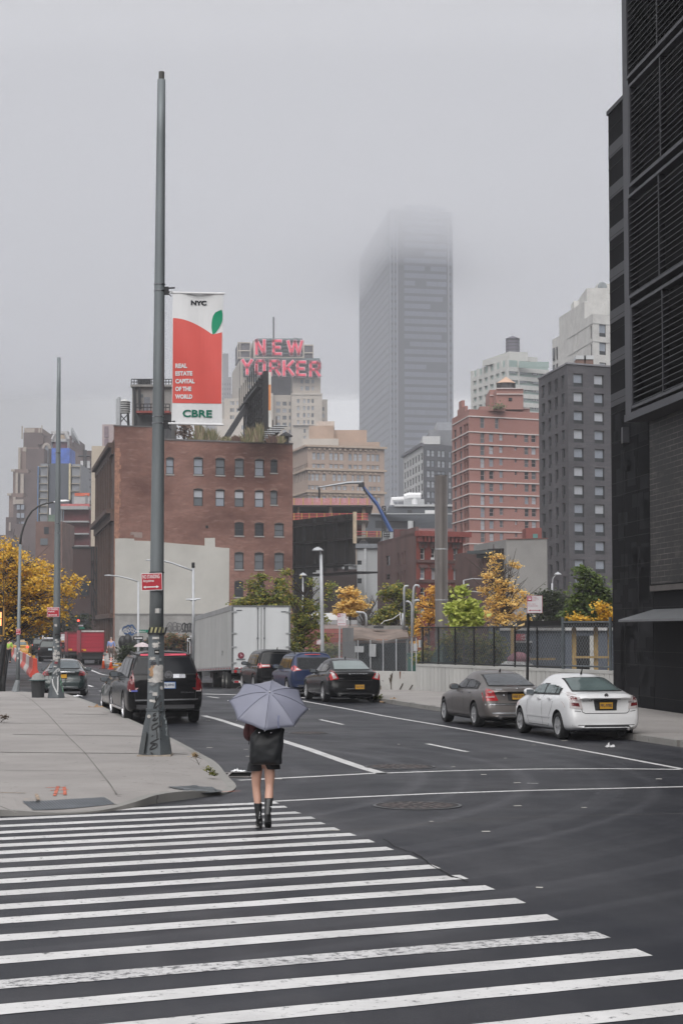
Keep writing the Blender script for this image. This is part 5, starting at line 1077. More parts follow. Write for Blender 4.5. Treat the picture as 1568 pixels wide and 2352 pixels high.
# ---- red and grey container-like wall behind the trees at the centre
cw=thing('corrugated_hoarding','pale and rusty red corrugated hoarding behind the green trees','hoarding',P(760,1500,120)); 
for k,(y0,y1,m_) in enumerate(((1408,1424,WHITEP),(1424,1434,mat('grey_sheet',(.3,.3,.31),.7,.15)),(1434,1444,mat('pinkish_sheet',(.33,.27,.26),.7,.15)),(1444,1545,mat('rusty_red_sheet',(.27,.10,.09),.7,.25,.6)))):
    boxpx(cw,'panel',m_,700,820 if k>0 else 800,y0,y1,120+k*.02,.3)
part(cw,'panel_seam',DARK,lambda m:[m.bb(P(700,y+1,119.9),P(820,y,119.95)) for y in (1455,1467,1479,1491)])
# ================================================================= the black building at the right
f0=Face((8.87,61.8),(8.87+.1210*50,61.8-.9926*50)); 
STB=mat('black_stone_cladding',(.010,.010,.0115),.8,.30,.35,0,.08); STL=mat('charcoal_stone_course',(.016,.016,.020),.5,.15,.5); SEAM=mat('cladding_seam',(.010,.010,.011),.9)
zr=f0.z(1397,263)
rb=thing('black_louvred_building','tall black stone building with giant louvre panels at the right edge','building',(8.87,61.8,0))
def bw(m):
    wall(m,f0,0,zr); b_=f0.b+Vector((20,3)); a_=f0.a+Vector((20,3)); wall(m,Face(a_,f0.a),0,zr); wall(m,Face(f0.b,b_),0,zr)
    m.add([f0.pt(0,zr),f0.pt(f0.L,zr),(b_.x,b_.y,zr),(a_.x,a_.y,zr)],[(0,1,2,3)])
part(rb,'wall',STB,bw)
z=zr-1.1
while z>9: part(rb,'stone_course',STL,lambda m: fbox(m,f0,.02,f0.u(1434,700),z-.42,z,0,.012)); z-=1.38
def seams(m):
    z=.5; k=0
    while z<zr-.5:
        fbox(m,f0,0,f0.u(1500,1300)+(0 if z>3.6 else 12),z,z+.018,.0,.014); z+=[.95,.42,.9,.45][k%4]; k+=1
    for x in (1433,1465,1498): u=f0.u(x,1300); fbox(m,f0,u,u+.015,0,9.3,0,.014)
part(rb,'cladding_joint',SEAM,seams)
rnd=random.Random(2)
def slabs(m):
    for k in range(60):
        u=rnd.uniform(0,f0.u(1500,1300)-1); z=rnd.uniform(.3,9); fbox(m,f0,u,u+rnd.uniform(.6,1.3),z,z+rnd.choice([.42,.9]),0,.006)
part(rb,'stone_slab',mat('slightly_paler_slab',(.012,.012,.014),.75,.3,.6,0,.12),slabs)
part(rb,'coping',STL,lambda m: fbox(m,f0,-.05,f0.L,zr-.02,zr+.12,-.4,.05))
# louvred volume standing proud of the wall
PO=.75; fq=Face(f0.pt(0,0,PO),f0.pt(f0.L,0,PO)); ul=fq.u(1433,700); fl=Face(f0.pt(ul,0,PO),f0.pt(f0.L,0,PO)); 
zb=fl.z(1436,961); ZT=34
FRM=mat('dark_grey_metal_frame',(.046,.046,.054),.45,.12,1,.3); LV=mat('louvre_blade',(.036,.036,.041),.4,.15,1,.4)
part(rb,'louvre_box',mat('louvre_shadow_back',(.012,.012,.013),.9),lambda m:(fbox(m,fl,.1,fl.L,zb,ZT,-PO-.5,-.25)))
part(rb,'corner_frame',FRM,lambda m:(fbox(m,fl,0,.62,zb,ZT,-PO,.0),fbox(m,fl,.0,fl.L,zb-.12,zb+.1,-PO,.04)))
edges=[941,702,685,446,429,192,175,-70,-90,-330]
zs=[fl.z(1450,y) for y in edges]
U1=.62
for i in range(0,len(zs),2):
    z0,z1=zs[i],zs[i+1]; sh=.0 if (i//2)%2 else .28
    us=[U1+.02+sh*0]; u=U1+ (0.25 if (i//2)%2==0 else 0)
    k=0
    while u<26:
        wd=6.4
        pr=MB()
        for (a,b,c,d) in ((u,u+wd,z0,z0+.09),(u,u+wd,z1-.09,z1),(u,u+.1,z0+.09,z1-.09),(u+wd-.1,u+wd,z0+.09,z1-.09)): fbox(pr,fl,a,b,c,d,-.22,.06)
        fo=pr.build('louvre_panel',FRM,rb,world=True)
        bl=MB(); n=int((z1-z0-.2)/.178)
        for q in range(n):
            zc=z0+.14+q*.178
            for (a,b) in ((u+.1,u+wd/2-.03),(u+wd/2+.03,u+wd-.1)):
                v=[fl.pt(a,zc,.03),fl.pt(b,zc,.03),fl.pt(b,zc+.085,-.12),fl.pt(a,zc+.085,-.12)]; bl.quad(*v); 
                v2=[fl.pt(a,zc-.018,.03),fl.pt(b,zc-.018,.03),fl.pt(b,zc,.03),fl.pt(a,zc,.03)]; bl.quad(*v2)
        fbox(bl,fl,u+wd/2-.03,u+wd/2+.03,z0+.09,z1-.09,-.15,.04)
        o=bl.build('louvre_blades',LV,fo); off=Vector(rb.location)
        for v in o.data.vertices: v.co-=off
        u+=wd+.35; k+=1
part(rb,'lightning_rod',DARK,lambda m:m.tube([f0.pt(f0.u(1422,240),zr,-.5),f0.pt(f0.u(1422,240),zr+.75,-.5)],.012,4))
part(rb,'pipe',FRM,lambda m:m.bb(f0.pt(f0.u(1442,980),zb-.5,0)+Vector((-.2,-.1,0)),f0.pt(f0.u(1442,980),zb,0)+Vector((.1,.2,0))))
# brick field with pale mortar
BBK=brick('black_brick_pale_mortar',(.010,.009,.009),(.015,.013,.013),(.14,.12,.11),.72,.165,.012,.3,.6,.5)
ub=f0.u(1498,1100); zb1=f0.z(1500,946); zb0=f0.z(1500,1343)
part(rb,'brick_field',BBK,lambda m: wall(m,Face(f0.pt(ub,0,.10),f0.pt(f0.L,0,.10)),zb0,zb1))
part(rb,'brick_field_edge',STB,lambda m: fbox(m,f0,ub-.02,ub,zb0,zb1,0,.11))
part(rb,'soffit_strip',mat('pale_soffit',(.16,.16,.17),.6,.3,1.5),lambda m: fbox(m,f0,ub,f0.L,zb1,zb1+.25,.0,.16))
part(rb,'stone_sill',mat('brown_grey_sill',(.085,.075,.07),.7,.2),lambda m: fbox(m,f0,ub+.1,f0.L,f0.z(1510,1358),f0.z(1510,1345),0,.16))
aw=thing('metal_canopy','grey metal canopy on the black building over the right pavement','canopy',f0.pt(f0.u(1490,1405),0,.5))
def awf(m):
    u0=f0.u(1500,1400); za=f0.z(1512,1399); p=[(u0-.1,za-.02,0),(u0-.1,za-.02,0)]
    vs=[f0.pt(u0,za,.0),f0.pt(f0.L,za,.0),f0.pt(f0.L,za-.32,1.1),f0.pt(u0,za-.32,1.1)]; vs2=[v-Vector((0,0,.06)) for v in vs]
    m.add(vs+vs2,[(3,2,1,0),(4,5,6,7),(0,1,5,4),(1,2,6,5),(2,3,7,6),(3,0,4,7)])
part(aw,'canopy_sheet',mat('canopy_grey',(.17,.175,.185),.4,.1,1,.3),awf)
# ================================================================= retaining wall, fences, lot
CW=mat('board_marked_concrete',(.44,.435,.42),.85,.14,.8,streak=True)
wf=Face((3.0,76.0),(8.95,61.95)); zw0=wf.z(956,1524.5); zw1=wf.z(1400,1556)
ww=thing('retaining_wall','ribbed pale concrete retaining wall below the black chain-link fence','wall',(3.0,76.0,0))
def wallp(m):
    n=46
    for i in range(n):
        a=wf.L*i/n; b=wf.L*(i+1)/n; o=0.0
        m.add([wf.pt(a,.1,.00),wf.pt(b-.03,.1,.00),wf.pt(b-.03,1.1,.0),wf.pt(a,1.1,0)],[(0,1,2,3)]); m.add([wf.pt(b-.03,.1,-.05),wf.pt(b,.1,-.05),wf.pt(b,1.1,-.05),wf.pt(b-.03,1.1,-.05)],[(0,1,2,3)])
        for q in (b-.03,b): m.add([wf.pt(q,.1,.0),wf.pt(q,.1,-.05),wf.pt(q,1.1,-.05),wf.pt(q,1.1,0)],[(0,1,2,3)])
    fbox(m,wf,0,wf.L,.1,1.1,-.5,-.05)
part(ww,'wall',CW,wallp); part(ww,'coping',mat('smooth_wall_cap',(.42,.415,.40),.8,.1),lambda m: fbox(m,wf,-.02,wf.L+.02,1.1,1.2,-.52,.02))
wl_=Face((-.7,78.6),(3.0,76.02)); 
lw_=thing('low_wall','low rust-stained whitewashed wall behind the black sedan','wall',(0,77,0)); part(lw_,'wall',concrete('stained_white_wall',(.50,.49,.47)),lambda m: fbox(m,wl_,0,wl_.L,.1,.88,-.4,0))
part(lw_,'stain',mat('rust_stain',(.16,.08,.05),.9,.4,6),lambda m:[m.quad(wl_.pt(wl_.u(x),.88,.005),wl_.pt(wl_.u(x)+.09,.88,.005),wl_.pt(wl_.u(x)+.05,.6,.005),wl_.pt(wl_.u(x)+.02,.58,.005)) for x in (916,)])
part(lw_,'crack_vine',mat('dead_vine',(.07,.055,.04),.9),lambda m:[m.tube([wl_.pt(wl_.u(x0),z0,.03),wl_.pt(wl_.u(x1),z1,.03)],.02,4) for x0,z0,x1,z1 in ((898,.15,897,.75),(897,.4,900,.7),(898,.35,894,.62),(897,.6,901,.8),(918,.15,925,.4),(940,.15,947,.35))])
# black fence with windscreen panels (front) and chain link (right)
CL=netmat('galvanized_chain_link',(.20,.22,.24),5.5,.085); CLB=netmat('black_windscreen_net',(.012,.012,.013),14,.30,0)
fn=thing('chain_link_fence','black mesh fence with dark windscreen on top of the retaining wall','fence',(wf.pt(0,1.2,-.2)))
ze=wf.z(965,1441)  # top
ug=wf.u(1286,1450)
def fpanel(a,b,z0,z1,m,nm='mesh',out=-.2):
    q=[wf.pt(u,z,out) for u,z in ((a,z0),(b,z0),(b,z1),(a,z1))]; mb=MB(); mb.quad(*q,0,[(a,z0),(b,z0),(b,z1),(a,z1)]); return mb
fpanel(0,ug,1.22,ze,CLB).build('windscreen',CLB,fn,world=True)
fpanel(0,ug,1.22,ze,CL,out=-.16).build('mesh',CL,fn,world=True)
xs=[964,1000,1038,1081,1127,1175,1226,1286]
for x in xs[:-1]:
    u=wf.u(x,1500); mb=MB(); mb.tube([wf.pt(u,1.2,-.12),wf.pt(u,ze+.03,-.12)],.035,6); mb.build('post',BLACK,fn,world=True)
for z in (1.26,ze): mb=MB(); mb.tube([wf.pt(0,z,-.12),wf.pt(ug,z,-.12)],.028,6); mb.build('rail',BLACK,fn,world=True)
gp=mat('grey_green_post',(.10,.115,.125),.5,.2,2,.3)
fg=thing('chain_link_fence','open grey chain-link panel between two thick posts by the black building','fence',(wf.pt(ug,1.2,-.2)))
ue=wf.u(1395,1500); 
for u in (ug,ue): mb=MB(); mb.tube([wf.pt(u,1.2,-.1),wf.pt(u,ze+.32,-.1)],.055,8); mb.build('post',gp,fg,world=True)
for z in (1.32,ze+.15): mb=MB(); mb.tube([wf.pt(ug,z,-.1),wf.pt(ue,z,-.1)],.03,6); mb.build('rail',gp,fg,world=True)
fpanel(ug,wf.L,1.28,ze+.15,CL,out=-.13).build('mesh',CL,fg,world=True)
# back fence with green screen along the low wall
bf=Face((-1.0,86.5),(2.9,77.0)); 
zf0,zf1=bf.z(960,1540),bf.z(955,1466)
fk_=thing('chain_link_fence','grey chain-link fence with posted notices behind the black sedan','fence',bf.pt(0,.5,0))
q=[bf.pt(u,z,0) for u,z in ((0,.5),(bf.L,.5),(bf.L,zf1),(0,zf1-.25))]; mb=MB(); mb.quad(*q,0,[(0,.5),(bf.L,.5),(bf.L,zf1),(0,zf1)]); mb.build('mesh',netmat('grey_fence_net',(.22,.24,.26),6,.09,.0),fk_,world=True)
q=[bf.pt(u,z,-.05) for u,z in ((0,.5),(bf.L,.5),(bf.L,zf1),(0,zf1-.25))]; mb=MB(); mb.quad(*q,0,[(0,.5),(bf.L,.5),(bf.L,zf1),(0,zf1)]); mb.build('screen',netmat('faded_screen',(.10,.11,.12),14,.15,.0),fk_,world=True)
for x in (781,824,853,882,912,948,958): u=bf.u(x,1500); mb=MB(); mb.tube([bf.pt(u,.5,.05),bf.pt(u,zf1-.2*(1-u/bf.L),.05)],.03,6); mb.build('post',GALVL,fk_,world=True)
for x0,x1,y0,y1 in ((851,866,1479,1508),(818,838,1484,1498),(1000-36,1000-27,1470,1487),(952,961,1478,1495)):
    mb=MB(); fbox(mb,bf,bf.u(x0,1500),bf.u(x1,1500),bf.z(x0,y1),bf.z(x0,y0),.06,.07); mb.build('notice',mat('faded_notice',(.45,.46,.47),.7),fk_,world=True)
tp=thing('tarpaulin_heap','dark green tarpaulin peak behind the grey fence','tarpaulin',bf.pt(bf.u(905,1500),.3,-2.2)); mb=MB()
zz=[(-1.75,0),(-1.0,.45),(-.55,1.0),(0,1.75),(.35,1.1),(.9,.5),(1.6,.1),(1.9,0)]; vs=[(x*.98,y,z*(1 if j==1 else .05 if z else 0)) for j,y in enumerate((-.6,0,.6)) for x,z in zz]; n=len(zz)
mb.add(vs,[(j*n+i,j*n+i+1,(j+1)*n+i+1,(j+1)*n+i) for j in range(2) for i in range(n-1)]); mb.build('cover',mat('dark_green_tarp',(.02,.05,.045),.5,.3,2),tp)
gb_=thing('green_skip','flat teal green skip behind the grey fence','skip',bf.pt(bf.u(870,1500),.3,-2.6)); mb=MB(); mb.box((0,0,.75),(2.3,1,.9)); mb.build('skip_body',mat('teal_green_skip',(.04,.15,.12),.6,.15),gb_); mb=MB(); mb.box((0,0,1.22),(2.4,1.1,.08)); mb.build('rim',mat('dark_teal',(.03,.09,.08),.6),gb_)
# derelict shed with rusty roof
sh=thing('derelict_shed','derelict shed with a sagging rusty roof behind the grey fence','shed',(3,92,0)); 
rm=mat('rusty_brown_roof',(.17,.13,.11),.8,.35,1.2); 
Z=90
def roofq(m):
    a,b,c,d=P(812,1467,Z),P(938,1464,Z),P(934,1447,Z+4),P(800,1441,Z+4); 
    n=10
    for i in range(n):
        t0,t1=i/n,(i+1)/n; s0=.06*math.sin(t0*9); s1=.06*math.sin(t1*9)
        p=[a.lerp(b,t0)+Vector((0,0,s0-.1*math.sin(math.pi*t0))),a.lerp(b,t1)+Vector((0,0,s1-.1*math.sin(math.pi*t1))),d.lerp(c,t1)+Vector((0,0,s1*.6)),d.lerp(c,t0)+Vector((0,0,s0*.6))]
        m.quad(*p); m.quad(*[v-Vector((0,0,.08)) for v in p[::-1]]); m.quad(p[0]-Vector((0,0,.1)),p[1]-Vector((0,0,.1)),p[1],p[0])
part(sh,'roof',rm,roofq); boxpx(sh,'upper_roof',mat('grey_felt_roof',(.22,.21,.2),.85,.3,1),800,936,1437,1447,Z+4.1,5)
part(sh,'beam',mat('orange_wood_beam',(.20,.10,.06),.7,.2),lambda m:m.tube([P(812,1474,Z+.3),P(935,1472,Z+.3)],.09,4))
boxpx(sh,'interior',mat('shed_dark',(.02,.018,.018),.9),812,940,1470,1560,Z+2.5,.3); boxpx(sh,'side_wall',mat('grey_boarding',(.17,.17,.175),.85,.25,1,streak=True),786,812,1442,1560,Z+.2,.3)  # near-black sheet stands in for the shade inside the shed
part(sh,'post',mat('grey_shed_post',(.2,.2,.2),.8),lambda m:[m.tube([P(x,1545,Z+.1),P(x,1468,Z+.1)],.06,5) for x in (815,935)])
part(sh,'roof_debris',mat('torn_felt',(.04,.04,.045),.8),lambda m:(m.bb(P(858,1443,Z+3),P(880,1438,Z+3.4)),m.bb(P(925,1447,Z+3),P(938,1441,Z+3.3)),m.bb(P(868,1436,Z+3),P(884,1434,Z+3.3))))
# trailer office with posts behind the right fence
ot=thing('site_trailer','grey-blue site trailer office behind the chain-link fence','trailer',(8.5,80,0)); 
Z=82; boxpx(ot,'wall',mat('grey_blue_corrugated',(.095,.11,.14),.7,.12,2),1150,1420,1447,1572,Z,3); boxpx(ot,'roof_edge',mat('pale_scalloped_edge',(.5,.5,.5),.6),1148,1425,1441,1448,Z-.15,.3)
boxpx(ot,'window',GD,1182,1220,1476,1500,Z-.05,.1); boxpx(ot,'window_frame',PALE,1176,1222,1472,1476,Z-.07,.1); boxpx(ot,'doorway',BLACK,1318,1352,1460,1565,Z-.06,.1); boxpx(ot,'door_frame',mat('peeling_white_frame',(.5,.5,.48),.7,.3),1354,1363,1460,1565,Z-.1,.12)
part(ot,'safety_sign',[mat('dark_pink_sign',(.4,.08,.1),.6),WHITEP],lambda m:(m.bb(P(1184,1471,Z-.1),P(1205,1456,Z-.14)),text_in(m,'SAVE',1,1,1,1,flat(0,0,0)) if 0 else text_in(m,'THIS IS',P(1186,0,Z).x,P(1203,0,Z).x,P(0,1462.5,Z).z,P(0,1457.5,Z).z,flat(0,Z-.145,0),mi=1),text_in(m,'TRAILER',P(1186,0,Z).x,P(1203,0,Z).x,P(0,1469.5,Z).z,P(0,1464.5,Z).z,flat(0,Z-.145,0),mi=1)))
yp=mat('weathered_yellow_timber',(.42,.29,.12),.8,.25,2)
pf=thing('timber_shelter','timber post shelter with a dark roof behind the right fence','shelter',(10,74,0)); Z=74
part(pf,'roof',BLACK,lambda m:(m.bb(P(1205,1441,Z-.5),P(1410,1427,Z+3)),))
for x in (1177,1318,1368,1400): mb=MB(); mb.bb(P(x-4,1578,Z),P(x+3,1440,Z+.15)); mb.build('post',yp,pf,world=True)
part(pf,'rail',yp,lambda m:(m.bb(P(1318,1512,Z-.1),P(1400,1507,Z)),m.bb(P(1174,1516,Z-.1),P(1275,1511,Z)),m.tube([P(1178,1447,Z-.3),P(1205,1434,Z-.3)],.07,4)))
wbg=thing('rubble_bag','white woven rubble sack behind the black fence','sack',Vector((P(1185,1545,72).x,72,.3))); mb=MB(); mb.lathe((0,0,.0),[(.70,0),(.78,.5),(.74,.85),(.45,1.05),(.1,1.1)],14); mb.build('sack',mat('white_woven_sack',(.5,.5,.49),.8,.25,3),wbg,smooth=True)
mb=MB(); mb.lathe((.1,0,1.02),[(.4,0),(.45,.18),(.2,.36),(.02,.4)],12); mb.build('pink_cloth',mat('dusty_pink_cloth',(.33,.15,.18),.8),wbg,smooth=True)
# tall steel column
sc=thing('steel_flue','tall ribbed stainless steel chimney pipe rising behind the black fence','chimney',(G(1013,1560).x,84,0)); sc.location=(P(1013,1300,84).x,84,0)
hz_=P(1013,1093,84).z; r_=.285; mb=MB(); prof=[]; n=14
for i in range(n+1):
    z=hz_*i/n; prof.append((r_*(1+.018*(i%2)),z))
prof.insert(-1,(r_,hz_-.02)); mb.lathe((0,0,0),prof,28); ssm=mat('brushed_stainless',(.27,.245,.235),.38,.40,1.1,.6,streak=True); mb.build('pipe',ssm,sc,smooth=True)
mb=MB(); 
for z in (hz_*.12,hz_*.41,hz_*.65): mb.lathe((0,0,z),[(r_*1.03,0),(r_*1.045,.02),(r_*1.03,.04)],28)
mb.build('joint_ring',GALVL,sc); mb=MB(); mb.lathe((0,0,hz_+.03),[(r_*.97,.0),(r_*.2,.0)],20); mb.build('opening',BLACK,sc)
# ================================================================= cars
def interp(t,y):
    if y<=t[0][0]: return t[0][1]
    if y>=t[-1][0]: return t[-1][1]
    for i in range(len(t)-1):
        if t[i][0]<=y<=t[i+1][0]:
            a,b=t[i],t[i+1]; u=(y-a[0])/(b[0]-a[0])
            m0=(b[1]-t[i-1][1])/(b[0]-t[i-1][0]) if i>0 else (b[1]-a[1])/(b[0]-a[0])
            m1=(t[i+2][1]-a[1])/(t[i+2][0]-a[0]) if i+2<len(t) else (b[1]-a[1])/(b[0]-a[0])
            lim=lambda m,s: 0 if m*s<0 else m
            s_=(b[1]-a[1])/(b[0]-a[0]); 
            if abs(s_)<1e-6: m0=m1=0
            else:
                m0=0 if m0*s_<0 else max(min(m0,3*abs(s_)),-3*abs(s_)); m1=0 if m1*s_<0 else max(min(m1,3*abs(s_)),-3*abs(s_))
            h=b[0]-a[0]; u2,u3=u*u,u*u*u
            return (2*u3-3*u2+1)*a[1]+(u3-2*u2+u)*h*m0+(-2*u3+3*u2)*b[1]+(u3-u2)*h*m1
def paint(name,col,metal=.0,rough=.25,coat=.8): 
    m=mat(name,col,rough,.06,.8,metal,.5,coat=coat); return m
def car_body(sp):
    """closed body: lofted cross sections, subdivided, wheel openings cut"""
    L=sp['L']; y0=-L/2; y1=L/2; n=34
    ys=[y0+L*(.5-.5*math.cos(math.pi*i/(n-1)))*.35+ (L*i/(n-1))*.65 for i in range(n)]
    rp=sp['rear']; fp=sp['front']
    vs=[]; ring=[]
    for y in ys:
        zt=interp(sp['top'],y); zb=interp(sp['bot'],y); be=min(interp(sp['belt'],y),zt-.05); w_=interp(sp['w'],y); wt=interp(sp['wt'],y); 
        sec=[(0,zb),(.55*w_,zb),(.86*w_,zb+.005),(.955*w_,zb+.05),(.985*w_,zb+.16),(w_,zb+(be-zb)*.42),(w_*1.0,zb+(be-zb)*.64),(w_*.985,be-.07),(w_*.955,be-.012),(w_*.925,be+.012)]
        g=zt-be
        x0=w_*.925
        if g<.16: up=[(x0+(wt-x0)*.5,be+g*.42),(wt,zt-g*.22),(wt*.72,zt-g*.06),(wt*.4,zt-.005),(0,zt)]
        else: up=[(x0+(wt+.035-x0)*.5,be+g*.46),(wt+.03,zt-.13*min(1,g/.3)),(wt*.86,zt-.035),(wt*.5,zt-.008),(0,zt)]
        sec=sec+up; row=[]
        full=[(x,z) for x,z in sec]+[(-x,z) for x,z in sec[-2:0:-1]]
        for x,z in full:
            dy=interp(rp,z)*max(0,1-(y-y0)/.75)**1.3 if rp else 0
            dy-=interp(fp,z)*max(0,1-(y1-y)/.6)**1.3 if fp else 0
            # plan rounding of the two ends
            e_=max(0,1-(y-y0)/.5)**2; dy+=e_*.16*(abs(x)/max(.1,w_))**4
            e_=max(0,1-(y1-y)/.6)**2; dy-=e_*.22*(abs(x)/max(.1,w_))**3
            row.append(len(vs)); vs.append((x,y+dy,z))
        ring.append(row)
    m=len(ring[0]); h=len(sec)
    fs=[]
    for i in range(n-1):
        for k in range(m): k2=(k+1)%m; fs.append((ring[i][k],ring[i][k2],ring[i+1][k2],ring[i+1][k]))
    # end caps as ladders with three inner columns
    for row,fl_ in ((ring[0],1),(ring[-1],0)):
        prev=None
        for k in range(1,h-1):
            a=row[k]; b=row[m-k]; va,vb=Vector(vs[a]),Vector(vs[b]); c=[a]
            for t in (.25,.5,.75):
                q=va.lerp(vb,t); q.y+=(-1 if fl_ else 1)*.05*math.sin(math.pi*t); c.append(len(vs)); vs.append(tuple(q))
            c.append(b)
            if prev:
                for j in range(4): fs.append((prev[j],prev[j+1],c[j+1],c[j]) if not fl_ else (prev[j+1],prev[j],c[j],c[j+1]))
            else: fs.append((row[0],)+tuple(c[::-1]) if not fl_ else (row[0],)+tuple(c))
            prev=c
        fs.append((row[h-1],)+tuple(prev) if not fl_ else (row[h-1],)+tuple(prev[::-1]))
    me=bpy.data.meshes.new('b'); me.from_pydata(vs,[],fs); bm=bmesh.new(); bm.from_mesh(me); bmesh.ops.recalc_face_normals(bm,faces=bm.faces); bm.to_mesh(me); bm.free()
    me.materials.append(sp['paint']); me.materials.append(DARK)
    o=bpy.data.objects.new('b',me); COL.objects.link(o); md=o.modifiers.new('s','SUBSURF'); md.levels=1; md.render_levels=1
    cut=MB(); rw=sp['wr']+.045
    for yy in sp['wy']:
        for sx in (-1,1):
            c=[( (sx*(interp(sp['w'],yy)-.34)),yy,sp['wr']+.02),(sx*1.4,yy,sp['wr']+.02)]
            n_=28; v_=[]
            for (x,_,z) in c:
                for k in range(n_):
                    a=2*math.pi*k/n_; v_.append((x,yy+rw*math.cos(a),z+rw*math.sin(a)))
            f_=[(k,(k+1)%n_,n_+(k+1)%n_,n_+k) for k in range(n_)]+[tuple(range(n_-1,-1,-1)),tuple(range(n_,2*n_))]
            cut.add(v_,f_,0)
    co=cut.build('c',[DARK]); bm=bmesh.new(); bm.from_mesh(co.data); bmesh.ops.recalc_face_normals(bm,faces=bm.faces); bm.to_mesh(co.data); bm.free()
    md=o.modifiers.new('bo','BOOLEAN'); md.operation='DIFFERENCE'; md.object=co; md.solver='EXACT'; md.material_mode='TRANSFER'
    dg=bpy.context.evaluated_depsgraph_get(); res=bpy.data.meshes.new_from_object(o.evaluated_get(dg),depsgraph=dg)
    bpy.data.objects.remove(o); bpy.data.objects.remove(co)
    for p in res.polygons: p.use_smooth=True
    try: res.set_sharp_from_angle(angle=R(38))
    except Exception: pass
    return res
class Decals:
    def __init__(s,me): 
        bm=bmesh.new(); bm.from_mesh(me); bmesh.ops.triangulate(bm,faces=bm.faces); s.t=BVHTree.FromBMesh(bm); s.bm=bm
    def proj(s,a,b,mode,off):
        if mode=='L': o,d=Vector((-3,a,b)),Vector((1,0,0))
        elif mode=='R': o,d=Vector((3,a,b)),Vector((-1,0,0))
        elif mode=='B': o,d=Vector((a,-5,b)),Vector((0,1,0))
        elif mode=='F': o,d=Vector((a,5,b)),Vector((0,-1,0))
        elif mode=='T': o,d=Vector((a,b,4)),Vector((0,0,-1))
        h=s.t.ray_cast(o,d)
        if h[0] is None:
            return None
        if mode in('L','R') and abs(h[0].x)<.66: return None
        n=h[1] if h[1].dot(d)<0 else -h[1]
        return h[0]-d*off*.6+n*off*.4
    def poly(s,mb,pts,mode,off=.006,step=.09,mi=0):
        bm=bmesh.new(); f=bm.faces.new([bm.verts.new((p[0],p[1],0)) for p in pts])
        xs=[p[0] for p in pts]; zs=[p[1] for p in pts]
        for ax,lo,hi in ((0,min(xs),max(xs)),(1,min(zs),max(zs))):
            k=int((hi-lo)/step)+1
            for i in range(1,k):
                co=[0,0,0]; no=[0,0,0]; co[ax]=lo+(hi-lo)*i/k; no[ax]=1
                bmesh.ops.bisect_plane(bm,geom=bm.verts[:]+bm.edges[:]+bm.faces[:],plane_co=co,plane_no=no)
        bm.verts.index_update(); q=[s.proj(v.co.x,v.co.y,mode,off) for v in bm.verts]
        fs=[tuple(v.index for v in f.verts) for f in bm.faces if all(q[v.index] is not None for v in f.verts)]
        if mode in('L','F'): fs=[f_[::-1] for f_ in fs]
        q=[v if v is not None else Vector((0,0,0)) for v in q]
        # orientation is irrelevant for shading of thin opaque decals
        mb.add(q,fs,mi); bm.free(); return mb
    def line(s,mb,pts,mode,wd=.012,off=.008,mi=0,step=.12):
        for a,b in zip(pts,pts[1:]):
            a,b=Vector(a),Vector(b); L=(b-a).length
            if L<1e-6: continue
            n=max(1,int(L/step)); d=(b-a)/L; nn=Vector((-d.y,d.x))*wd/2
            for i in range(n):
                p,q=a.lerp(b,i/n),a.lerp(b,(i+1)/n); c=[s.proj(*(p-nn),mode,off),s.proj(*(q-nn),mode,off),s.proj(*(q+nn),mode,off),s.proj(*(p+nn),mode,off)]
                if all(v is not None for v in c): mb.add(c,[(0,1,2,3)],mi)
        return mb
def wheel(root,x,y,r,wd,spokes,rimm,sx,twin=False):
    o=Vector((x,y,r)); 
    ax=Matrix.Rotation(R(90)*sx,3,'Y')
    mb=MB(); mb.lathe((0,0,0),[(r*.62,-wd/2),(r*.93,-wd/2),(r*.99,-wd*.34),(r,-wd*.15),(r,wd*.15),(r*.99,wd*.34),(r*.93,wd/2),(r*.66,wd/2),(r*.64,wd*.3)],32,0,ax)
    t=mb.build('wheel',RUBBER,root,smooth=True); t.location=o
    mb=MB(); rr_=r*.655
    mb.lathe((0,0,0),[(rr_*.97,wd*.30),(rr_*1.0,wd*.5),(rr_*.93,wd*.5),(rr_*.9,wd*.22)],32,0,ax)
    for k in range(spokes):
        a=2*math.pi*k/spokes+.3; ca,sa=math.cos(a),math.sin(a); hw=rr_*(.42 if spokes<8 else .2)*.5
        pts=[(rr_*.12,hw*.8),(rr_*.94,hw*.62),(rr_*.94,-hw*.62),(rr_*.12,-hw*.8)]; vs=[]
        for z in (wd*.46,wd*.30):
            for (u,v) in pts: vs.append(ax@Vector((u*ca-v*sa,u*sa+v*ca,z)))
        mb.add(vs,[(0,1,2,3),(7,6,5,4),(0,4,5,1),(1,5,6,2),(2,6,7,3),(3,7,4,0)])
    mb.lathe((0,0,0),[(rr_*.24,wd*.2),(rr_*.24,wd*.47),(rr_*.1,wd*.5)],14,0,ax)
    mb.build('rim',rimm,t,smooth=False)
    mb=MB(); mb.lathe((0,0,0),[(rr_*.92,wd*.05),(rr_*.1,wd*.08)],20,0,ax); mb.build('brake_disc',mat('brake_dark',(.05,.05,.052),.5,.2,5,.5),t)
TAIL=mat('tail_lamp_red',(.42,.015,.02),.12,.1,4,0,.8,coat=.5); TAILW=mat('tail_lamp_clear',(.55,.5,.5),.15,.1,4,0,.8,coat=.5); TAILD=mat('tail_lamp_dark_red',(.14,.01,.013),.12,.1,4,0,.8,coat=.5)
ORNG=mat('orange_plate',(.62,.33,.03),.5,.08); PLTB=mat('plate_dark_blue',(.02,.03,.08),.5); HEADL=mat('headlamp',(.5,.5,.52),.1,.1,3,0,.9)
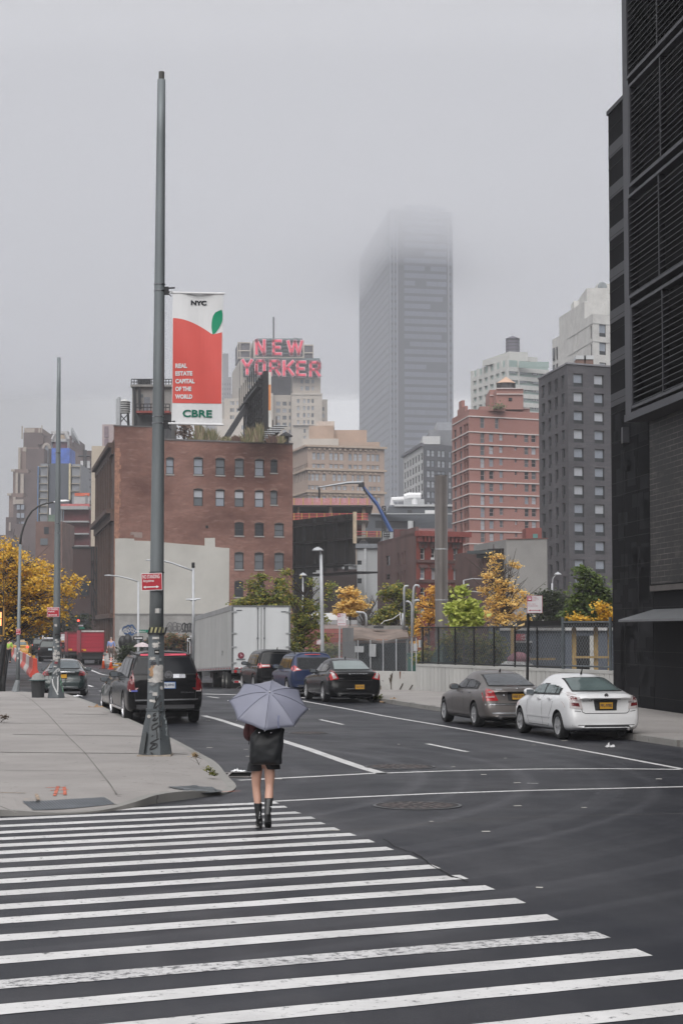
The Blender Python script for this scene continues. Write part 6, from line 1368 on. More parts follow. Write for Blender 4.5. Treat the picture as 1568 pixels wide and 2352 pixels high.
def make_car(name,label,loc,rz,sp,group=None):
    t=thing(name,label,'car',loc,rz,group)
    me=sp.get('_me') or car_body(sp); sp['_me']=me
    o=bpy.data.objects.new('body',me); COL.objects.link(o); o.parent=t
    D=Decals(me)
    gm=sp.get('glass',CARGLASS)
    side=sp['side']       # list of side window polygons (y,z)
    trim=sp.get('winframe',BLACK)
    for sgn,md in ((-1,'L'),(1,'R')):
        fr=MB(); D.poly(fr,sp['dlo'],md,.012,.05); fr.build('window_surround',trim,t)
        if sp.get('chrome_dlo'): c=MB(); D.line(c,sp['chrome_dlo'],md,.03,.012); c.build('window_trim',CHROME,t)
        for pl in side: g_=MB(); D.poly(g_,pl,md,.019,.05); g_.build('side_window',sp.get('sideglass',gm),t,smooth=True)
        dl=MB()
        for ln in sp['seams']: D.line(dl,ln,md,.012,.004)
        dl.build('door_seam',BLACK,t)
        for (yy,zz_) in sp['handles']:
            p=D.proj(yy,zz_,md,.02); 
            if p: h=MB(); h.box(p,(.035,.19,.035)); h.build('door_handle',sp.get('handlem',sp['paint']),t)
        if sp.get('mould'): mo=MB(); D.line(mo,sp['mould'],md,.035,.014); mo.build('side_moulding',sp.get('mouldm',sp['paint']),t)
        my_,mz_=sp['mirror']; p=D.proj(my_,mz_,md,0)
        x=p.x if p else sgn*.8
        m_=MB(); vs=[]
        prof=[(-.02,.35),(.04,.85),(.12,1.0),(.2,.92),(.25,.5)]
        for (dx,s_) in prof:
            for k in range(10): a=2*math.pi*k/10; vs.append((x+sgn*dx,my_+.085*s_*math.cos(a)+.03,mz_+.09*s_*math.sin(a)))
        n=len(prof); m_.add(vs,[(i*10+k,i*10+(k+1)%10,(i+1)*10+(k+1)%10,(i+1)*10+k) for i in range(n-1) for k in range(10)]+[tuple(range(10)),tuple(range(40,50))])
        mo=m_.build('wing_mirror',sp.get('mirrorm',sp['paint']),t,smooth=True)
        mg=MB(); mg.box((x+sgn*.13,my_-.062,mz_),(.19,.012,.115)); mg.build('mirror_glass',GM,mo)
    rw=MB(); D.poly(rw,sp['rwin'],'B',.016,.05); rw.build('rear_window_surround',BLACK,t)
    cx=sum(p[0] for p in sp['rwin'])/len(sp['rwin']); cz=sum(p[1] for p in sp['rwin'])/len(sp['rwin'])
    rw=MB(); D.poly(rw,[(cx+(p[0]-cx)*.955,cz+(p[1]-cz)*.9) for p in sp['rwin']],'B',.024,.05); rw.build('rear_window',sp.get('rearglass',gm),t,smooth=True)
    if 'fwin' in sp: rw=MB(); D.poly(rw,sp['fwin'],'F',.006); rw.build('windscreen',gm,t,smooth=True)
    for sgn in (-1,1):
        tl=MB()
        for (pl,mi) in sp['tail']:
            D.poly(tl,[(sgn*p[0],p[1]) for p in pl],'B',.010+.004*mi,.06,mi)
        for (pl,mi) in sp.get('tailside',[]): D.poly(tl,pl,'L' if sgn<0 else 'R',.010+.004*mi,.06,mi)
        tl.build('tail_light',sp.get('tailm',[TAIL,TAILW,TAILD]),t)
        hl=MB(); D.poly(hl,[(sgn*p[0],p[1]) for p in sp['head']],'F',.01,.06); hl.build('headlight',HEADL,t)
    sm=MB()
    for ln in sp['bseams']: D.line(sm,ln,'B',.014,.004)
    sm.build('boot_seam',BLACK,t)
    if 'lower' in sp: q=MB(); D.poly(q,sp['lower'],'B',.014,.05); q.build('bumper_insert',DARK,t)
    if 'gar' in sp: q=MB(); D.line(q,sp['gar'],'B',sp.get('garw',.05),.02); q.build('boot_trim',CHROME,t)
    for ln in sp.get('bchrome',[]): q=MB(); D.line(q,ln,'B',.035,.014); q.build('bumper_trim',CHROME,t)
    if 'stop' in sp: q=MB(); D.poly(q,sp['stop'],'B',.016); q.build('brake_light',TAIL if not sp.get('stopm') else sp['stopm'],t)
    # plate with its lettering
    if 'plate' in sp:
        px_,pz,txt,pm,tm,recess=sp['plate']; p=D.proj(px_,pz,'B',.03); yb=p.y if p else -sp['L']/2
        if recess: q=MB(); D.poly(q,[(px_-.26,pz-.11),(px_+.26,pz-.11),(px_+.29,pz+.13),(px_-.29,pz+.13)],'B',.008); q.build('plate_recess',DARK,t)
        pl=MB(); pl.box((px_,yb-.0,pz),(.36,.02,.18),mi=1); pl.box((px_,yb-.011,pz),(.315,.01,.145))
        po=pl.build('number_plate',[pm,sp.get('platefr',BLACK)],t)
        if txt: q=MB(); text_in(q,txt,px_-.14,px_+.14,pz-.035,pz+.04,flat(0,yb-.017,0),.012,.004); q.build('plate_lettering',tm,po)
    for (txt,x0,x1,z0,z1,m_) in sp.get('badges',[]):
        p=D.proj((x0+x1)/2,(z0+z1)/2,'B',.012)
        if p:
            p0=D.proj(x0,z0,'B',.012) or p; q=MB(); text_in(q,txt,x0,x1,z0,z1,lambda u,z,o,pp=p:(Vector(((D.proj(u,z,'B',.014+o) or Vector((u,pp.y,z)))))),.01,.006); q.build('badge_lettering',m_,t)
    for (kind,x,z,r_) in sp.get('emblem',[]):
        p=D.proj(x,z,'B',.02)
        if p:
            q=MB(); ax=Matrix.Rotation(R(90),3,'X')
            if kind=='ringbar': q.lathe(p,[(r_*.7,.0),(r_*.72,.014),(r_,.014),(r_,0)],20,0,ax); q.box(p+Vector((0,-.012,0)),(r_*2.3,.012,r_*.38))
            elif kind=='wreath': 
                q.lathe(p,[(r_*.8,.0),(r_*.8,.016),(r_,.016),(r_,0)],24,0,ax); q.add([p+Vector((dx*r_*.55,-.015,dz*r_*.55)) for dx,dz in ((-1,.7),(1,.7),(.8,-.3),(0,-.9),(-.8,-.3))],[(0,4,3,2,1)])
            elif kind=='dot': q.lathe(p,[(r_,0),(r_,.012),(r_*.1,.012)],16,0,ax)
            elif kind=='star': q.lathe(p,[(r_*.85,.0),(r_*.85,.012),(r_,.012),(r_,0)],20,0,ax); [q.tube([p+Vector((0,-.01,0)),p+Vector((r_*math.sin(a),-.01,r_*math.cos(a)))],r_*.12,4) for a in (0,2.09,4.19)]
            q.build('emblem',CHROME,t)
    for k,yy in enumerate(sp['wy']):
        for sx in (-1,1): wheel(t,sx*(interp(sp['w'],yy)-.125),yy,sp['wr'],.225,sp['spokes'],sp['rim'],sx)
    ub=MB(); ub.bb((-.62,-sp['L']/2+.5,.17),(.62,sp['L']/2-.5,interp(sp['bot'],0)+.06)); ub.build('underbody',BLACK,t)
    for x in sp.get('exh',[]): q=MB(); q.tube([(x,-sp['L']/2+.25,.27),(x,-sp['L']/2+.04,.27)],.035,8); q.build('exhaust',CHROME,t)
    if sp.get('antenna'): q=MB(); ax_,ay,az,hh=sp['antenna']; p=D.proj(ax_,ay,'T',0) or Vector((ax_,ay,az)); q.tube([p,p+Vector((0,-.03,.05)),p+Vector((.0,-.12 if hh>.15 else -.09,hh))],[.03,.02,.008],6); q.build('antenna',BLACK,t)
    if sp.get('rails'):
        for sgn in (-1,1):
            q=MB(); pts=[]
            for yy in (sp['rails'][0],sp['rails'][0]+.12,(sp['rails'][0]+sp['rails'][1])/2,sp['rails'][1]-.12,sp['rails'][1]):
                p=D.proj(sgn*sp['rails'][2],yy,'T',0); pts.append((sgn*sp['rails'][2],yy,(p.z if p else 1.6)+(.07 if sp['rails'][0]<yy<sp['rails'][1] else .0)))
            q.tube(pts,.022,6); q.build('roof_rail',sp.get('railm',BLACK),t)
    D.bm.free(); return t
def place(sp,wl,px,py,rz):
    """rear-left tyre contact wl=(x,y) local stands on the ground point of the pixel"""
    g=G(px,py); c,s_=math.cos(rz),math.sin(rz); return (g.x-(wl[0]*c-wl[1]*s_), g.y-(wl[0]*s_+wl[1]*c), 0)
def SED(L,W,H,wb,wr,paintm,**k):
    a,b=-L/2,L/2; w2=W/2; roh=k.pop('roh',1.02); f=H/1.5; ws=k.pop('ws',0)  # rear overhang
    wy=(a+roh,a+roh+wb)
    top=[(a,.97*f),(a+.10,1.055*f),(a+.40,1.085*f),(a+.62,1.10*f),(a+1.25,1.38*f),(a+1.7,1.47*f),(a+2.15,H),(a+2.6,1.475*f),(a+3.35,1.06*f),(a+3.75,.98*f),(b-.3,.80*f),(b,.62*f)]
    if 'top' in k: top=k.pop('top')
    d=dict(L=L,top=top,belt=[(a,.93*f),(a+.6,1.0*f),(a+1.8,.955*f),(a+3.2,.90*f),(b-.4,.74*f),(b,.57*f)],bot=[(a,.30),(a+.35,.22),(0,.19),(b-.4,.2),(b,.26)],
        w=[(a,w2*.86),(a+.25,w2*.955),(a+.8,w2*.995),(a+1.6,w2),(b-1.4,w2*.995),(b-.7,w2*.96),(b-.2,w2*.84),(b,w2*.72)],
        wt=[(a,w2*.66),(a+.5,w2*.72),(a+.7,w2*.74),(a+1.3,w2*.62),(a+2.1,w2*.62),(a+2.7,w2*.62),(a+3.35,w2*.75),(b-.6,w2*.7),(b,w2*.5)],
        rear=[(.2,.03),(.45,0),(.62,0.02),(.72,.07),(1.0*f,.11),(1.2,.10)],front=[(.2,.05),(.5,0),(.8,.12),(1.1,.2)],wy=wy,wr=wr,paint=paintm,spokes=5,rim=SILV,
        dlo=[(a+.98,1.02*f),(a+3.12,.985*f),(a+2.62,1.31*f),(a+2.2,1.395*f),(a+1.62,1.385*f),(a+1.2,1.26*f)],
        side=[[(a+2.07,1.035*f),(a+2.95,1.015*f),(a+2.56,1.30*f),(a+2.12,1.375*f)],[(a+1.32,1.05*f),(a+2.0,1.038*f),(a+2.03,1.375*f),(a+1.66,1.365*f),(a+1.42,1.27*f)],[(a+1.09,1.055*f),(a+1.26,1.052*f),(a+1.36,1.24*f),(a+1.25,1.20*f)]],
        seams=[[(a+2.04,1.38*f),(a+2.03,.95*f),(a+2.0,.3)],[(a+3.05,.97*f),(a+3.08,.6),(a+3.0,.3)],[(a+1.25,.97*f),(a+1.36,.72),(a+1.55,.50),(a+1.62,.3)],[(a+1.62,.29),(a+3.0,.29)]],
        handles=[(a+2.22,.90*f),(a+1.48,.915*f)],mirror=(a+2.86,1.035*f),
        rwin=[(-.62*w2/.9,1.10*f),(.62*w2/.9,1.10*f),(.525*w2/.9,1.385*f),(.3,1.41*f),(-.3,1.41*f),(-.525*w2/.9,1.385*f)],
        fwin=[(-.66,1.07*f),(.66,1.07*f),(.53,1.43*f),(-.53,1.43*f)],
        tail=[([(.58,.74*f),(.9,.78*f),(.9,1.0*f),(.66,1.02*f)],0)],tailside=[([(a+.05,.80*f),(a+.38,.86*f),(a+.36,.99*f),(a+.08,1.0*f)],0)],head=[(.45,.62),(.8,.66),(.8,.76),(.5,.74)],
        bseams=[[(-.6,1.0*f),(-.56,.62),(.56,.62),(.6,1.0*f)],[(-.8,.66*f),(.8,.66*f)]],lower=[(-.6,.29),(.6,.29),(.52,.36),(-.52,.36)])
    d.update(k); return d
H_=R(13.2)
white=paint('white_car_paint',(.72,.72,.73),0,.3,.6); silver=paint('warm_grey_car_paint',(.15,.135,.13),.45,.35,.3); blk=mat('black_car_paint',(.006,.006,.007),.2,.06,.8,0,.22,coat=.10); blu=paint('dark_blue_car_paint',(.012,.024,.075),.2,.3,.25); chc=paint('charcoal_car_paint',(.05,.048,.048),.4,.3,.8); grn=paint('dark_green_car_paint',(.010,.022,.022),.2,.2,1)
spW=SED(4.57,1.79,1.51,2.685,.315,white,roh=.98,glass=CARGLASS_L,rearglass=CARGLASS_L,plate=(.0,.80,'FFL-9785',ORNG,PLTB,True),badges=[('SENTRA',-.56,-.33,.90,.935,CHROME),('2.0 S',.56,.70,.865,.905,DARK)],emblem=[('ringbar',0,1.03,.045)],
    tail=[([(.55,.72),(.93,.76),(.93,1.05),(.68,1.10),(.60,.95)],1),([(.62,.78),(.80,.80),(.80,.87),(.64,.86)],2),([(.66,.92),(.80,.93),(.80,1.02),(.69,1.0)],2)],tailside=[([(-2.3,.78),(-1.98,.90),(-2.02,1.03),(-2.25,1.06)],1)],tailm=[TAILW,TAILW,TAILD],
    mould=[(-1.0+.15,.50),(.75,.50)],exh=[.5],antenna=(0,-.55,1.5,.2),garw=.05,rim=SILV,spokes=5,bseams=[[(-.62,1.04),(-.57,.66),(-.5,.625),(.5,.625),(.57,.66),(.62,1.04)],[(-.88,.70),(-.6,.665)],[(.88,.70),(.6,.665)],[(-.8,.36),(.8,.36)],[(-.36,.945),(.36,.945)]])
RL=lambda sp: (-(interp(sp['w'],sp['wy'][0])-.02),sp['wy'][0])
make_car('parked_car','white compact sedan with an orange plate, nearest car on the right kerb',place(spW,RL(spW),1280,1698,R(13.8)),R(13.8),spW)
spG=SED(4.85,1.82,1.47,2.855,.325,silver,roh=1.12,glass=CARGLASS,rearglass=mat('smoked_rear_glass',(.06,.065,.075),.06,.3,1.2,0,.9),plate=(.0,.82,'HAR-5170',ORNG,PLTB,True),badges=[('E320',-.58,-.42,.985,1.02,CHROME)],emblem=[('star',0,1.03,.04),('dot',-.38,.86,.022)],
    tail=[([(.52,.72),(.93,.70),(.93,.86),(.74,1.02),(.66,1.0)],0),([(.62,.80),(.93,.80),(.93,.815),(.62,.825)],1)],tailside=[([(-2.5,.70),(-2.12,.78),(-2.14,.88),(-2.4,1.0)],0)],handlem=CHROME,bchrome=[[(-.85,.62),(.85,.62)],[(-.7,.40),(.7,.40)]],mould=[(-1.0,.42),(.85,.42)],antenna=(0,-.75,1.45,.07),stop=[(-.2,1.075),(.2,1.075),(.2,1.095),(-.2,1.095)],stopm=TAILD,exh=[-.5])
make_car('parked_car','warm grey sedan with red wedge tail lights parked ahead of the white sedan',place(spG,RL(spG),1088,1670,R(13.2)),R(13.2),spG)
spM=SED(5.22,1.93,1.56,2.87,.345,blk,roh=1.25,glass=mat('brownish_side_glass',(.05,.045,.035),.08,.6,1.5,0,.9),rearglass=mat('pale_rear_glass',(.20,.235,.235),.1,.15,1,0,.9),spokes=10,rim=mat('bright_alloy',(.62,.62,.63),.25,.05,3,.7),plate=(.12,.56,'T647770C',ORNG,PLTB,False),
    badges=[('L I N C O L N',-.26,.40,1.005,1.03,CHROME),('MKS',-.58,-.42,.84,.875,CHROME)],gar=[(-.56,.975),(.56,.975)],garw=.03,chrome_dlo=[(-1.62,1.05),(-1.38,1.28),(-1.0,1.43),(-.4,1.455),(.05,1.35),(.5,1.06)],
    tail=[([(.60,.84),(.94,.78),(.95,1.12),(.84,1.19),(.72,1.1)],0),([(.66,.87),(.80,.84),(.86,1.08),(.78,1.06)],1)],bchrome=[[(-.35,.50),(.1,.50)]],lower=None,emblem=[],exh=[-.6,.6],antenna=(0,-.8,1.5,.06),handlem=CHROME)
spM.pop('lower'); spM['bseams']=[[(-.66,1.1),(-.6,.78),(.6,.78),(.66,1.1)]]
make_car('parked_car','glossy black sedan with a chrome boot strip and white-centred tail lights',place(spM,RL(spM),741,1612.5,R(13.2)),R(13.2),spM)
def SUV(L,W,H,wb,wr,paintm,**k):
    a,b=-L/2,L/2; w2=W/2; roh=k.pop('roh',1.05); wy=(a+roh,a+roh+wb); lean=k.pop('lean',.42); hd=k.pop('hood',.62)
    d=dict(L=L,top=[(a,H*.955),(a+.25,H*.985),(a+1.2,H),(a+2.3,H*.99),(a+2.75,H*.955),(a+L*.70,H*hd),(b-.5,H*.56),(b,H*.42)],
        belt=[(a,H*.60),(a+1.2,H*.595),(a+3,H*.575),(b-.5,H*.5),(b,H*.38)],bot=[(a,.38),(a+.5,.28),(0,.25),(b,.34)],
        w=[(a,w2*.93),(a+.3,w2*.985),(a+1.2,w2),(b-1.2,w2),(b-.3,w2*.9),(b,w2*.74)],wt=[(a,w2*.68),(a+.6,w2*.72),(a+2.4,w2*.73),(a+3.2,w2*.78),(b,w2*.6)],
        rear=[(.3,.04),(.6,0),(H*.55,.04),(H*.62,.10),(H*.9,lean),(H,lean+.1)],front=[(.2,.05),(.7,0),(1.1,.1)],wy=wy,wr=wr,paint=paintm,spokes=5,rim=SILV,
        dlo=[(a+.55,H*.625),(a+L*.64,H*.605),(a+L*.53,H*.86),(a+L*.47,H*.905),(a+.62,H*.90)],
        side=[[(a+L*.42,H*.635),(a+L*.61,H*.62),(a+L*.52,H*.85),(a+L*.46,H*.89),(a+L*.42,H*.892)],[(a+L*.24,H*.64),(a+L*.405,H*.636),(a+L*.405,H*.892),(a+L*.24,H*.892)],[(a+.62,H*.645),(a+L*.225,H*.642),(a+L*.225,H*.89),(a+.70,H*.885)]],
        seams=[[(a+L*.413,H*.9),(a+L*.413,.4)],[(a+L*.62,H*.6),(a+L*.62,.4)],[(a+L*.233,H*.9),(a+L*.24,.8),(a+L*.29,.55),(a+L*.3,.4)]],handles=[(a+L*.44,H*.56),(a+L*.27,H*.565)],mirror=(a+L*.60,H*.65),
        rwin=[(-w2*.80,H*.645),(w2*.80,H*.645),(w2*.68,H*.905),(-w2*.68,H*.905)],fwin=[(-.66,H*.64),(.66,H*.64),(.56,H*.9),(-.56,H*.9)],
        tail=[([(w2*.78,.75),(w2*1.0,.75),(w2*.98,H*.62),(w2*.82,H*.62)],0)],head=[(.5,.7),(.85,.72),(.85,.86),(.5,.84)],bseams=[[(-w2*.8,H*.62),(-w2*.78,.62),(w2*.78,.62),(w2*.8,H*.62)]],lower=[(-w2*.7,.36),(w2*.7,.36),(w2*.7,.46),(-w2*.7,.46)])
    d.update(k); return d
spB=SUV(4.77,1.88,1.70,2.825,.35,blu,roh=1.0,lean=.55,glass=mat('brownish_side_glass',(.05,.045,.035)),rearglass=CARGLASS,handlem=CHROME,badges=[('MURANO',-.28,.22,.77,.81,CHROME)],
    tail=[([(.50,1.02),(.94,.96),(.95,1.14),(.80,1.22),(.66,1.14)],0),([(.56,1.04),(.72,1.02),(.70,1.10)],1)],tailside=[([(-2.2,.98),(-1.85,1.08),(-1.9,1.17),(-2.15,1.2)],0)],stop=[(-.3,1.60),(.3,1.60),(.3,1.625),(-.3,1.625)],rwin=[(-.68,1.13),(-.55,1.04),(.55,1.04),(.68,1.13),(.62,1.50),(-.62,1.50)],
    rails=(-1.5,.7,.62),railm=BLACK,antenna=(0,-1.6,1.7,.13),exh=[-.55,.55])
def ahead(px,py,sp0,dist,dx=0):
    g=G(px,py); return Vector((g.x-math.sin(H_)*dist+dx*math.cos(H_),g.y+math.cos(H_)*dist+dx*math.sin(H_)))
def place_w(sp,wl,g,rz):
    c,s_=math.cos(rz),math.sin(rz); return (g.x-(wl[0]*c-wl[1]*s_), g.y-(wl[0]*s_+wl[1]*c), 0)
make_car('parked_car','dark blue crossover with roof rails parked in front of the black sedan',place_w(spB,RL(spB),ahead(741,1612.5,spM,6.1,-.05),H_),H_,spB)
spH=SUV(4.78,1.92,1.76,2.71,.36,blk,roh=1.05,lean=.35,glass=mat('brownish_side_glass',(.05,.045,.035)),rearglass=CARGLASS,handlem=CHROME,tail=[([(.38,1.03),(.95,.98),(.95,1.20),(.42,1.18)],0),([(.40,1.05),(.72,1.04),(.72,1.10),(.42,1.10)],1)],tailside=[([(-2.3,1.02),(-2.0,1.08),(-2.0,1.16),(-2.2,1.2)],0)],antenna=(0,-1.7,1.7,.1))
make_car('parked_car','black sport utility car between the white trailer and the blue crossover',place_w(spH,RL(spH),ahead(741,1612.5,spM,12.1,-.25),H_),H_,spH)
spE=SUV(5.14,2.0,1.89,2.95,.405,blk,roh=1.12,lean=.40,hood=.66,glass=CARGLASS,rearglass=mat('deep_tinted_rear_glass',(.012,.013,.016),.12,.15,1,0,.2),spokes=6,rim=CHROME,handlem=CHROME,plate=(.08,1.0,'FRJ-8945',mat('white_plate',(.6,.62,.66),.5,.05),PLTB,False),platefr=mat('plate_blue_edge',(.03,.12,.35),.5),
    badges=[('ESCALADE',.40,.74,.80,.83,CHROME)],emblem=[('wreath',.08,1.27,.10)],gar=[(.2,1.235),(.52,1.235)],garw=.10,bchrome=[[(-.78,.615),(.84,.64)]],
    tail=[([(.79,.86),(1.0,.86),(.99,1.42),(.82,1.38)],2),([(.80,.84),(.93,.84),(.93,.90),(.81,.90)],1)],tailside=[([(-2.5,.88),(-2.3,.88),(-2.26,1.40),(-2.4,1.40)],2)],tailm=[TAIL,TAILW,TAILD],stop=[(-.70,1.755),(.66,1.765),(.66,1.81),(-.70,1.80)],stopm=mat('pinkish_red_strip',(.55,.05,.09),.2,.05),
    rwin=[(-.86,1.27),(.86,1.27),(.68,1.735),(-.68,1.735)],rails=(-2.2,.8,.70),railm=BLACK,mirrorm=BLACK)
spE['lower']=[(-.75,.37),(.75,.37),(.75,.50),(-.75,.50)]
eloc=place(spE,(interp(spE['w'],spE['wy'][0])-.02,spE['wy'][0]),449,1658,R(13))
E1=make_car('parked_car','large black luxury sport utility with a red spoiler light behind the near lamp pole',eloc,R(13),spE)
q=MB(); q.box((-.82,-2.56,.86),(.16,.01,.045)); q.build('sticker',mat('blue_sticker',(.12,.14,.45),.5),E1)
for sx in (-1,1): q=MB(); q.tube([(sx*.93,-1.0,.40),(sx*.99,-1.0,.36),(sx*.99,1.1,.36),(sx*.93,1.1,.40)],.035,6); q.build('running_board',CHROME,E1)
spC=SED(4.75,1.80,1.46,2.75,.32,chc,roh=1.05,glass=CARGLASS,tail=[([(.5,.78),(.9,.78),(.9,.96),(.55,.96)],2)],mirrorm=chc)
rE=Vector((eloc[0],eloc[1])); dd=Vector((-math.sin(R(13)),math.cos(R(13)))); nn_=Vector((math.cos(R(13)),math.sin(R(13))))
E1.scale=(1.045,1.045,1.045)
pc=rE+dd*5.6+nn_*.12
make_car('parked_car','charcoal sedan half hidden in front of the large black sport utility',(pc.x,pc.y,0),R(13),spC)
spV=SED(4.45,1.72,1.43,2.62,.30,grn,roh=.95,glass=CARGLASS,rearglass=mat('slate_rear_glass',(.07,.085,.095),.08,.2,1,0,.9),plate=(-.04,.77,'',ORNG,PLTB,False),gar=[(-.42,.93),(.42,.93)],garw=.04,tail=[([(.56,.80),(.88,.78),(.9,.98),(.62,1.0)],2)],emblem=[('dot',.0,1.0,.035)],handlem=chc)
make_car('moving_car','dark green saloon with a yellow plate driving up the left street',place(spV,(interp(spV['w'],spV['wy'][0])-.04,spV['wy'][0]),197,1597.5,R(6)),R(6),spV)
spS=SUV(5.0,1.95,1.85,2.9,.37,blk,roh=1.1,lean=.3,glass=CARGLASS,rearglass=mat('dark_teal_rear_glass',(.03,.045,.045),.1),tail=[([(.82,1.0),(.95,1.0),(.95,1.3),(.82,1.3)],0)],plate=(.06,1.0,'',mat('pale_blue_plate',(.45,.55,.6),.5),PLTB,False))
make_car('moving_car','black sport utility with white roof ladders on the left street',place(spS,(-.85,spS['wy'][0]),92,1519,R(5)),R(5),spS)
spS2=dict(spS); spS2['plate']=None; del spS2['plate']
lit=emis('lit_brake_lamp',(1,.06,.04),1.6); spS2['tail']=[([(.82,1.0),(.97,1.0),(.97,1.35),(.82,1.35)],0)]; spS2['tailm']=[lit,TAILW,TAILD]
make_car('moving_car','black van with a lit brake light ahead of the ladder car',place(spS2,(-.85,spS2['wy'][0]),76,1505,R(5)),R(5),spS2)
yl=paint('taxi_yellow_paint',(.55,.28,.02),0,.3,.5)
spT=SED(4.9,1.85,1.50,2.8,.33,yl,roh=1.1,glass=CARGLASS_L,rearglass=CARGLASS_L,tail=[([(.6,.82),(.92,.80),(.92,1.0),(.64,1.0)],0)],tailm=[lit,TAILW,TAILD],gar=[(-.45,.92),(.45,.92)],garw=.04)
T1=make_car('taxi','yellow taxi with lit brake lights at the end of the left street',place(spT,(interp(spT['w'],spT['wy'][0])-.04,spT['wy'][0]),68,1506,R(5)),R(5),spT); T1['category']='taxi'
q=MB(); q.box((0,-.1,1.56),(.6,.25,.14)); q.build('roof_sign',mat('taxi_roof_sign',(.5,.45,.35),.5),T1)
# ladders on the sport utility
SU=[o for o in bpy.data.objects if o.get('label','').startswith('black sport utility with white roof')][0]
q=MB(); [q.tube([(x,-2.2,1.93),(x,1.6,1.95)],.04,5) for x in (-.7,-.3,.1,.6)]; [q.tube([(-.9,y,1.92),(.9,y,1.92)],.04,5) for y in (-2.1,-1.2,0,1.2)]; q.tube([(-.55,-2.2,1.85),(-.55,-2.2,2.15)],.05,5); q.build('roof_ladder',WHITEP,SU)
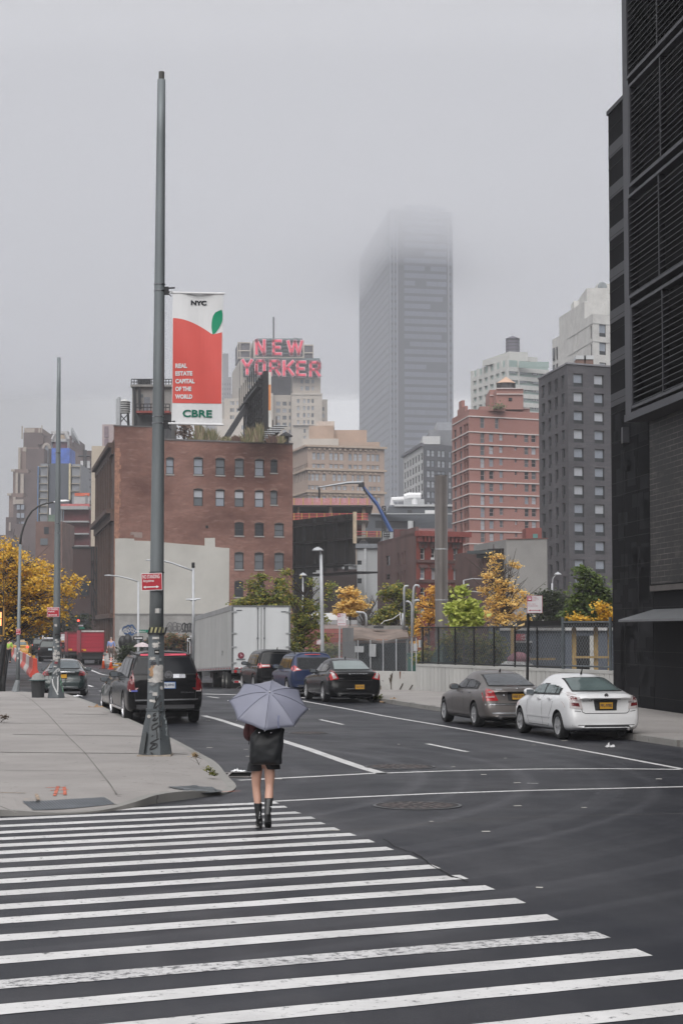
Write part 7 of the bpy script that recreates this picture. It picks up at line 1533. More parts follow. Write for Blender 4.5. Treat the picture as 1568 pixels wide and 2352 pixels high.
# ================================================================= trucks
def trailer():
    rz=R(11); Z=85.6; org=P(532,1560,Z); W=2.70; Lh=15.6
    t=thing('semi_trailer','long white semi trailer with double rear doors turning in the junction','trailer',(org.x,Z,-.34),rz)
    pit=-R(1.55)
    zt_=P(560,1390.5,Z).z+.34; z0=P(560,1537,Z).z+.34; c=lambda x,y,z: Vector((x,y,z+math.sin(pit)*max(0,y)))
    def bx(mb,a,b,mi=0):
        vs=[c(x,y,z) for x in (a[0],b[0]) for y in (a[1],b[1]) for z in (a[2],b[2])]; mb.add(vs,[(0,1,3,2),(4,6,7,5),(0,4,5,1),(2,3,7,6),(0,2,6,4),(1,5,7,3)],mi)
    wp=mat('trailer_white',(.60,.61,.62),.45,.07,.8,streak=True); wd=mat('trailer_dirty_side',(.48,.48,.47),.5,.16,1.2,0,streak=True); al=mat('trailer_aluminium',(.40,.41,.42),.4,.15,1,.4)
    mb=MB(); bx(mb,(0,.06,z0),(W,Lh,zt_-.02)); mb.build('box',wd,t)
    mb=MB(); bx(mb,(-.015,.1,zt_-.22),(W+.015,Lh,zt_)); bx(mb,(-.015,.1,z0-.02),(W+.015,Lh,z0+.14)); mb.build('side_rail',al,t)
    mb=MB()
    for k in range(52): y=.2+k*.28; bx(mb,(-.012,y,z0+.15),(0,y+.014,zt_-.23))
    mb.build('side_rivet_line',mat('side_seam',(.38,.38,.38),.6),t)
    mb=MB(); 
    for (a,b) in (((0,0,z0),(.075,.07,zt_)),((W-.075,0,z0),(W,.07,zt_)),((.075,0,zt_-.07),(W-.075,.07,zt_)),((.0,-.0,z0-.18),(W,.07,z0))): bx(mb,a,b)
    mb.build('rear_frame',mat('grey_door_frame',(.16,.165,.17),.5,.2,2),t)
    for x0,x1 in ((.085,W/2-.015),(W/2+.015,W-.085)):
        mb=MB(); bx(mb,(x0,-.02,z0+.02),(x1,.05,zt_-.09)); mb.build('rear_door',wp,t)
    mb=MB(); bx(mb,(W/2-.015,-.005,z0+.02),(W/2+.015,.04,zt_-.09)); mb.build('door_gap',BLACK,t)
    mb=MB()
    for x in (W/2-.17,W/2+.13):
        mb.tube([c(x,-.06,z0+.05),c(x,-.06,zt_-.1)],.018,6)
        for z in (z0+.5,z0+1.4,zt_-.12,z0+.1): bx(mb,(x-.04,-.075,z-.03),(x+.04,-.02,z+.03))
    mb.build('lock_rod',mat('galv_rod',(.2,.21,.22),.45,.1,1,.5),t)
    mb=MB(); bx(mb,(W/2-.75,-.06,z0+.23),(W/2-.2,-.04,z0+.26)); bx(mb,(W/2-.5,-.07,z0+.18),(W/2-.45,-.03,z0+.32)); mb.build('door_handle',CHROME,t)
    mb=MB()
    for x,sg in ((0,1),(W,-1)):
        for z in (z0+.28,z0+1.0,z0+1.62,zt_-.3): bx(mb,(x if sg>0 else x-.22,-.045,z-.035),(x+.22 if sg>0 else x,-.02,z+.035))
    mb.build('hinge',al,t)
    mb=MB(); 
    for k in range(4): bx(mb,(.14+k*.27,-.035,z0+.03),(.14+k*.27+.16,-.022,z0+.075),0); bx(mb,(.14+k*.27+.16,-.035,z0+.03),(.14+k*.27+.27,-.022,z0+.075),1)
    for k in range(14): bx(mb,(-.022,.3+k*1.0,z0+.02),(-.015,.3+k*1.0+.34,z0+.075),0)
    for k in range(6): bx(mb,(.12+k*.36,-.06,.52),(.12+k*.36+.2,-.045,.60),0); bx(mb,(.12+k*.36+.2,-.06,.52),(.12+k*.36+.36,-.045,.60),1)
    mb.build('reflective_tape',[mat('tape_red',(.35,.02,.03),.4),WHITEP],t)
    mb=MB(); ax=Matrix.Rotation(R(90),3,'X')
    for x in (.17,.46): mb.lathe((x,-.02,z0-.1),[(.075,0),(.075,.03),(.02,.04)],14,0,ax)
    mb.build('tail_light',TAIL,t)
    mb=MB(); 
    for x in (.62,): bx(mb,(x,-.04,.62),(x+.22,.1,z0-.18))
    bx(mb,(1.55,-.04,.62),(1.77,.1,z0-.18)); bx(mb,(.1,-.045,.50),(W-.1,.05,.62)); mb.build('rear_bumper',al,t)
    mb=MB(); bx(mb,(.5,1.0,z0-.35),(1.9,12,z0-.02)); bx(mb,(.3,9,0.3),(2.1,9.4,z0-.1)); mb.build('chassis',BLACK,t)
    for y in (1.9,3.2):
        for x in (-.0,.30,W-.58,W-.28):
            sx=-1 if x<1 else 1
            w_=MB(); axm=Matrix.Rotation(R(90)*sx,3,'Y'); w_.lathe((0,0,0),[(.30,-.12),(.46,-.13),(.5,-.08),(.5,.08),(.46,.13),(.30,.12)],24,0,axm); wo=w_.build('wheel',RUBBER,t,smooth=True); wo.location=(x+.14,y,.5)
            w_=MB(); w_.lathe((0,0,0),[(.30,.12),(.27,.05),(.12,.03),(.1,.14),(.02,.15)],18,0,axm); w_.build('rim',mat('dusty_wheel_disc',(.35,.34,.31),.6,.15,3,.2),wo,smooth=True)
    mb=MB(); bx(mb,(.1,.9,.18),(1.02,.93,z0-.3)); bx(mb,(1.5,.9,.18),(W-.1,.93,z0-.3)); fl_=mb.build('mud_flap',RUBBER,t)
    q=MB(); text_in(q,'Great Dane',.14,.85,z0-.58,z0-.45,flat(0,.88,0),.01,.01,.25); q.build('mud_flap_lettering',mat('pale_lettering',(.4,.4,.4),.6),fl_)
    def dog(mb,cx,cz,s_,y,mi=0):
        for p in ([(-.5,-.6),(-.42,.2),(-.3,.25),(-.25,-.6)],[(.28,-.6),(.3,.1),(.5,.0),(.45,-.6)],[(-.45,.15),(-.3,.35),(.4,.2),(.5,-.05),(-.2,-.1)],[(-.5,.2),(-.48,.75),(-.25,.78),(-.25,.25)],[(-.8,.62),(-.48,.85),(-.25,.80),(-.45,.6)],[(-.38,.8),(-.30,.98),(-.24,.8)]):
            mb.add([(cx+a*s_,y,cz+b*s_) for a,b in p],[tuple(range(len(p)))[::-1] if 0 else tuple(range(len(p)))],mi)
    q=MB(); dog(q,.55,z0-1.02,.13,.885); 
    for k in range(28): 
        a=2*math.pi*k/28; b=2*math.pi*(k+1)/28; q.quad((.55+.25*math.cos(a),.885,z0-1.0+.19*math.sin(a)),(.55+.25*math.cos(b),.885,z0-1.0+.19*math.sin(b)),(.55+.235*math.cos(b),.885,z0-1.0+.175*math.sin(b)),(.55+.235*math.cos(a),.885,z0-1.0+.175*math.sin(a)))
    q.build('dog_emblem',mat('pale_lettering',(.4,.4,.4)),fl_)
    q=MB(); q.lathe((.42,-.03,z0+.62),[(.145,0),(.145,.012),(.01,.012)],24,0,ax); q.build('round_emblem',mat('maroon_emblem',(.16,.02,.04),.5),t); q=MB(); dog(q,.44,z0+.62,.10,-.046); q.build('emblem_dog',mat('pink_emblem',(.55,.35,.38),.6),t)
    q=MB(); bx(q,(.22,-.04,z0+.42),(.62,-.025,z0+.47)); bx(q,(.2,-.04,zt_-.24),(.45,-.03,zt_-.20)); bx(q,(W-.45,-.04,zt_-.30),(W-.2,-.03,zt_-.26)); q.build('strip_label',mat('grey_strip',(.14,.15,.16),.6),t)
    q=MB(); 
    for k,zz_ in enumerate((z0+.78,z0+.66)): text_in(q,('PRIM','6251')[k],-3,-2.0,zz_,zz_+.10,lambda u,z,o: Vector((-.02-o*.2,2.9+(-2.0-u)*.42+.0,z+math.sin(pit)*2.9)),.01,.004)
    q.build('fleet_number',mat('dark_grey_lettering',(.08,.08,.08),.6),t)
    # tractor unit at the far end, mostly hidden
    q=MB(); bx(q,(.15,Lh+.6,.9),(W-.15,Lh+2.8,3.1)); bx(q,(.3,Lh+2.8,.9),(W-.3,Lh+4.0,2.0)); tr=q.build('tractor_cab',WHITEP,t)
    q=MB(); bx(q,(.14,Lh+.8,1.9),(.15,Lh+2.3,2.8)); q.build('cab_window',GD,tr)
    for y in (Lh-1.6,Lh-.3,Lh+3.2):
        for x in (0,W-.3): w_=MB(); w_.lathe((0,0,0),[(.3,-.14),(.5,-.1),(.5,.1),(.3,.14)],20,0,Matrix.Rotation(R(90),3,'Y')); wo=w_.build('wheel',RUBBER,t,smooth=True); wo.location=(x+.15,y,.5)
    return t
trailer()
def box_truck(px0,px1,yt,yb_box,yb,rz,label,m,Lb=5,trimw=True):
    Z=10820/(yb-1450); a=P(px0,yb_box,Z); b_=P(px1,yt,Z); W=(b_.x-a.x); t=thing('box_truck',label,'truck',(a.x,Z,0),rz)
    dk_=mat('truck_dark_edge',(.12,.02,.025),.5)
    mb=MB(); mb.bb((0,.05,a.z),(W,Lb,b_.z)); mb.build('box',m,t)
    mb=MB(); [mb.bb(*q) for q in (((0,0,a.z),(.07,.06,b_.z)),((W-.07,0,a.z),(W,.06,b_.z)),((.07,0,a.z),(W-.07,.06,a.z+.08)))]; mb.build('rear_frame',dk_,t)
    mb=MB(); mb.bb((.07,0,b_.z-.12),(W-.07,.06,b_.z)); mb.build('header',mat('pale_dirty_header',(.45,.42,.40),.6,.3,3) if trimw else dk_,t)
    mb=MB(); [mb.bb((.07,.02,a.z+.1+(b_.z-a.z)*k/6),(W-.07,.045,a.z+.11+(b_.z-a.z)*k/6)) for k in range(1,6)]; mb.build('shutter_seam',dk_,t)
    mb=MB(); mb.bb((.1,.1,.35),(W-.1,Lb+1.5,a.z)); mb.build('chassis',BLACK,t); mb=MB(); mb.bb((.05,-.15,.45),(W-.05,.0,.6)); mb.build('rear_step',DARK,t)
    mb=MB(); mb.bb((.1,Lb+.1,.7),(W-.1,Lb+1.9,b_.z-.5)); mb.build('cab',m,t)
    for x in (.1,W-.36):
        for y in (1.2,Lb+1.2): w_=MB(); w_.lathe((0,0,0),[(.25,-.13),(.44,-.12),(.46,0),(.44,.12),(.25,.13)],18,0,Matrix.Rotation(R(90),3,'Y')); wo=w_.build('wheel',RUBBER,t); wo.location=(x+.13,y,.46)
    mb=MB(); [mb.bb((x,-.02,a.z+.1),(x+.12,0.0,a.z+.22)) for x in (.1,W-.25)]; mb.build('tail_light',TAIL,t); mb=MB(); mb.bb((.1,-.02,a.z+.12),(.42,-.01,a.z+.26)); mb.build('number_plate',ORNG,t)
    return t
redt=mat('truck_red',(.36,.025,.045),.45,.10,.6)
box_truck(185,241,1448,1499,1526.5,R(11),'red box truck parked nearest the tall brick building',redt); box_truck(155,182,1451,1497,1515.5,R(11),'second red box truck, farther and half hidden behind the first',redt,trimw=False)
box_truck(139,151,1453,1477,1504,R(8),'small white box truck between the far lamp pole and the red trucks',WHITEP,4,False)
box_truck(49,64,1473,1484,1502,R(5),'pale box truck far down the left street behind the taxi',mat('pale_truck',(.4,.41,.42),.6),3,False)
# ================================================================= poles, signs, banner
def sq(mb,pts,rs,seg=8,mi=0): mb.tube(pts,rs,seg,mi,True)
def big_pole(label,pxb,pyb,pxt,pyt,wb,wm,yj,wt0,wt1,yj2,seed=0):
    """tapering cast base (wb px wide at the foot), square lower shaft, long round galvanised shaft"""
    g=G(pxb,pyb,.14); Z=g.y; k=Z/FL; top=P(pxt,pyt,Z); 
    t=thing('lamp_pole',label,'pole',(g.x,Z,.14))
    ax=lambda y: (lambda f_: Vector((g.x+(top.x-g.x)*f_,Z,0)))((P(pxb,y,Z).z-.14)/(top.z-.14))
    def at(y): v=ax(y); return Vector((v.x-g.x,0,P(pxb,y,Z).z-.14))
    mb=MB(); r0=wb*k/2/.924; r1=wm*k/2/.924
    A_=at(yj); mb.tube([Vector((0,0,0)),Vector((0,0,.04)),A_*.5,A_],[r0,r0*.99,(r0*.52+r1*.52),r1],8); b_=mb.build('base',BASEG,t)
    mb=MB(); mb.tube([A_,A_+Vector((0,0,.05))],r1*1.08,8); mb.build('collar',BASEG,t)
    B_=at(yj2); mb=MB(); mb.tube([A_+Vector((0,0,.05)),B_],[r1*.94,r1*.86],8); s_=mb.build('lower_shaft',mat('grey_painted_shaft',(.115,.13,.14),.5,.25,3),t)
    T=at(pyt+ (18 if pyt<200 else 0)); mb=MB(); n=10
    mb.tube([B_.lerp(T,i/n) for i in range(n+1)],[wt0*k/2+(wt1-wt0)*k/2*i/n for i in range(n+1)],20); mb.build('shaft',GALV,t,smooth=True)
    if pyt<200: mb=MB(); mb.tube([T,at(pyt)],wt1*k/2*.72,14); mb.build('cap',mat('rusty_cap',(.09,.085,.08),.7,.3,5),t)
    return t,g,Z,k,at,A_,B_
pole1,g1,Z1,k1,at1,A1,B1_=big_pole('tall galvanised pole carrying the real estate banner, nearest pole with a scribbled base',357,1735,371.3,165,74,40,1633,33,18.5,1453)
# bands, hazard tape, stickers and scribbles on the near pole
def ring(y,h,r_,m,name,t=None,at=None,k=None):
    t=t or pole1; at=at or at1; c=at(y); mb=MB(); mb.tube([c,c+Vector((0,0,h))],r_*(k or k1)/2,20); return mb.build(name,m,t)
for y,r_ in ((654,27),(669,27),(958,29.5),(973,30)): ring(y,.012,r_,CHROME,'steel_band')
ring(1316,.02,34,DARK,'steel_band'); 
tape=MB(); c=at1(1453); zz=c.z; hw=37*k1/2
ring(1457,.03,41,DARK,'steel_band')
mb=MB(); mb.tube([c-Vector((0,0,.02)),c+Vector((0,0,.10))],36.5*k1/2,8); tb_=mb.build('hazard_tape',mat('hazard_yellow',(.45,.42,.22),.6,.15,3),pole1)
mb=MB()
for kx in range(5): x=c.x-hw+kx*hw*.5; mb.add([(x,-hw*.96,zz-.02),(x+hw*.25,-hw*.96,zz-.02),(x+hw*.45,-hw*.96,zz+.10),(x+hw*.2,-hw*.96,zz+.10)],[(0,1,2,3)])
mb.build('hazard_stripe',BLACK,tb_)
def patch(name,px0,py0,px1,py1,m,seed=0,rag=.12,t=None,at=None,Z=None,gx=None,rad=None,out=0.0):
    """irregular sticker wrapped on the front of the shaft"""
    t=t or pole1; Z=Z or Z1; org=t.location; rnd=random.Random(seed+int(px0*7+py0)); 
    n=7; rows=[]; rad=rad if rad else 37*k1/2
    cxp=None
    mb=MB(); n2=8
    for j in range(n2+1):
        y=py0+(py1-py0)*j/n2; cxx=(at or at1)(y).x+org.x; row=[]
        for i in range(n+1):
            x=px0+(px1-px0)*i/n; jx=rnd.uniform(-rag,rag)*(px1-px0)*(1 if i in(0,n) else 0); jy=rnd.uniform(-rag,rag)*(py1-py0)*(1 if j in (0,n2) else 0)
            p=P(x+jx,y+jy,Z-rad); dx=max(-rad*.98,min(rad*.98,p.x-cxx)); row.append(Vector((cxx+dx-org.x,-math.sqrt(max(1e-5,rad*rad-dx*dx*.85))-.006-out,p.z-org.z)))
        rows.append(row)
    vs=[v for r_ in rows for v in r_]; mb.add(vs,[(j*(n+1)+i,j*(n+1)+i+1,(j+1)*(n+1)+i+1,(j+1)*(n+1)+i) for j in range(n2) for i in range(n)]); return mb.build(name,m,t)
PW=mat('torn_paper_white',(.48,.46,.44),.85,.25,9); PO=mat('stained_orange_paper',(.42,.26,.15),.85,.3,8); PG=mat('grey_sticker_residue',(.25,.26,.27),.8,.3,9)
for i,a in enumerate([(357,1397,369,1409,PG,.15),(350,1463,366,1468,PW,.02),(352,1476,366,1486,PW,.3),(345,1509,358,1515,PW,.2),(366,1511,371,1518,PG,.1),(344,1532,359,1556,PO,.25),(355,1530,376,1560,PW,.15),(340,1558,372,1568,PW,.2),(352,1530,362,1562,PW,.2),(368,1577,374,1583,PW,.3),(351,1590,362,1598,PW,.03),(343,1586,352,1592,PG,.3),(344,1607,357,1613,PW,.1),(344,1569,356,1575,PG,.3),(346,1520,358,1526,mat('dark_sticker_mark',(.04,.04,.045),.7),.3)]): patch('sticker',*a[:4],a[4],i,a[5],out=.001*i)
patch('round_sticker',355,1492,366,1503,BLACK,3,.02); patch('sticker',357,1496,365,1499,PW,5,.05,out=.004)
patch('round_sticker',357,1398,366,1408,PW,9,.05,out=.003)
def scribble(strokes,m,wd,name,t=None,at=None,Z=None,rad=None):
    t=t or pole1; Z=Z or Z1; org=t.location; mb=MB()
    for st_ in strokes:
        pts=[]
        for (x,y) in st_:
            r_=rad(y); p=P(x,y,Z-r_); cxx=(at or at1)(y).x+org.x; dx=max(-r_*.97,min(r_*.97,p.x-cxx)); 
            q=r_*math.cos(R(22.5)) if True else r_
            pts.append(Vector((cxx+dx-org.x,-(q if abs(dx)<r_*.40 else q-(abs(dx)-r_*.40)*.95)-.012,p.z-org.z)))
        # smooth
        sm=[]; 
        for i in range(len(pts)-1):
            p0=pts[max(0,i-1)];p1=pts[i];p2=pts[i+1];p3=pts[min(len(pts)-1,i+2)]
            for k in range(4): u=k/4; sm.append(.5*((2*p1)+(p2-p0)*u+(2*p0-5*p1+4*p2-p3)*u*u+(3*p1-p0-3*p2+p3)*u**3))
        sm.append(pts[-1])
        for a,b in zip(sm,sm[1:]):
            d=(b-a); 
            if d.length<1e-5: continue
            d.normalize(); nn=Vector((-d.z,0,d.x))*wd/2; mb.add([a-nn-d*wd*.2,b-nn+d*wd*.2,b+nn+d*wd*.2,a+nn-d*wd*.2],[(0,1,2,3)])
    return mb.build(name,m,t)
def rad1(y):
    if y<1632: return 38*k1/2/.924
    f_=(y-1633)/(1735-1633); return (40+(74-40)*f_)*k1/2/.924
Q=lambda l:[(250.9+.2*x,1442.6+.2*y) for x,y in l]
scribble([Q(l) for l in ([(540,790),(535,830)],[(585,770),(560,810),(535,860),(510,940),(545,905),(600,850),(580,920),(530,950)],[(600,965),(520,985),(515,1010),(590,985),(545,1050),(500,1060),(530,1030)],[(560,1090),(500,1120),(500,1170),(560,1130),(600,1060),(595,1125),(570,1135)],[(490,1245),(600,1175)],[(540,1160),(550,1210),(550,1265)],[(595,1275),(550,1280),(475,1325),(545,1330),(540,1370),(470,1395),(500,1350),(530,1345)],[(480,1430),(500,1450)])],mat('black_marker',(.012,.012,.014),.6),.024,'scribble',rad=rad1)
scribble([Q(l) for l in ([(645,1000),(628,1010),(630,1050),(648,1040)],[(640,1105),(648,1060),(662,1100)],[(640,1130),(668,1120)],[(645,1150),(655,1200)],[(662,1140),(648,1180)],[(655,1200),(650,1235),(668,1230)])],mat('pale_marker',(.25,.28,.29),.7),.009,'scribble',rad=rad1)
c_=P(342.5,1645.5,Z1-rad1(1645)*.93); mb=MB(); mb.lathe(c_-Vector(pole1.location),[(.034,-.0),(.034,.02),(.005,.022)],14,0,Matrix.Rotation(R(90),3,'X')); mb.build('round_sticker',PW,pole1)
mb=MB(); 
a_,b_,c_,d_=[P(x,y,Z1-rad1(y)*.86)-Vector(pole1.location)+Vector((0,-.06,0)) for x,y in ((321.5,1731),(331,1731),(338,1682),(330.5,1681))]
mb.quad(a_,b_,c_,d_); mb.quad(d_,c_,c_+Vector((0,.1,0)),d_+Vector((0,.1,0))); mb.quad(b_,b_+Vector((0,.1,0)),c_+Vector((0,.1,0)),c_); mb.build('access_hatch',mat('hatch_grey',(.05,.057,.06),.5,.2,3),pole1)
mb=MB(); mb.bb((-.32,-.32,-.02),(.32,.3,.025)); mb.build('mortar_bed',mat('tan_mortar',(.34,.29,.24),.9,.3,6),pole1)
pole2,g2,Z2,k2,at2,A2,B2_=big_pole('second galvanised pole with graffiti on its cone base, at the pavement edge',129.7,1603,136,821,37,18.5,1551,17,8,1467)
rad2=lambda y: (19*k2/2/.924 if y<1551 else (19+(37-19)*(y-1551)/52)*k2/2/.924)
LQ=lambda l:[(.184*x,1430+.184*y) for x,y in l]
scribble([LQ(l) for l in ([(670,640),(700,600),(735,575),(740,600),(690,610)],[(705,610),(712,650)],[(668,690),(735,668)],[(655,705),(665,770),(690,830),(725,898)],[(725,680),(725,780),(722,860)])],mat('white_spray',(.5,.5,.5),.7),.05,'scribble',pole2,at2,Z2,rad2)
scribble([LQ(l) for l in ([(758,690),(750,730),(770,745),(755,780),(780,800),(775,830),(790,870)],)],mat('green_spray',(.10,.22,.14),.7),.035,'scribble',pole2,at2,Z2,rad2)
for i,(x0,y0,x1,y1) in enumerate([(684,20,716,48),(688,208,720,228),(700,232,738,254),(664,298,682,318),(710,284,740,304),(682,340,720,370),(662,372,712,412),(718,362,756,400),(664,412,700,470),(708,420,750,448),(690,442,728,462),(692,468,730,488),(672,540,706,556),(690,160,748,138)]):
    a=LQ([(x0,y0),(x1,y1)]); patch('sticker',a[0][0],a[0][1],a[1][0],a[1][1],PW if i<13 else DARK,i,.15,pole2,at2,Z2,None,17.5*k2/2,.001*i)
a=LQ([(684,485),(724,515)]); patch('sticker',*a[0],*a[1],mat('dark_red_sticker',(.2,.04,.05),.7),33,.1,pole2,at2,Z2,None,17.5*k2/2,.02)
for y in (1041,1203,1225): ring(y,.02,14,CHROME,'steel_band',pole2,at2,k2)
def cobra(mb,p,dx,s_=1,dz=.0):
    vs=[]; prof=[(0,.05,.04),(.12,.10,.07),(.35,.16,.10),(.6,.15,.09),(.78,.08,.05)]
    for (d_,w_,h_) in prof:
        for k in range(8): a=2*math.pi*k/8; vs.append(Vector(p)+Vector((dx*d_*s_,w_*s_*math.cos(a),h_*s_*math.sin(a)*(1 if math.sin(a)>0 else .6)+dz*d_)))
    mb.add(vs,[(i*8+k,i*8+(k+1)%8,(i+1)*8+(k+1)%8,(i+1)*8+k) for i in range(4) for k in range(8)]+[tuple(range(8)),tuple(range(32,40))])
# far lamp pole with the curved arm
Z=74; g=G(41,1588,.14); t3=thing('street_lamp','thin lamp post with curved arm at the far end of the left pavement','street lamp',(g.x,Z,.14)); o3=Vector(t3.location); L3=lambda x,y: P(x,y,Z)-o3
mb=MB(); mb.tube([(0,0,0),L3(41,1566),L3(41.5,1562)],[.155,.10,.08],8); mb.build('base',mat('pale_grey_base',(.2,.215,.225),.5,.2,3),t3)
mb=MB(); mb.tube([L3(41.5,1563),L3(42.5,1500),L3(47,1250)],[.078,.075,.055],10); mb.build('shaft',GALV,t3,smooth=True)
mb=MB(); mb.tube([L3(47,1252),L3(49,1232),L3(54,1213),L3(62,1192),L3(74,1174),L3(90,1162),L3(108,1155.5),L3(126,1153.5)],[.045,.042,.04,.038,.036,.035,.034,.03],8); mb.build('arm',mat('dark_arm',(.05,.05,.05),.5,.2),t3,smooth=True)
mb=MB(); vs=L3(124,1153.5); cobra(mb,vs,1,.78,.05); mb.build('lamp_head',WHITEP,t3,smooth=True); mb=MB(); mb.tube([L3(146,1150),L3(146,1148)],.04,8); mb.build('photocell',mat('orange_cell',(.6,.2,.05),.6),t3)
for i,a in enumerate(((236,312,258,345),(240,350,256,372),(216,372,236,392),(222,432,244,456))): q=LQ([(a[0],a[1]),(a[2],a[3])]); mb=MB(); mb.bb(L3(q[0][0],q[1][1])+Vector((0,-.09,0)),L3(q[1][0],q[0][1])+Vector((0,-.085,0))); mb.build('sticker',PW,t3)
# no-standing signs
def nosign(px0,px1,yt,yb,Z,label,tilt=0,out=.2,full=True):
    a=P(px0,yb,Z); b=P(px1,yt,Z); W=b.x-a.x; Hh=b.z-a.z; t=thing('parking_sign',label,'sign',((a.x+b.x)/2,Z-out,a.z)); 
    t.rotation_euler=(0,tilt,0)
    mb=MB(); mb.bb((-W/2,-.004,0),(W/2,.004,Hh)); mb.build('sign_back',WHITEP,t); mb=MB(); mb.bb((-W/2*.95,-.008,Hh*.035),(W/2*.95,-.004,Hh*.965)); fo=mb.build('sign_face',REDP,t)
    fr=flat(0,-.009,0); mb=MB()
    text_in(mb,'NO STANDING',-W*.43,W*.38,Hh*.69,Hh*.91,fr,.012,.002); text_in(mb,'Anytime',-W*.42,W*.10,Hh*.44,Hh*.64,fr,.012,.002)
    z=Hh*.2; mb.add([fr(u,v,.002) for u,v in ((-W*.42,z),(-W*.30,z+Hh*.085),(-W*.30,z+Hh*.03),(W*.22,z+Hh*.03),(W*.22,z+Hh*.085),(W*.34,z),(W*.22,z-Hh*.085),(W*.22,z-Hh*.03),(-W*.30,z-Hh*.03),(-W*.30,z-Hh*.085))],[(0,9,1),(1,9,8,2),(2,8,7,3),(3,7,6,4),(4,6,5)])
    mb.build('sign_lettering',WHITEP,fo); return t
nosign(328,376,1317,1356.5,Z1,'red NO STANDING sign on the nearest pole',R(-2.0),.19)
nosign(110.5,138.5,1395,1417,Z2,'red NO STANDING sign on the second pole',0,.16); nosign(38.5,49,1444,1457.5,74,'small red NO STANDING sign on the far curved-arm lamp post',0,.1)
# street banner
Zb=Z1-.02
bx0,bx1=P(394,974,Zb).x,P(510,974,Zb).x; zb0=P(450,973,Zb).z; zb1=P(450,672,Zb).z; Wb=bx1-bx0; Hb=zb1-zb0
bn=thing('street_banner','tall red and white banner with green leaf reading REAL ESTATE CAPITAL OF THE WORLD','banner',(bx0,Zb,zb0))
def bw_(u,z):  # gentle cloth waves and slight skew of the real banner
    return .03*math.sin(z*2.6+u*3)+.02*math.sin(u*9+z*1.3)
def BP(u,z,o=0): 
    uu=u; sk=-.018*(u/Wb); return Vector((uu+(z/Hb)*.012, bw_(u,z)-o, z+sk*1.2))
def bgrid(u0,u1,f0_,f1_,n=10,m=24,o=0,mi=0,mb=None):
    mb=mb or MB()
    for i in range(n):
        for j in range(m):
            q=[]
            for (di,dj) in ((0,0),(1,0),(1,1),(0,1)):
                u=u0+(u1-u0)*(i+di)/n; z=f0_(u)+(f1_(u)-f0_(u))*(j+dj)/m; q.append(BP(u,z,o))
            mb.quad(*q,mi)
    return mb
bwh=mat('banner_white',(.70,.70,.71),.6,.04,1.5); brd=mat('banner_coral_red',(.66,.10,.085),.6,.05,1.5); bgr=mat('banner_green',(.0,.26,.13),.6,.05); bdk=mat('banner_black',(.012,.012,.02),.6); bdg=mat('banner_dark_green',(.0,.14,.09),.6)
m_=bgrid(0,Wb,lambda u:0,lambda u:Hb); bgrid(0,Wb,lambda u:0,lambda u:Hb,o=-.006,mb=m_); bc=m_.build('banner_cloth',bwh,bn,smooth=True)
zy=lambda y: (973-y)/(973-672)*Hb
def redtop(u):
    t_=u/Wb; 
    if t_<.80: return zy(731+ (767-731)*(t_/.80)**1.9)
    return zy(767-(767-760)*(t_-.80)/.2)
m_=bgrid(Wb*.012,Wb*.985,lambda u:zy(925),redtop,14,24,.006); m_.build('apple_print',brd,bc,smooth=True)
# leaf
n=14; lf=MB(); c0=(.80,767); c1=(.975,710)
lft=[(.80,767),(.772,750),(.778,735),(.80,724),(.85,715),(.975,709)]; rgt=[(.80,767),(.86,762),(.93,750),(.99,735),(.995,720),(.975,709)]
import bisect
def lerpb(l,t_): k=t_*(len(l)-1); i=min(len(l)-2,int(k)); f_=k-i; return tuple(l[i][q]+(l[i+1][q]-l[i][q])*f_ for q in (0,1))
for k in range(n):
    a,b=k/n,(k+1)/n; p=[lerpb(lft,a),lerpb(rgt,a),lerpb(rgt,b),lerpb(lft,b)]; lf.add([BP(u*Wb,zy(y),.010) for u,y in p],[(0,1,2,3)])
lf.build('leaf_print',bgr,bc)
tx_=MB(); fr=lambda u,z,o: BP(u,z,.010+o)
text_in(tx_,'NYC',Wb*.36,Wb*.67,zy(699.5),zy(688.5),fr,.055,.004); tx_.build('banner_lettering',bdk,bc)
for wd_,x1,y0,y1 in (('REAL',.305,835,845.5),('ESTATE',.41,852.5,863),('CAPITAL',.455,870,880.5),('OF THE',.39,887.5,898),('WORLD',.41,905,915.5)): tx_=MB(); text_in(tx_,wd_,Wb*.065,Wb*x1,zy(y1),zy(y0),fr,.05,.004); tx_.build('banner_word',bwh,bc)
tx_=MB(); text_in(tx_,'CBRE',Wb*.215,Wb*.80,zy(957),zy(940),fr,.03,.004); tx_.build('banner_lettering',bdg,bc)
mb=MB()
for z in (Hb-.0,0.0): mb.tube([BP(-.06,z),BP(Wb+.03,z)],.022,8)
mb.build('banner_rod',bwh,bn)
mb=MB()
for y in (668,975): 
    p=P(383,y,Z1)-Vector(bn.location); mb.box(p+Vector((-.01,0,0)),(.10,.08,.15)); mb.tube([p+Vector((0,0,.05)),p+Vector((.16,0,.06))],.018,6); mb.tube([p+Vector((0,0,-.02)),BP(0,Hb if y<800 else 0)],.02,6); mb.tube([p+Vector((.03,0,-.05)),p+Vector((.09,0,-.11))],.008,4)
mb.build('bracket',DARK,bn)
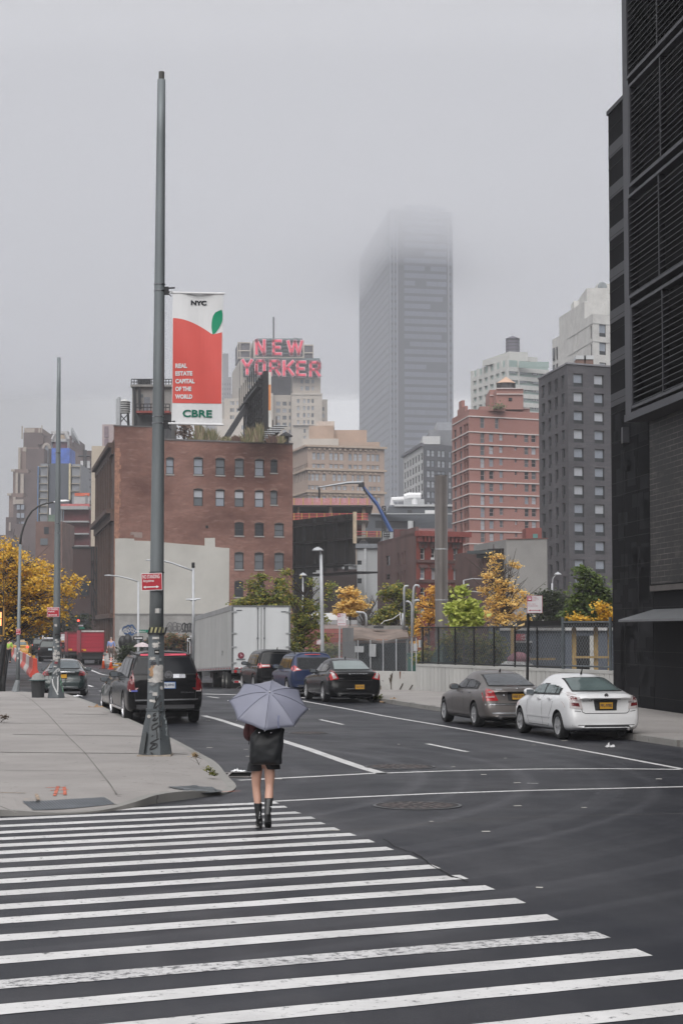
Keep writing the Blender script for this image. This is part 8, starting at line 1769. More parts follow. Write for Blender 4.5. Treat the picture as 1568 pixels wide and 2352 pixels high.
# ---- slender street lamps
def lamp(name,label,Z,pts,rs,head=None,mat_=GALVL,group=None,arm=None,bar=None,extra=None):
    b=pts[0]; base=P(b[0],b[1],Z); g=Vector((base.x,Z,0 if base.z<2.6 else base.z)); t=thing(name,label,'street lamp',g,0,group); L=lambda x,y: P(x,y,Z)-g
    mb=MB(); mb.tube([Vector((0,0,0))]+[L(*p) for p in pts],[rs[0]]+list(rs),8); mb.build('post',mat_,t,smooth=True)
    if arm: mb=MB(); mb.tube([L(*p) for p in arm],.045,6); mb.build('arm',mat_,t,smooth=True)
    if head:
        x,y,dx,s_=head; mb=MB()
        if dx: cobra(mb,L(x,y),dx,s_)
        else: mb.lathe(L(x,y),[(.42*s_,-.10*s_),(.40*s_,-.04*s_),(.26*s_,.10*s_),(.08*s_,.16*s_),(.05*s_,.24*s_)],14)
        mb.build('lamp_head',mat_,t,smooth=True)
    return t,L
la,L=lamp('street_lamp','lamp post with an arm to the left in front of the pale rendered wall',118,[(318,1512),(318,1336)],[.085,.06],(258,1322,-1,.62),arm=[(318,1336),(300,1330),(275,1324),(256,1322)])
lb,L_=lamp('street_lamp','lamp post with crossbar and arm rising behind the trailer',100,[(444,1560),(444,1303)],[.085,.07],None,arm=[(444,1311),(420,1302),(395,1293),(378,1289),(350,1286)])
mb=MB(); mb.tube([L_(428,1377),(L_(460,1375.5))],.05,6); mb.tube([L_(437,1377.5),L_(451,1377)],.085,6); mb.build('crossbar',GALVL,lb); mb=MB(); mb.tube([L_(444,1304),L_(444,1292)],.09,8); mb.build('camera_unit',BLACK,lb); mb=MB(); cobra(mb,L_(352,1287),-1,.5); mb.build('lamp_head',GALVL,lb)
ld,L=lamp('street_lamp','short lamp post behind the trees left of the taller curved lamp',150,[(695,1500),(695.5,1326)],[.08,.055],(696,1320,0,.75))
mb=MB(); mb.tube([L(695.5,1330),L(692,1322),L(696,1319)],.05,6); mb.build('arm',GALVL,ld)
Z=86; lc,L=lamp('street_lamp','tall pale lamp post with a white hooded lamp in front of the trees',Z,[(741,1560),(739,1400),(737,1274)],[.10,.09,.072],(729.5,1262,0,.62))
mb=MB(); mb.tube([L(737,1275),L(735,1266),L(731,1261),L(730,1256)],.05,8); mb.build('arm',GALVL,lc,smooth=True); mb=MB(); mb.tube([L(730,1257),L(730,1251)],.05,8); mb.build('photocell',BLACK,lc)
le,L=lamp('street_lamp','small lamp post behind the green trees left of the black building',140,[(1265,1500),(1267,1340)],[.09,.07],(1280,1318,0,.66)); mb=MB(); mb.tube([L(1267,1342),L(1269,1328),L(1276,1320)],.04,6); mb.build('arm',GALVL,le)
lf2,L=lamp('street_lamp','thin lamp pole with two arms behind the yellow-green tree',150,[(1065,1470),(1064,1333)],[.07,.05],(1073,1344,0,.4)); mb=MB(); mb.tube([L(1064,1333),L(1085,1329),L(1105,1330)],.04,5); mb.tube([L(1064,1361),L(1085,1358.5),L(1105,1360)],.04,5); mb.build('arm',GALVL,lf2)
# conduit goosenecks with coiled cable
Z=88; cg_=thing('conduit_stand','cluster of bent grey conduit poles with coiled black cable above the shed','conduit',P(945,1545,Z)); 
def cz(z): return 1100*.6272+ .24*z
def czy(y): return 2150*.6272+.24*y
C2=lambda x,y: P(cz(x),czy(y),Z)-Vector(cg_.location)
for pts in ([(978,405),(978,250)],[(992,405),(991,10),(1000,-8),(1030,-12)],[(1064,620),(1064,190),(1050,150),(1030,138),(1005,140)],[(1072,470),(1078,60),(1085,0),(1100,-18),(1125,-15),(1135,5)],[(1079,190),(1082,150),(1095,128),(1125,125),(1135,135)]): mb=MB(); mb.tube([C2(*p) for p in pts],.055,7); mb.build('conduit',GALVL,cg_,smooth=True)
mb=MB(); rnd=random.Random(6)
for k,(x0,y0,r_) in enumerate(((965,195,38),(985,200,42),(1010,180,35),(1030,215,28),(980,165,25),(1040,200,18),(1000,150,30))): mb.tube([C2(x0+r_*math.cos(a)*rnd.uniform(.9,1.1),y0+r_*math.sin(a)*rnd.uniform(.75,1)) for a in [2*math.pi*i/14 for i in range(15)]],.022,5)
mb.tube([C2(1165,0),C2(1150,40),C2(1120,80),C2(1128,130),C2(1140,160),C2(1200,190),C2(1300,205),C2(1400,222)],.02,5); mb.build('cable',BLACK,cg_)
mb=MB(); mb.tube([C2(770,355),C2(800,325),C2(880,305),C2(960,250)],.015,5); mb.tube([C2(1285,360),C2(1370,355),C2(1430,325)],.025,5); mb.tube([C2(950,240),C2(955,300),C2(962,360)],.02,5); mb.build('pale_cable',WHITEP,cg_)
cv=thing('conduit_stand','single bent conduit standing on the derelict shed roof','conduit',P(840,1442,91)); mb=MB(); mb.tube([P(cz(x),czy(y),91)-Vector(cv.location) for x,y in ((629,385),(630,290),(622,262),(600,243),(560,242),(530,238))],.06,7); mb.build('conduit',GALVL,cv,smooth=True)
# truck-loading signs on their posts
def loadsign(label,px0,px1,yt,yb,Z,post,pm,out=.06):
    a=P(px0,yb,Z); b=P(px1,yt,Z); W=b.x-a.x; Hh=b.z-a.z; base=P(post[0],post[1],Z); t=thing('sign_post',label,'sign',(base.x,Z,base.z)); o=Vector(t.location)
    mb=MB(); mb.tube([(0,0,0),P(post[2],post[3],Z)-o],post[4],6); mb.build('post',pm,t)
    c=Vector((a.x,Z-out,a.z))-o; mb=MB(); mb.bb(c,c+Vector((W,.01,Hh))); pl=mb.build('sign_plate',mat('sign_white',(.66,.63,.65),.5,.03),t)
    fr=lambda u,z,o_: c+Vector((u,-.002-o_,z)); R_=mat('sign_crimson',(.42,.03,.08),.5); mb=MB()
    def rc(u0,u1,z0,z1,m2=0): mb.add([fr(u,z,.003) for u,z in ((u0,z0),(u1,z0),(u1,z1),(u0,z1))],[(0,1,2,3)],m2)
    for q in ((.01,.99,.0,.012),(.01,.99,.988,1.0),(.0,.02,0,1),(.98,1.0,0,1)): rc(q[0]*W,q[1]*W,q[2]*Hh,q[3]*Hh)
    rc(.03*W,.33*W,.68*Hh,.95*Hh); 
    mb.add([fr(u*W,z*Hh,.006) for u,z in ((.09,.74),(.27,.74),(.27,.90),(.09,.90))],[(0,1,2,3)],1); mb.add([fr(u*W,z*Hh,.009) for u,z in ((.12,.83),(.24,.83),(.24,.88),(.12,.88))],[(0,1,2,3)],0)
    mb.add([fr(u*W,z*Hh,.009) for u,z in ((.12,.72),(.15,.72),(.15,.77),(.12,.77))],[(0,1,2,3)],0); mb.add([fr(u*W,z*Hh,.009) for u,z in ((.21,.72),(.24,.72),(.24,.77),(.21,.77))],[(0,1,2,3)],0)
    rc(.2*W,.8*W,.135*Hh,.165*Hh); mb.add([fr(u*W,z*Hh,.003) for u,z in ((.10,.15),(.22,.10),(.22,.20))],[(0,1,2)]); mb.add([fr(u*W,z*Hh,.003) for u,z in ((.90,.15),(.78,.20),(.78,.10))],[(0,1,2)])
    mb.build('sign_symbol',[R_,WHITEP],pl)
    tm_=mat('sign_faded_red_text',(.50,.22,.27),.5); mb=MB()
    for s_,x0,x1,z0 in (('Truck',.38,.62,.86),('Loading',.38,.74,.765),('Only',.38,.58,.67),('8am-10pm',.06,.56,.47),('Except Sunday',.06,.72,.36)): text_in(mb,s_,x0*W,x1*W,z0*Hh,(z0+.085)*Hh,fr,.0,.003)
    mb.build('sign_lettering',tm_,pl); return t
loadsign('white and crimson truck loading sign on a black post between the two right-hand cars',1209,1244,1368,1408,60.5,(1209.5,1618.5,1212,1409,.05),BLACK,.07)
loadsign('white and crimson loading sign on a grey post beside the derelict shed',774.5,794.5,1408.5,1437,82,(779,1560,780,1437,.035),GALVL,.05)
loadsign('tiny white loading sign low on the tall pale lamp post',727,737,1469,1480,85.6,(737,1500,737,1470,.02),GALVL,.12)
# street-name and one-way signs in front of the rendered wall
sg=thing('street_sign','green street name plate and black one-way arrow on the lamp post by the graffiti wall','sign',P(318,1500,117.6)); o=Vector(sg.location); Zs=117.6
mb=MB(); mb.bb(P(320,1453,Zs)-o,P(345,1446.5,Zs)+Vector((0,.02,0))-o); gp_=mb.build('name_plate',mat('street_sign_green',(.0,.16,.10),.5),sg); mb=MB(); text_in(mb,'Hudson Boulevard',P(322,0,Zs).x-o.x,P(344,0,Zs).x-o.x,P(0,1451.5,Zs).z-o.z,P(0,1448,Zs).z-o.z,flat(0,-.01,0),.0,.004); mb.build('plate_lettering',WHITEP,gp_)
mb=MB(); mb.bb(P(306,1470,Zs)-o,P(329,1461.5,Zs)+Vector((0,.02,0))-o); op=mb.build('one_way_plate',BLACK,sg)
mb=MB(); fr=lambda x,y: P(x,y,Zs)-o+Vector((0,-.012,0)); mb.add([fr(307.5,1465.7),fr(312.5,1468.5),fr(312.5,1467.2),fr(327.5,1467.0),fr(327.5,1464.2),fr(312.5,1464.4),fr(312.5,1463)],[(0,1,2,5,6),(2,3,4,5)]); mb.build('arrow',WHITEP,op)
mb=MB(); text_in(mb,'ONE WAY',P(313.5,0,Zs).x-o.x,P(326,0,Zs).x-o.x,P(0,1466.7,Zs).z-o.z,P(0,1464.7,Zs).z-o.z,flat(0,-.014,0),.0,.004); mb.build('plate_lettering',BLACK,op)
s2=thing('street_sign','one-way sign edge peeping beside the trailer front','sign',P(431,1500,100)); o=Vector(s2.location); mb=MB(); mb.bb(P(428.5,1475,99.8)-o,P(440,1464,99.8)+Vector((0,.02,0))-o); pl_=mb.build('one_way_plate',BLACK,s2); mb=MB(); mb.bb(P(430,1473.5,99.78)-o,P(438,1465.5,99.78)-o+Vector((0,.01,0))); q_=mb.build('plate_inset',WHITEP,pl_); mb=MB(); mb.bb(P(432.5,1471.5,99.75)-o,P(438,1467.5,99.75)-o+Vector((0,.01,0))); mb.build('arrow',BLACK,q_); mb=MB(); mb.tube([(0,0,0),P(431,1475,99.9)-o],.03,5); mb.build('post',GALVL,s2)
# traffic signal down the left street, pedestrian signal at the frame edge
Z=150; tsg=thing('traffic_light','small traffic light showing red above the red trucks','traffic light',P(183,1500,Z)); o=Vector(tsg.location); T_=lambda x,y,dz=0: P(x,y,Z+dz)-o
mb=MB(); mb.tube([T_(183,1522),T_(182,1428)],.07,6); mb.build('post',DARK,tsg); mb=MB(); mb.bb(T_(178.6,1434,-.3),T_(183,1423,-.1)); hb=mb.build('signal_head',BLACK,tsg)
mb=MB(); mb.lathe(T_(180.6,1425.5,-.32),[(.075,0),(.06,.03),(.01,.04)],12,0,Matrix.Rotation(R(90),3,'X')); mb.build('red_lamp',emis('red_signal',(1,.05,.03),6),hb)
mb=MB(); mb.bb(T_(180,1438.5,-.1),T_(191.5,1435,-.05)); mb.build('one_way_plate',GALVL,tsg); mb=MB(); mb.bb(T_(183,1444,-.1),T_(195,1441,-.05)); mb.build('name_plate',mat('street_sign_green',(.0,.16,.10)),tsg)
mb=MB(); mb.tube([T_(182,1428),T_(190,1424.5),T_(215,1437)],.04,5); mb.build('arm',DARK,tsg)
Z=60; psg=thing('pedestrian_signal','yellow pedestrian signal showing a lit orange figure, cut by the left frame edge','pedestrian signal',P(-6,1600,Z)); o=Vector(psg.location); T_=lambda x,y,dz=0: P(x,y,Z+dz)-o
yh=mat('signal_yellow_housing',(.42,.22,.03),.5,.1)
mb=MB(); 
for q in ((T_(-16,1461,-.15),T_(-13.5,1392.5,.1)),(T_(8.7,1461,-.15),T_(11.2,1392.5,.1)),(T_(-13.5,1395,-.15),T_(8.7,1392.5,.1)),(T_(-13.5,1461,-.15),T_(8.7,1458.5,.1))): mb.bb(*q)
hs_=mb.build('housing',yh,psg); mb=MB(); mb.bb(T_(-13.5,1458.5,-.02),T_(8.7,1395,.08)); mb.build('lens_panel',BLACK,hs_)
mb=MB(); mb.bb(T_(1,1420,-.05),T_(4.5,1406,-.03)); mb.bb(T_(.5,1437,-.05),T_(4,1422,-.03)); mb.bb(T_(-7,1420,-.05),T_(-3,1406,-.03)); mb.bb(T_(-8,1437,-.05),T_(-4,1422,-.03)); mb.build('countdown_digits',emis('countdown_orange',(1,.30,.12),2.2),hs_)
mb=MB(); mb.tube([T_(-6,1628),T_(-6,1461)],.07,8); mb.tube([T_(-6,1392),T_(-6,1360)],.07,8); mb.build('post',BLACK,psg)
for (x,w_,lab,h0) in ((9,5.5,'thick black post at the left frame edge',1480),(20,3.4,'thinner black post beside the left frame edge post',1492)):
    g=G(x,1588,.1); t=thing('signal_post',lab,'post',(g.x,74.5,.1)); mb=MB(); mb.tube([(0,0,0),P(x,h0,74.5)-Vector(t.location)],w_*74.5/FL,8); mb.build('post',BLACK,t); mb=MB(); mb.lathe((0,0,0),[(w_*74.5/FL*1.7,0),(w_*74.5/FL*1.7,.35),(w_*74.5/FL*1.1,.6)],10); mb.build('base',BLACK,t)
# litter basket, barriers, cones
g=G(111,1597,.14); lbk=thing('litter_basket','dark domed litter basket half behind the second pole','litter bin',(g.x,67.6,.14)); mb=MB(); mb.lathe((0,0,0),[(.22,0),(.26,.62)],16); mb.build('basket',mat('dark_mesh_basket',(.03,.032,.034),.6),lbk); mb=MB(); mb.lathe((0,0,.6),[(.31,0),(.31,.05),(.24,.06),(.21,.18),(.10,.26),(.02,.28)],16); mb.build('domed_lid',mat('pale_dome',(.22,.22,.21),.5,.2,3),lbk,smooth=True); mb=MB(); mb.lathe((0,0,.6),[(.335,.0),(.335,.035)],16); mb.build('rim',mat('teal_rim',(.06,.10,.10),.5),lbk)
bb_=[(81,1555),(72,1546.5),(64,1538),(56,1530.5),(48.5,1523.5),(42,1517),(36,1511),(31,1506)]
brm=mat('barrier_orange_red',(.55,.06,.035),.5,.15,2); bwm=mat('barrier_white',(.5,.45,.43),.6,.15,2)
for i in range(7):
    a=G(*bb_[i]); b=G(*bb_[i+1]); d=(b-a); L_b=d.length; rz=math.atan2(d.y,d.x)
    t=thing('road_barrier','water-filled road barrier, number %d from the near end, %s'%(i+1,'orange-red' if i%2==0 else 'white'),'barrier',a,rz,'red and white barriers along the left street')
    hh=1.0 if i<3 else .95; m_=MB(); pr=[(-.28,0),(.28,0),(.28,.14),(.13,.42),(.11,hh),(-.11,hh),(-.13,.42),(-.28,.14)]; n=8
    nst=1
    for k in range(1):
        x0,x1=.03,L_b-.03; vs=[(x0,y,z) for y,z in pr]+[(x1,y,z) for y,z in pr]; m_.add(vs,[(j,(j+1)%n,n+(j+1)%n,n+j) for j in range(n)]+[tuple(range(n-1,-1,-1)),tuple(range(n,2*n))])
    m_.build('barrier_body',brm if i%2==0 else bwm,t); m_=MB(); m_.bb((L_b*.3,-.07,hh),(L_b*.4,.07,hh+.13)); m_.bb((L_b*.7,-.05,hh),(L_b*.78,.05,hh+.1)); m_.build('top_lug',mat('yellow_lug',(.5,.28,.05),.6),t)
    m_=MB(); [m_.bb((L_b*q,-.30,.0),(L_b*q+L_b*.12,-.285,hh*.12)) for q in (.2,.7)]; m_.build('forklift_slot',DARK,t)
def cone(px,py,s_,label,slim=False):
    g=G(px,py); t=thing('traffic_cone',label,'traffic cone',(g.x,g.y,0)); om=mat('cone_orange',(.72,.11,.03),.5,.08); r_=.16*s_ if not slim else .10*s_
    mb=MB(); mb.bb((-.2*s_,-.2*s_,0),(.2*s_,.2*s_,.04)); mb.build('base',mat('cone_base_dark',(.12,.03,.02),.6) if slim else om,t)
    mb=MB(); mb.lathe((0,0,.04),[(r_,0),(r_*.15,.72*s_)],14); mb.build('cone',om,t,smooth=True)
    for z0,z1 in ((.42,.52),(.58,.64)): mb=MB(); f_=lambda z: r_*(1-.85*z/.72)*1.04; mb.lathe((0,0,.04),[(f_(z0),z0*s_),(f_(z1),z1*s_)],14); mb.build('reflective_band',WHITEP,t)
cone(255.7,1537,1.02,'orange traffic cone nearest the yellow bundle'); cone(238,1536,1.2,'slim orange cone beside the red truck wheel',True); cone(246,1503,.8,'small distant cone by the brick building',True)
g=G(276,1539); yb_=thing('yellow_bundle','crumpled yellow plastic barrier sections in the gutter','barrier',(g.x,g.y,0)); yb_.scale=(.42,.42,.55); mb=MB(); rnd=random.Random(9)
for k in range(5): mb.box((rnd.uniform(-.6,.8),rnd.uniform(-.3,.3),.22+.13*k),(rnd.uniform(.7,1.3),.4,.16),rnd.uniform(-.4,.4)); 
mb.build('bundle',mat('safety_yellow_plastic',(.50,.26,.03),.5,.2,2),yb_)
# dark fence + hedge at the foot of the brick building
fz=thing('construction_fence','dark hoarding fence with ivy in front of the graffiti wall','fence',P(330,1505,158)); Z=158; o=Vector(fz.location)
mb=MB(); mb.bb(P(281,1512,Z)-o,P(445,1470,Z+.2)-o); mb.build('boards',mat('dark_grey_boards',(.07,.075,.085),.7,.35,.8,streak=True),fz); mb=MB(); [mb.tube([P(x,1512,Z-.2)-o,P(x,1464,Z-.2)-o],.06,5) for x in range(283,445,14)]; mb.build('post',DARK,fz)
for (x,y,r_,lab) in ((282,1466,.28,'black bag hung left on the dark fence'),(294,1462,.28,'black bag hung right on the dark fence')):
    p=P(x,y,157.4); mb=MB(); mb.lathe((0,0,0),[(.1,-.9),(.30,-.7),(.36,-.3),(.3,.0),(.1,.2)],10); o_=mb.build('black_bag',BLACK,smooth=True); o_.location=p; tag(o_,lab,'bag')
pc_=thing('parasol','small pale pink umbrella top behind the large black sport utility','umbrella',P(327,1500,112)); mb=MB(); mb.lathe(P(327,1485,112)-Vector(pc_.location),[(.52,-.02),(.40,.10),(.2,.20),(.02,.25)],10); mb.build('canopy',mat('pale_pink_cloth',(.5,.42,.43),.7,.2,6),pc_); mb=MB(); mb.tube([(0,0,-.6),P(327,1480,112)-Vector(pc_.location)],.015,5); mb.build('shaft',DARK,pc_)
# ================================================================= trees
BARK=mat('dark_bark',(.045,.035,.03),.9,.3,3)
YEL=leafmat('golden_leaves',[(.26,.20,.02),(.58,.34,.03),(.76,.47,.04),(.85,.56,.07),(.62,.36,.03)])
GRN=leafmat('olive_green_leaves',[(.06,.08,.02),(.13,.16,.04),(.22,.24,.06),(.32,.28,.07),(.10,.12,.04)])
GRN2=leafmat('mixed_green_leaves',[(.07,.10,.02),(.14,.19,.04),(.26,.29,.06),(.46,.34,.06),(.20,.24,.05)])
LIM=leafmat('lime_leaves',[(.30,.38,.06),(.52,.58,.12),(.66,.68,.20),(.40,.46,.08)])
APR=leafmat('apricot_leaves',[(.66,.42,.10),(.84,.60,.20),(.9,.68,.28),(.75,.50,.14)])
DKG=leafmat('dark_green_leaves',[(.02,.03,.012),(.04,.055,.02),(.06,.08,.03),(.03,.04,.015)])
ORG=leafmat('orange_leaves',[(.55,.30,.04),(.76,.46,.08),(.84,.55,.14),(.70,.40,.07)])
def tree(label,Z,base,blobs,leaf,nl,lsz,trunk_r=.12,seed=1,clump=.45,group=None,cat='tree',name='tree',bare=0,flat_=.6,droop=0.,depth=None,elong=1.8,mats=None,dens=None):
    """blobs: [(px,py,rx_px,ry_px)] crown lobes; leaves in flattened clumps on limbs"""
    rnd=random.Random(seed); bp=P(base[0],base[1],Z); bp.z=bp.z if bp.z>2.6 else (.14 if name=='weed' else 0.)
    t=thing(name,label,cat,(bp.x,Z,bp.z)); 
    if group: t['group']=group
    k=Z/FL; wood=MB(); lv=MB(); tot=sum(b[2]*b[3] for b in blobs)
    cs=[]
    for (x,y,rx_,ry_) in blobs:
        c=P(x,y,Z)-Vector(t.location); a,b=rx_*k,ry_*k; dp=(depth or a)
        n=max(3,int(nl*rx_*ry_/tot/ (dens or 46)))
        for i in range(n):
            while True:
                v=Vector((rnd.uniform(-1,1),rnd.uniform(-1,1),rnd.uniform(-1,1)))
                if .25<v.length<1: break
            cs.append((Vector((c.x+v.x*a,v.y*dp,c.z+v.z*b)),c))
    # trunk and limbs
    ctr=sum((c[0] for c in cs),Vector())/len(cs); zt_=max(c[0].z for c in cs)
    tp=[Vector((0,0,0)),Vector((ctr.x*.3,0,zt_*.25)),Vector((ctr.x*.7,0,zt_*.5)),Vector((ctr.x,0,zt_*.8))]
    wood.tube(tp,[trunk_r,trunk_r*.8,trunk_r*.55,trunk_r*.2],7)
    def tz(z):
        for a,b in zip(tp,tp[1:]):
            if a.z<=z<=b.z: f_=(z-a.z)/max(1e-4,b.z-a.z); return a.lerp(b,f_)
        return tp[-1]
    for c,bc_ in cs:
        s_=tz(max(zt_*.12,min(c.z-rnd.uniform(.2,.5)*(abs(c.x-ctr.x)+.6),zt_*.78))); mid=s_.lerp(c,.55)+Vector((rnd.uniform(-.15,.15),rnd.uniform(-.15,.15),.12*(c-s_).length*.5))
        if rnd.random()<.55: wood.tube([s_,mid,c],[trunk_r*.28,trunk_r*.16,.008],4,0,False)
    for _ in range(bare):
        a=tz(zt_*rnd.uniform(.3,.75)); d_=Vector((rnd.uniform(-1,1),rnd.uniform(-.5,.5),rnd.uniform(.7,1.8))).normalized(); l_=zt_*rnd.uniform(.2,.5); m_=a+d_*l_*.5+Vector((rnd.uniform(-.2,.2),0,0)); wood.tube([a,m_,a+d_*l_],[trunk_r*.3,trunk_r*.18,.008],4,0,False)
        for q in range(3): e_=m_+Vector((rnd.uniform(-1,1),rnd.uniform(-.5,.5),rnd.uniform(.4,1.2))).normalized()*l_*.35; wood.tube([m_,e_],[trunk_r*.12,.006],4,0,False)
    per=max(6,int(nl/len(cs)))
    for c,_ in cs:
        cr=clump*rnd.uniform(.6,1.3); per_=int(per*rnd.uniform(.5,1.5))
        for i in range(per_):
            v=Vector((rnd.gauss(0,.5)*cr,rnd.gauss(0,.5)*cr,rnd.gauss(0,.5)*cr*flat_)); p=c+v; p.z-=droop*abs(v.x)
            s_=lsz*rnd.uniform(.6,1.3); d1=Vector((rnd.uniform(-1,1),rnd.uniform(-1,1),rnd.uniform(-.7,.5)-droop)).normalized(); n_=Vector((rnd.uniform(-.6,.6),rnd.uniform(-.8,.4),1)).normalized(); d2=d1.cross(n_)
            if d2.length<.05: continue
            d2=d2.normalized()*s_/elong/1.2; d1=d1*s_
            lv.add([p-d1*.5,p-d1*.1-d2,p+d1*.5,p-d1*.1+d2],[(0,1,2,3)],0)
    wood.build('trunk',BARK,t); lv.build('crown',leaf,t); return t
tree('large golden-yellow street tree at the left edge of the picture',108,(2,1520),[(0,1290,55,45),(60,1300,45,40),(20,1350,90,50),(95,1335,60,42),(150,1345,38,24),(60,1400,95,38),(130,1395,45,28),(-50,1340,60,80),(5,1440,60,25),(95,1440,45,14),(30,1262,24,24),(172,1332,16,10)],YEL,17000,.16,.20,3,.55,flat_=.5,droop=.25,depth=2.2)
tree('olive tree behind the trailer roof, left of the others',108,(575,1510),[(560,1382,28,9),(600,1375,26,14),(585,1345,16,14),(600,1322,12,10),(632,1368,20,18),(640,1335,10,9),(662,1385,22,8),(625,1395,50,10)],GRN2,4200,.16,.09,4,.42,flat_=.45)
tree('tall wispy olive tree between the trailer and the pale lamp post',100,(690,1552),[(655,1318,9,12),(662,1345,10,16),(668,1375,12,14),(650,1352,12,12),(700,1420,30,40),(690,1450,40,40),(735,1415,18,30),(675,1500,30,20),(705,1390,18,20),(745,1470,16,16),(715,1345,5,14),(752,1362,10,16),(760,1345,6,10)],GRN2,6000,.13,.13,5,.36,bare=14,flat_=.6)
tree('bushy low olive shrub tree right of the trailer',92,(672,1560),[(660,1500,18,30),(680,1520,25,18),(720,1505,20,18),(760,1505,14,25)],GRN,3000,.14,.09,6,.4)
tree('small apricot-yellow tree above the derelict shed',112,(805,1500),[(800,1365,18,16),(812,1382,22,14),(792,1395,20,12),(825,1392,14,14),(785,1408,18,8),(806,1405,22,8)],APR,3000,.17,.07,7,.38,bare=0,flat_=.45)
tree('bare upright shrub with thin purple twigs beside the whitewashed building',150,(838,1480),[(838,1380,3,3),(846,1395,3,3)],APR,20,.1,.22,8,.2,bare=34,name='bare_tree')
tree('broad green tree between the apricot tree and the red tenement',125,(905,1500),[(905,1350,24,18),(925,1370,26,22),(890,1368,16,16),(900,1405,30,24),(880,1425,30,12),(935,1405,20,24),(870,1422,14,8),(940,1440,14,16)],GRN2,6800,.16,.15,9,.42,flat_=.5,droop=.3)
tree('orange autumn tree just left of the steel chimney pipe',118,(985,1500),[(990,1360,14,18),(980,1395,22,26),(995,1420,20,24),(970,1440,20,20),(962,1478,16,14),(1000,1385,10,30)],ORG,3600,.14,.12,10,.36)
tree('dim green tree right of the steel chimney pipe',135,(1040,1500),[(1040,1370,18,22),(1045,1410,22,26),(1065,1390,10,14)],GRN,2600,.18,.10,11,.45)
tree('bright lime young tree above the black fence',78,(1065,1545),[(1060,1360,7,16),(1055,1385,12,10),(1085,1385,12,12),(1040,1405,14,9),(1095,1408,12,10),(1068,1412,22,18),(1060,1432,26,12),(1100,1430,12,8),(1034,1395,6,4)],LIM,2300,.19,.05,12,.28,flat_=.7,elong=1.35,droop=.3)
tree('orange tree with bare twigs in front of the sooty brownstone',116,(1172,1500),[(1140,1290,16,22),(1125,1325,18,18),(1150,1345,26,22),(1185,1355,22,14),(1135,1385,24,20),(1165,1395,36,26),(1195,1375,16,24),(1150,1420,40,18),(1120,1415,18,14),(1205,1420,16,14),(1185,1300,10,14),(1112,1362,10,20)],APR,5200,.14,.15,13,.38,bare=26)
tree('dark green tree behind the small lamp post',132,(1270,1500),[(1265,1370,30,18),(1250,1400,34,24),(1290,1395,24,26),(1240,1432,40,14),(1300,1430,26,16)],DKG,6500,.19,.15,14,.5)
tree('tall fresh green tree beside the black building',95,(1355,1500),[(1335,1312,16,8),(1350,1320,18,9),(1362,1340,22,14),(1340,1350,22,14),(1380,1362,18,14),(1330,1375,26,16),(1365,1385,30,18),(1320,1405,28,18),(1360,1420,36,16),(1395,1400,14,26)],leafmat('fresh_green_leaves',[(.03,.05,.012),(.08,.13,.03),(.13,.19,.045),(.17,.22,.05),(.06,.09,.02)]),9000,.17,.13,15,.42,bare=4,flat_=.4,droop=.3)
tree('golden shrub at the foot of the black building',88,(1385,1540),[(1390,1420,16,16),(1380,1400,8,14),(1330,1425,20,6)],YEL,1500,.15,.07,16,.35)
tree('green undergrowth behind the black fence',80,(1060,1560),[(1060,1480,26,36),(1100,1500,26,36),(1030,1500,20,40),(1135,1490,18,40),(1080,1540,50,16),(980,1510,24,24),(1140,1530,20,16)],GRN2,8500,.13,.06,17,.38,cat='shrub',name='undergrowth')
tree('sapling of dark leaves between the fence and the sack',74,(1200,1556),[(1200,1534,14,8),(1190,1540,10,6)],DKG,260,.12,.03,18,.25,cat='shrub',name='shrub')
tree('ivy hedge over the dark fence behind the large black sport utility',158,(390,1505),[(365,1468,20,7),(395,1466,25,8),(430,1468,18,8),(385,1480,40,8),(425,1482,20,7)],leafmat('ivy_leaves',[(.05,.07,.03),(.10,.12,.04),(.22,.12,.05),(.28,.10,.06)]),2600,.2,.08,19,.5,cat='hedge',name='hedge')
tree('dark green bush beside the charcoal sedan roof',125,(300,1525),[(292,1495,14,16),(280,1510,10,12),(305,1485,16,14)],DKG,1300,.17,.06,20,.4,cat='shrub',name='shrub')
tree('dark leafless-looking tree mass at the end of the left street',210,(95,1500),[(60,1440,60,26),(110,1455,50,20),(20,1450,50,24),(150,1430,30,24),(190,1430,16,20)],DKG,4500,.3,.3,21,.9)
tree('small autumn sapling with few gold leaves at the left edge',100,(8,1500),[(8,1240,5,5)],YEL,30,.15,.05,22,.3,bare=10)
tree('twiggy brown shrub on the brick building roof beside the banner',210,(424,1012),[(415,990,14,12),(430,985,14,14),(420,978,12,8),(436,998,10,10)],leafmat('russet_twig_leaves',[(.25,.16,.12),(.38,.27,.2),(.3,.2,.15)]),520,.3,.14,23,.7,bare=10,cat='shrub',name='shrub')
tree('green weeds growing out of the left corner kerb',31.5,(482,1774),[(478,1766,4,3),(485,1773,4,3),(492,1780,4,3)],GRN,260,.035,.006,24,.05,cat='weed',name='weed')
tree('dry straw weed in the kerb joint near the pole',33.5,(458,1748),[(450,1738,3,9),(446,1732,2,6)],leafmat('straw',[(.45,.33,.18),(.5,.38,.22)]),70,.09,.006,25,.06,elong=8,cat='weed',name='weed')
tree('small reddish weed at the left frame edge',49.0,(2,1672),[(6,1655,8,10),(12,1648,4,4),(5,1664,8,5)],leafmat('weed_brown',[(.10,.08,.05),(.14,.10,.07),(.2,.13,.1)]),150,.06,.01,26,.09,elong=2.5,cat='weed',name='weed')
tree('small weed tuft on the right pavement edge',66.8,(872,1605),[(872,1602,6,3)],GRN,120,.08,.01,27,.12,cat='weed',name='weed')
tree('weed sprig at the foot of the ribbed wall',76,(1022,1583),[(1024,1572,4,8)],GRN,60,.10,.01,28,.15,cat='weed',name='weed')
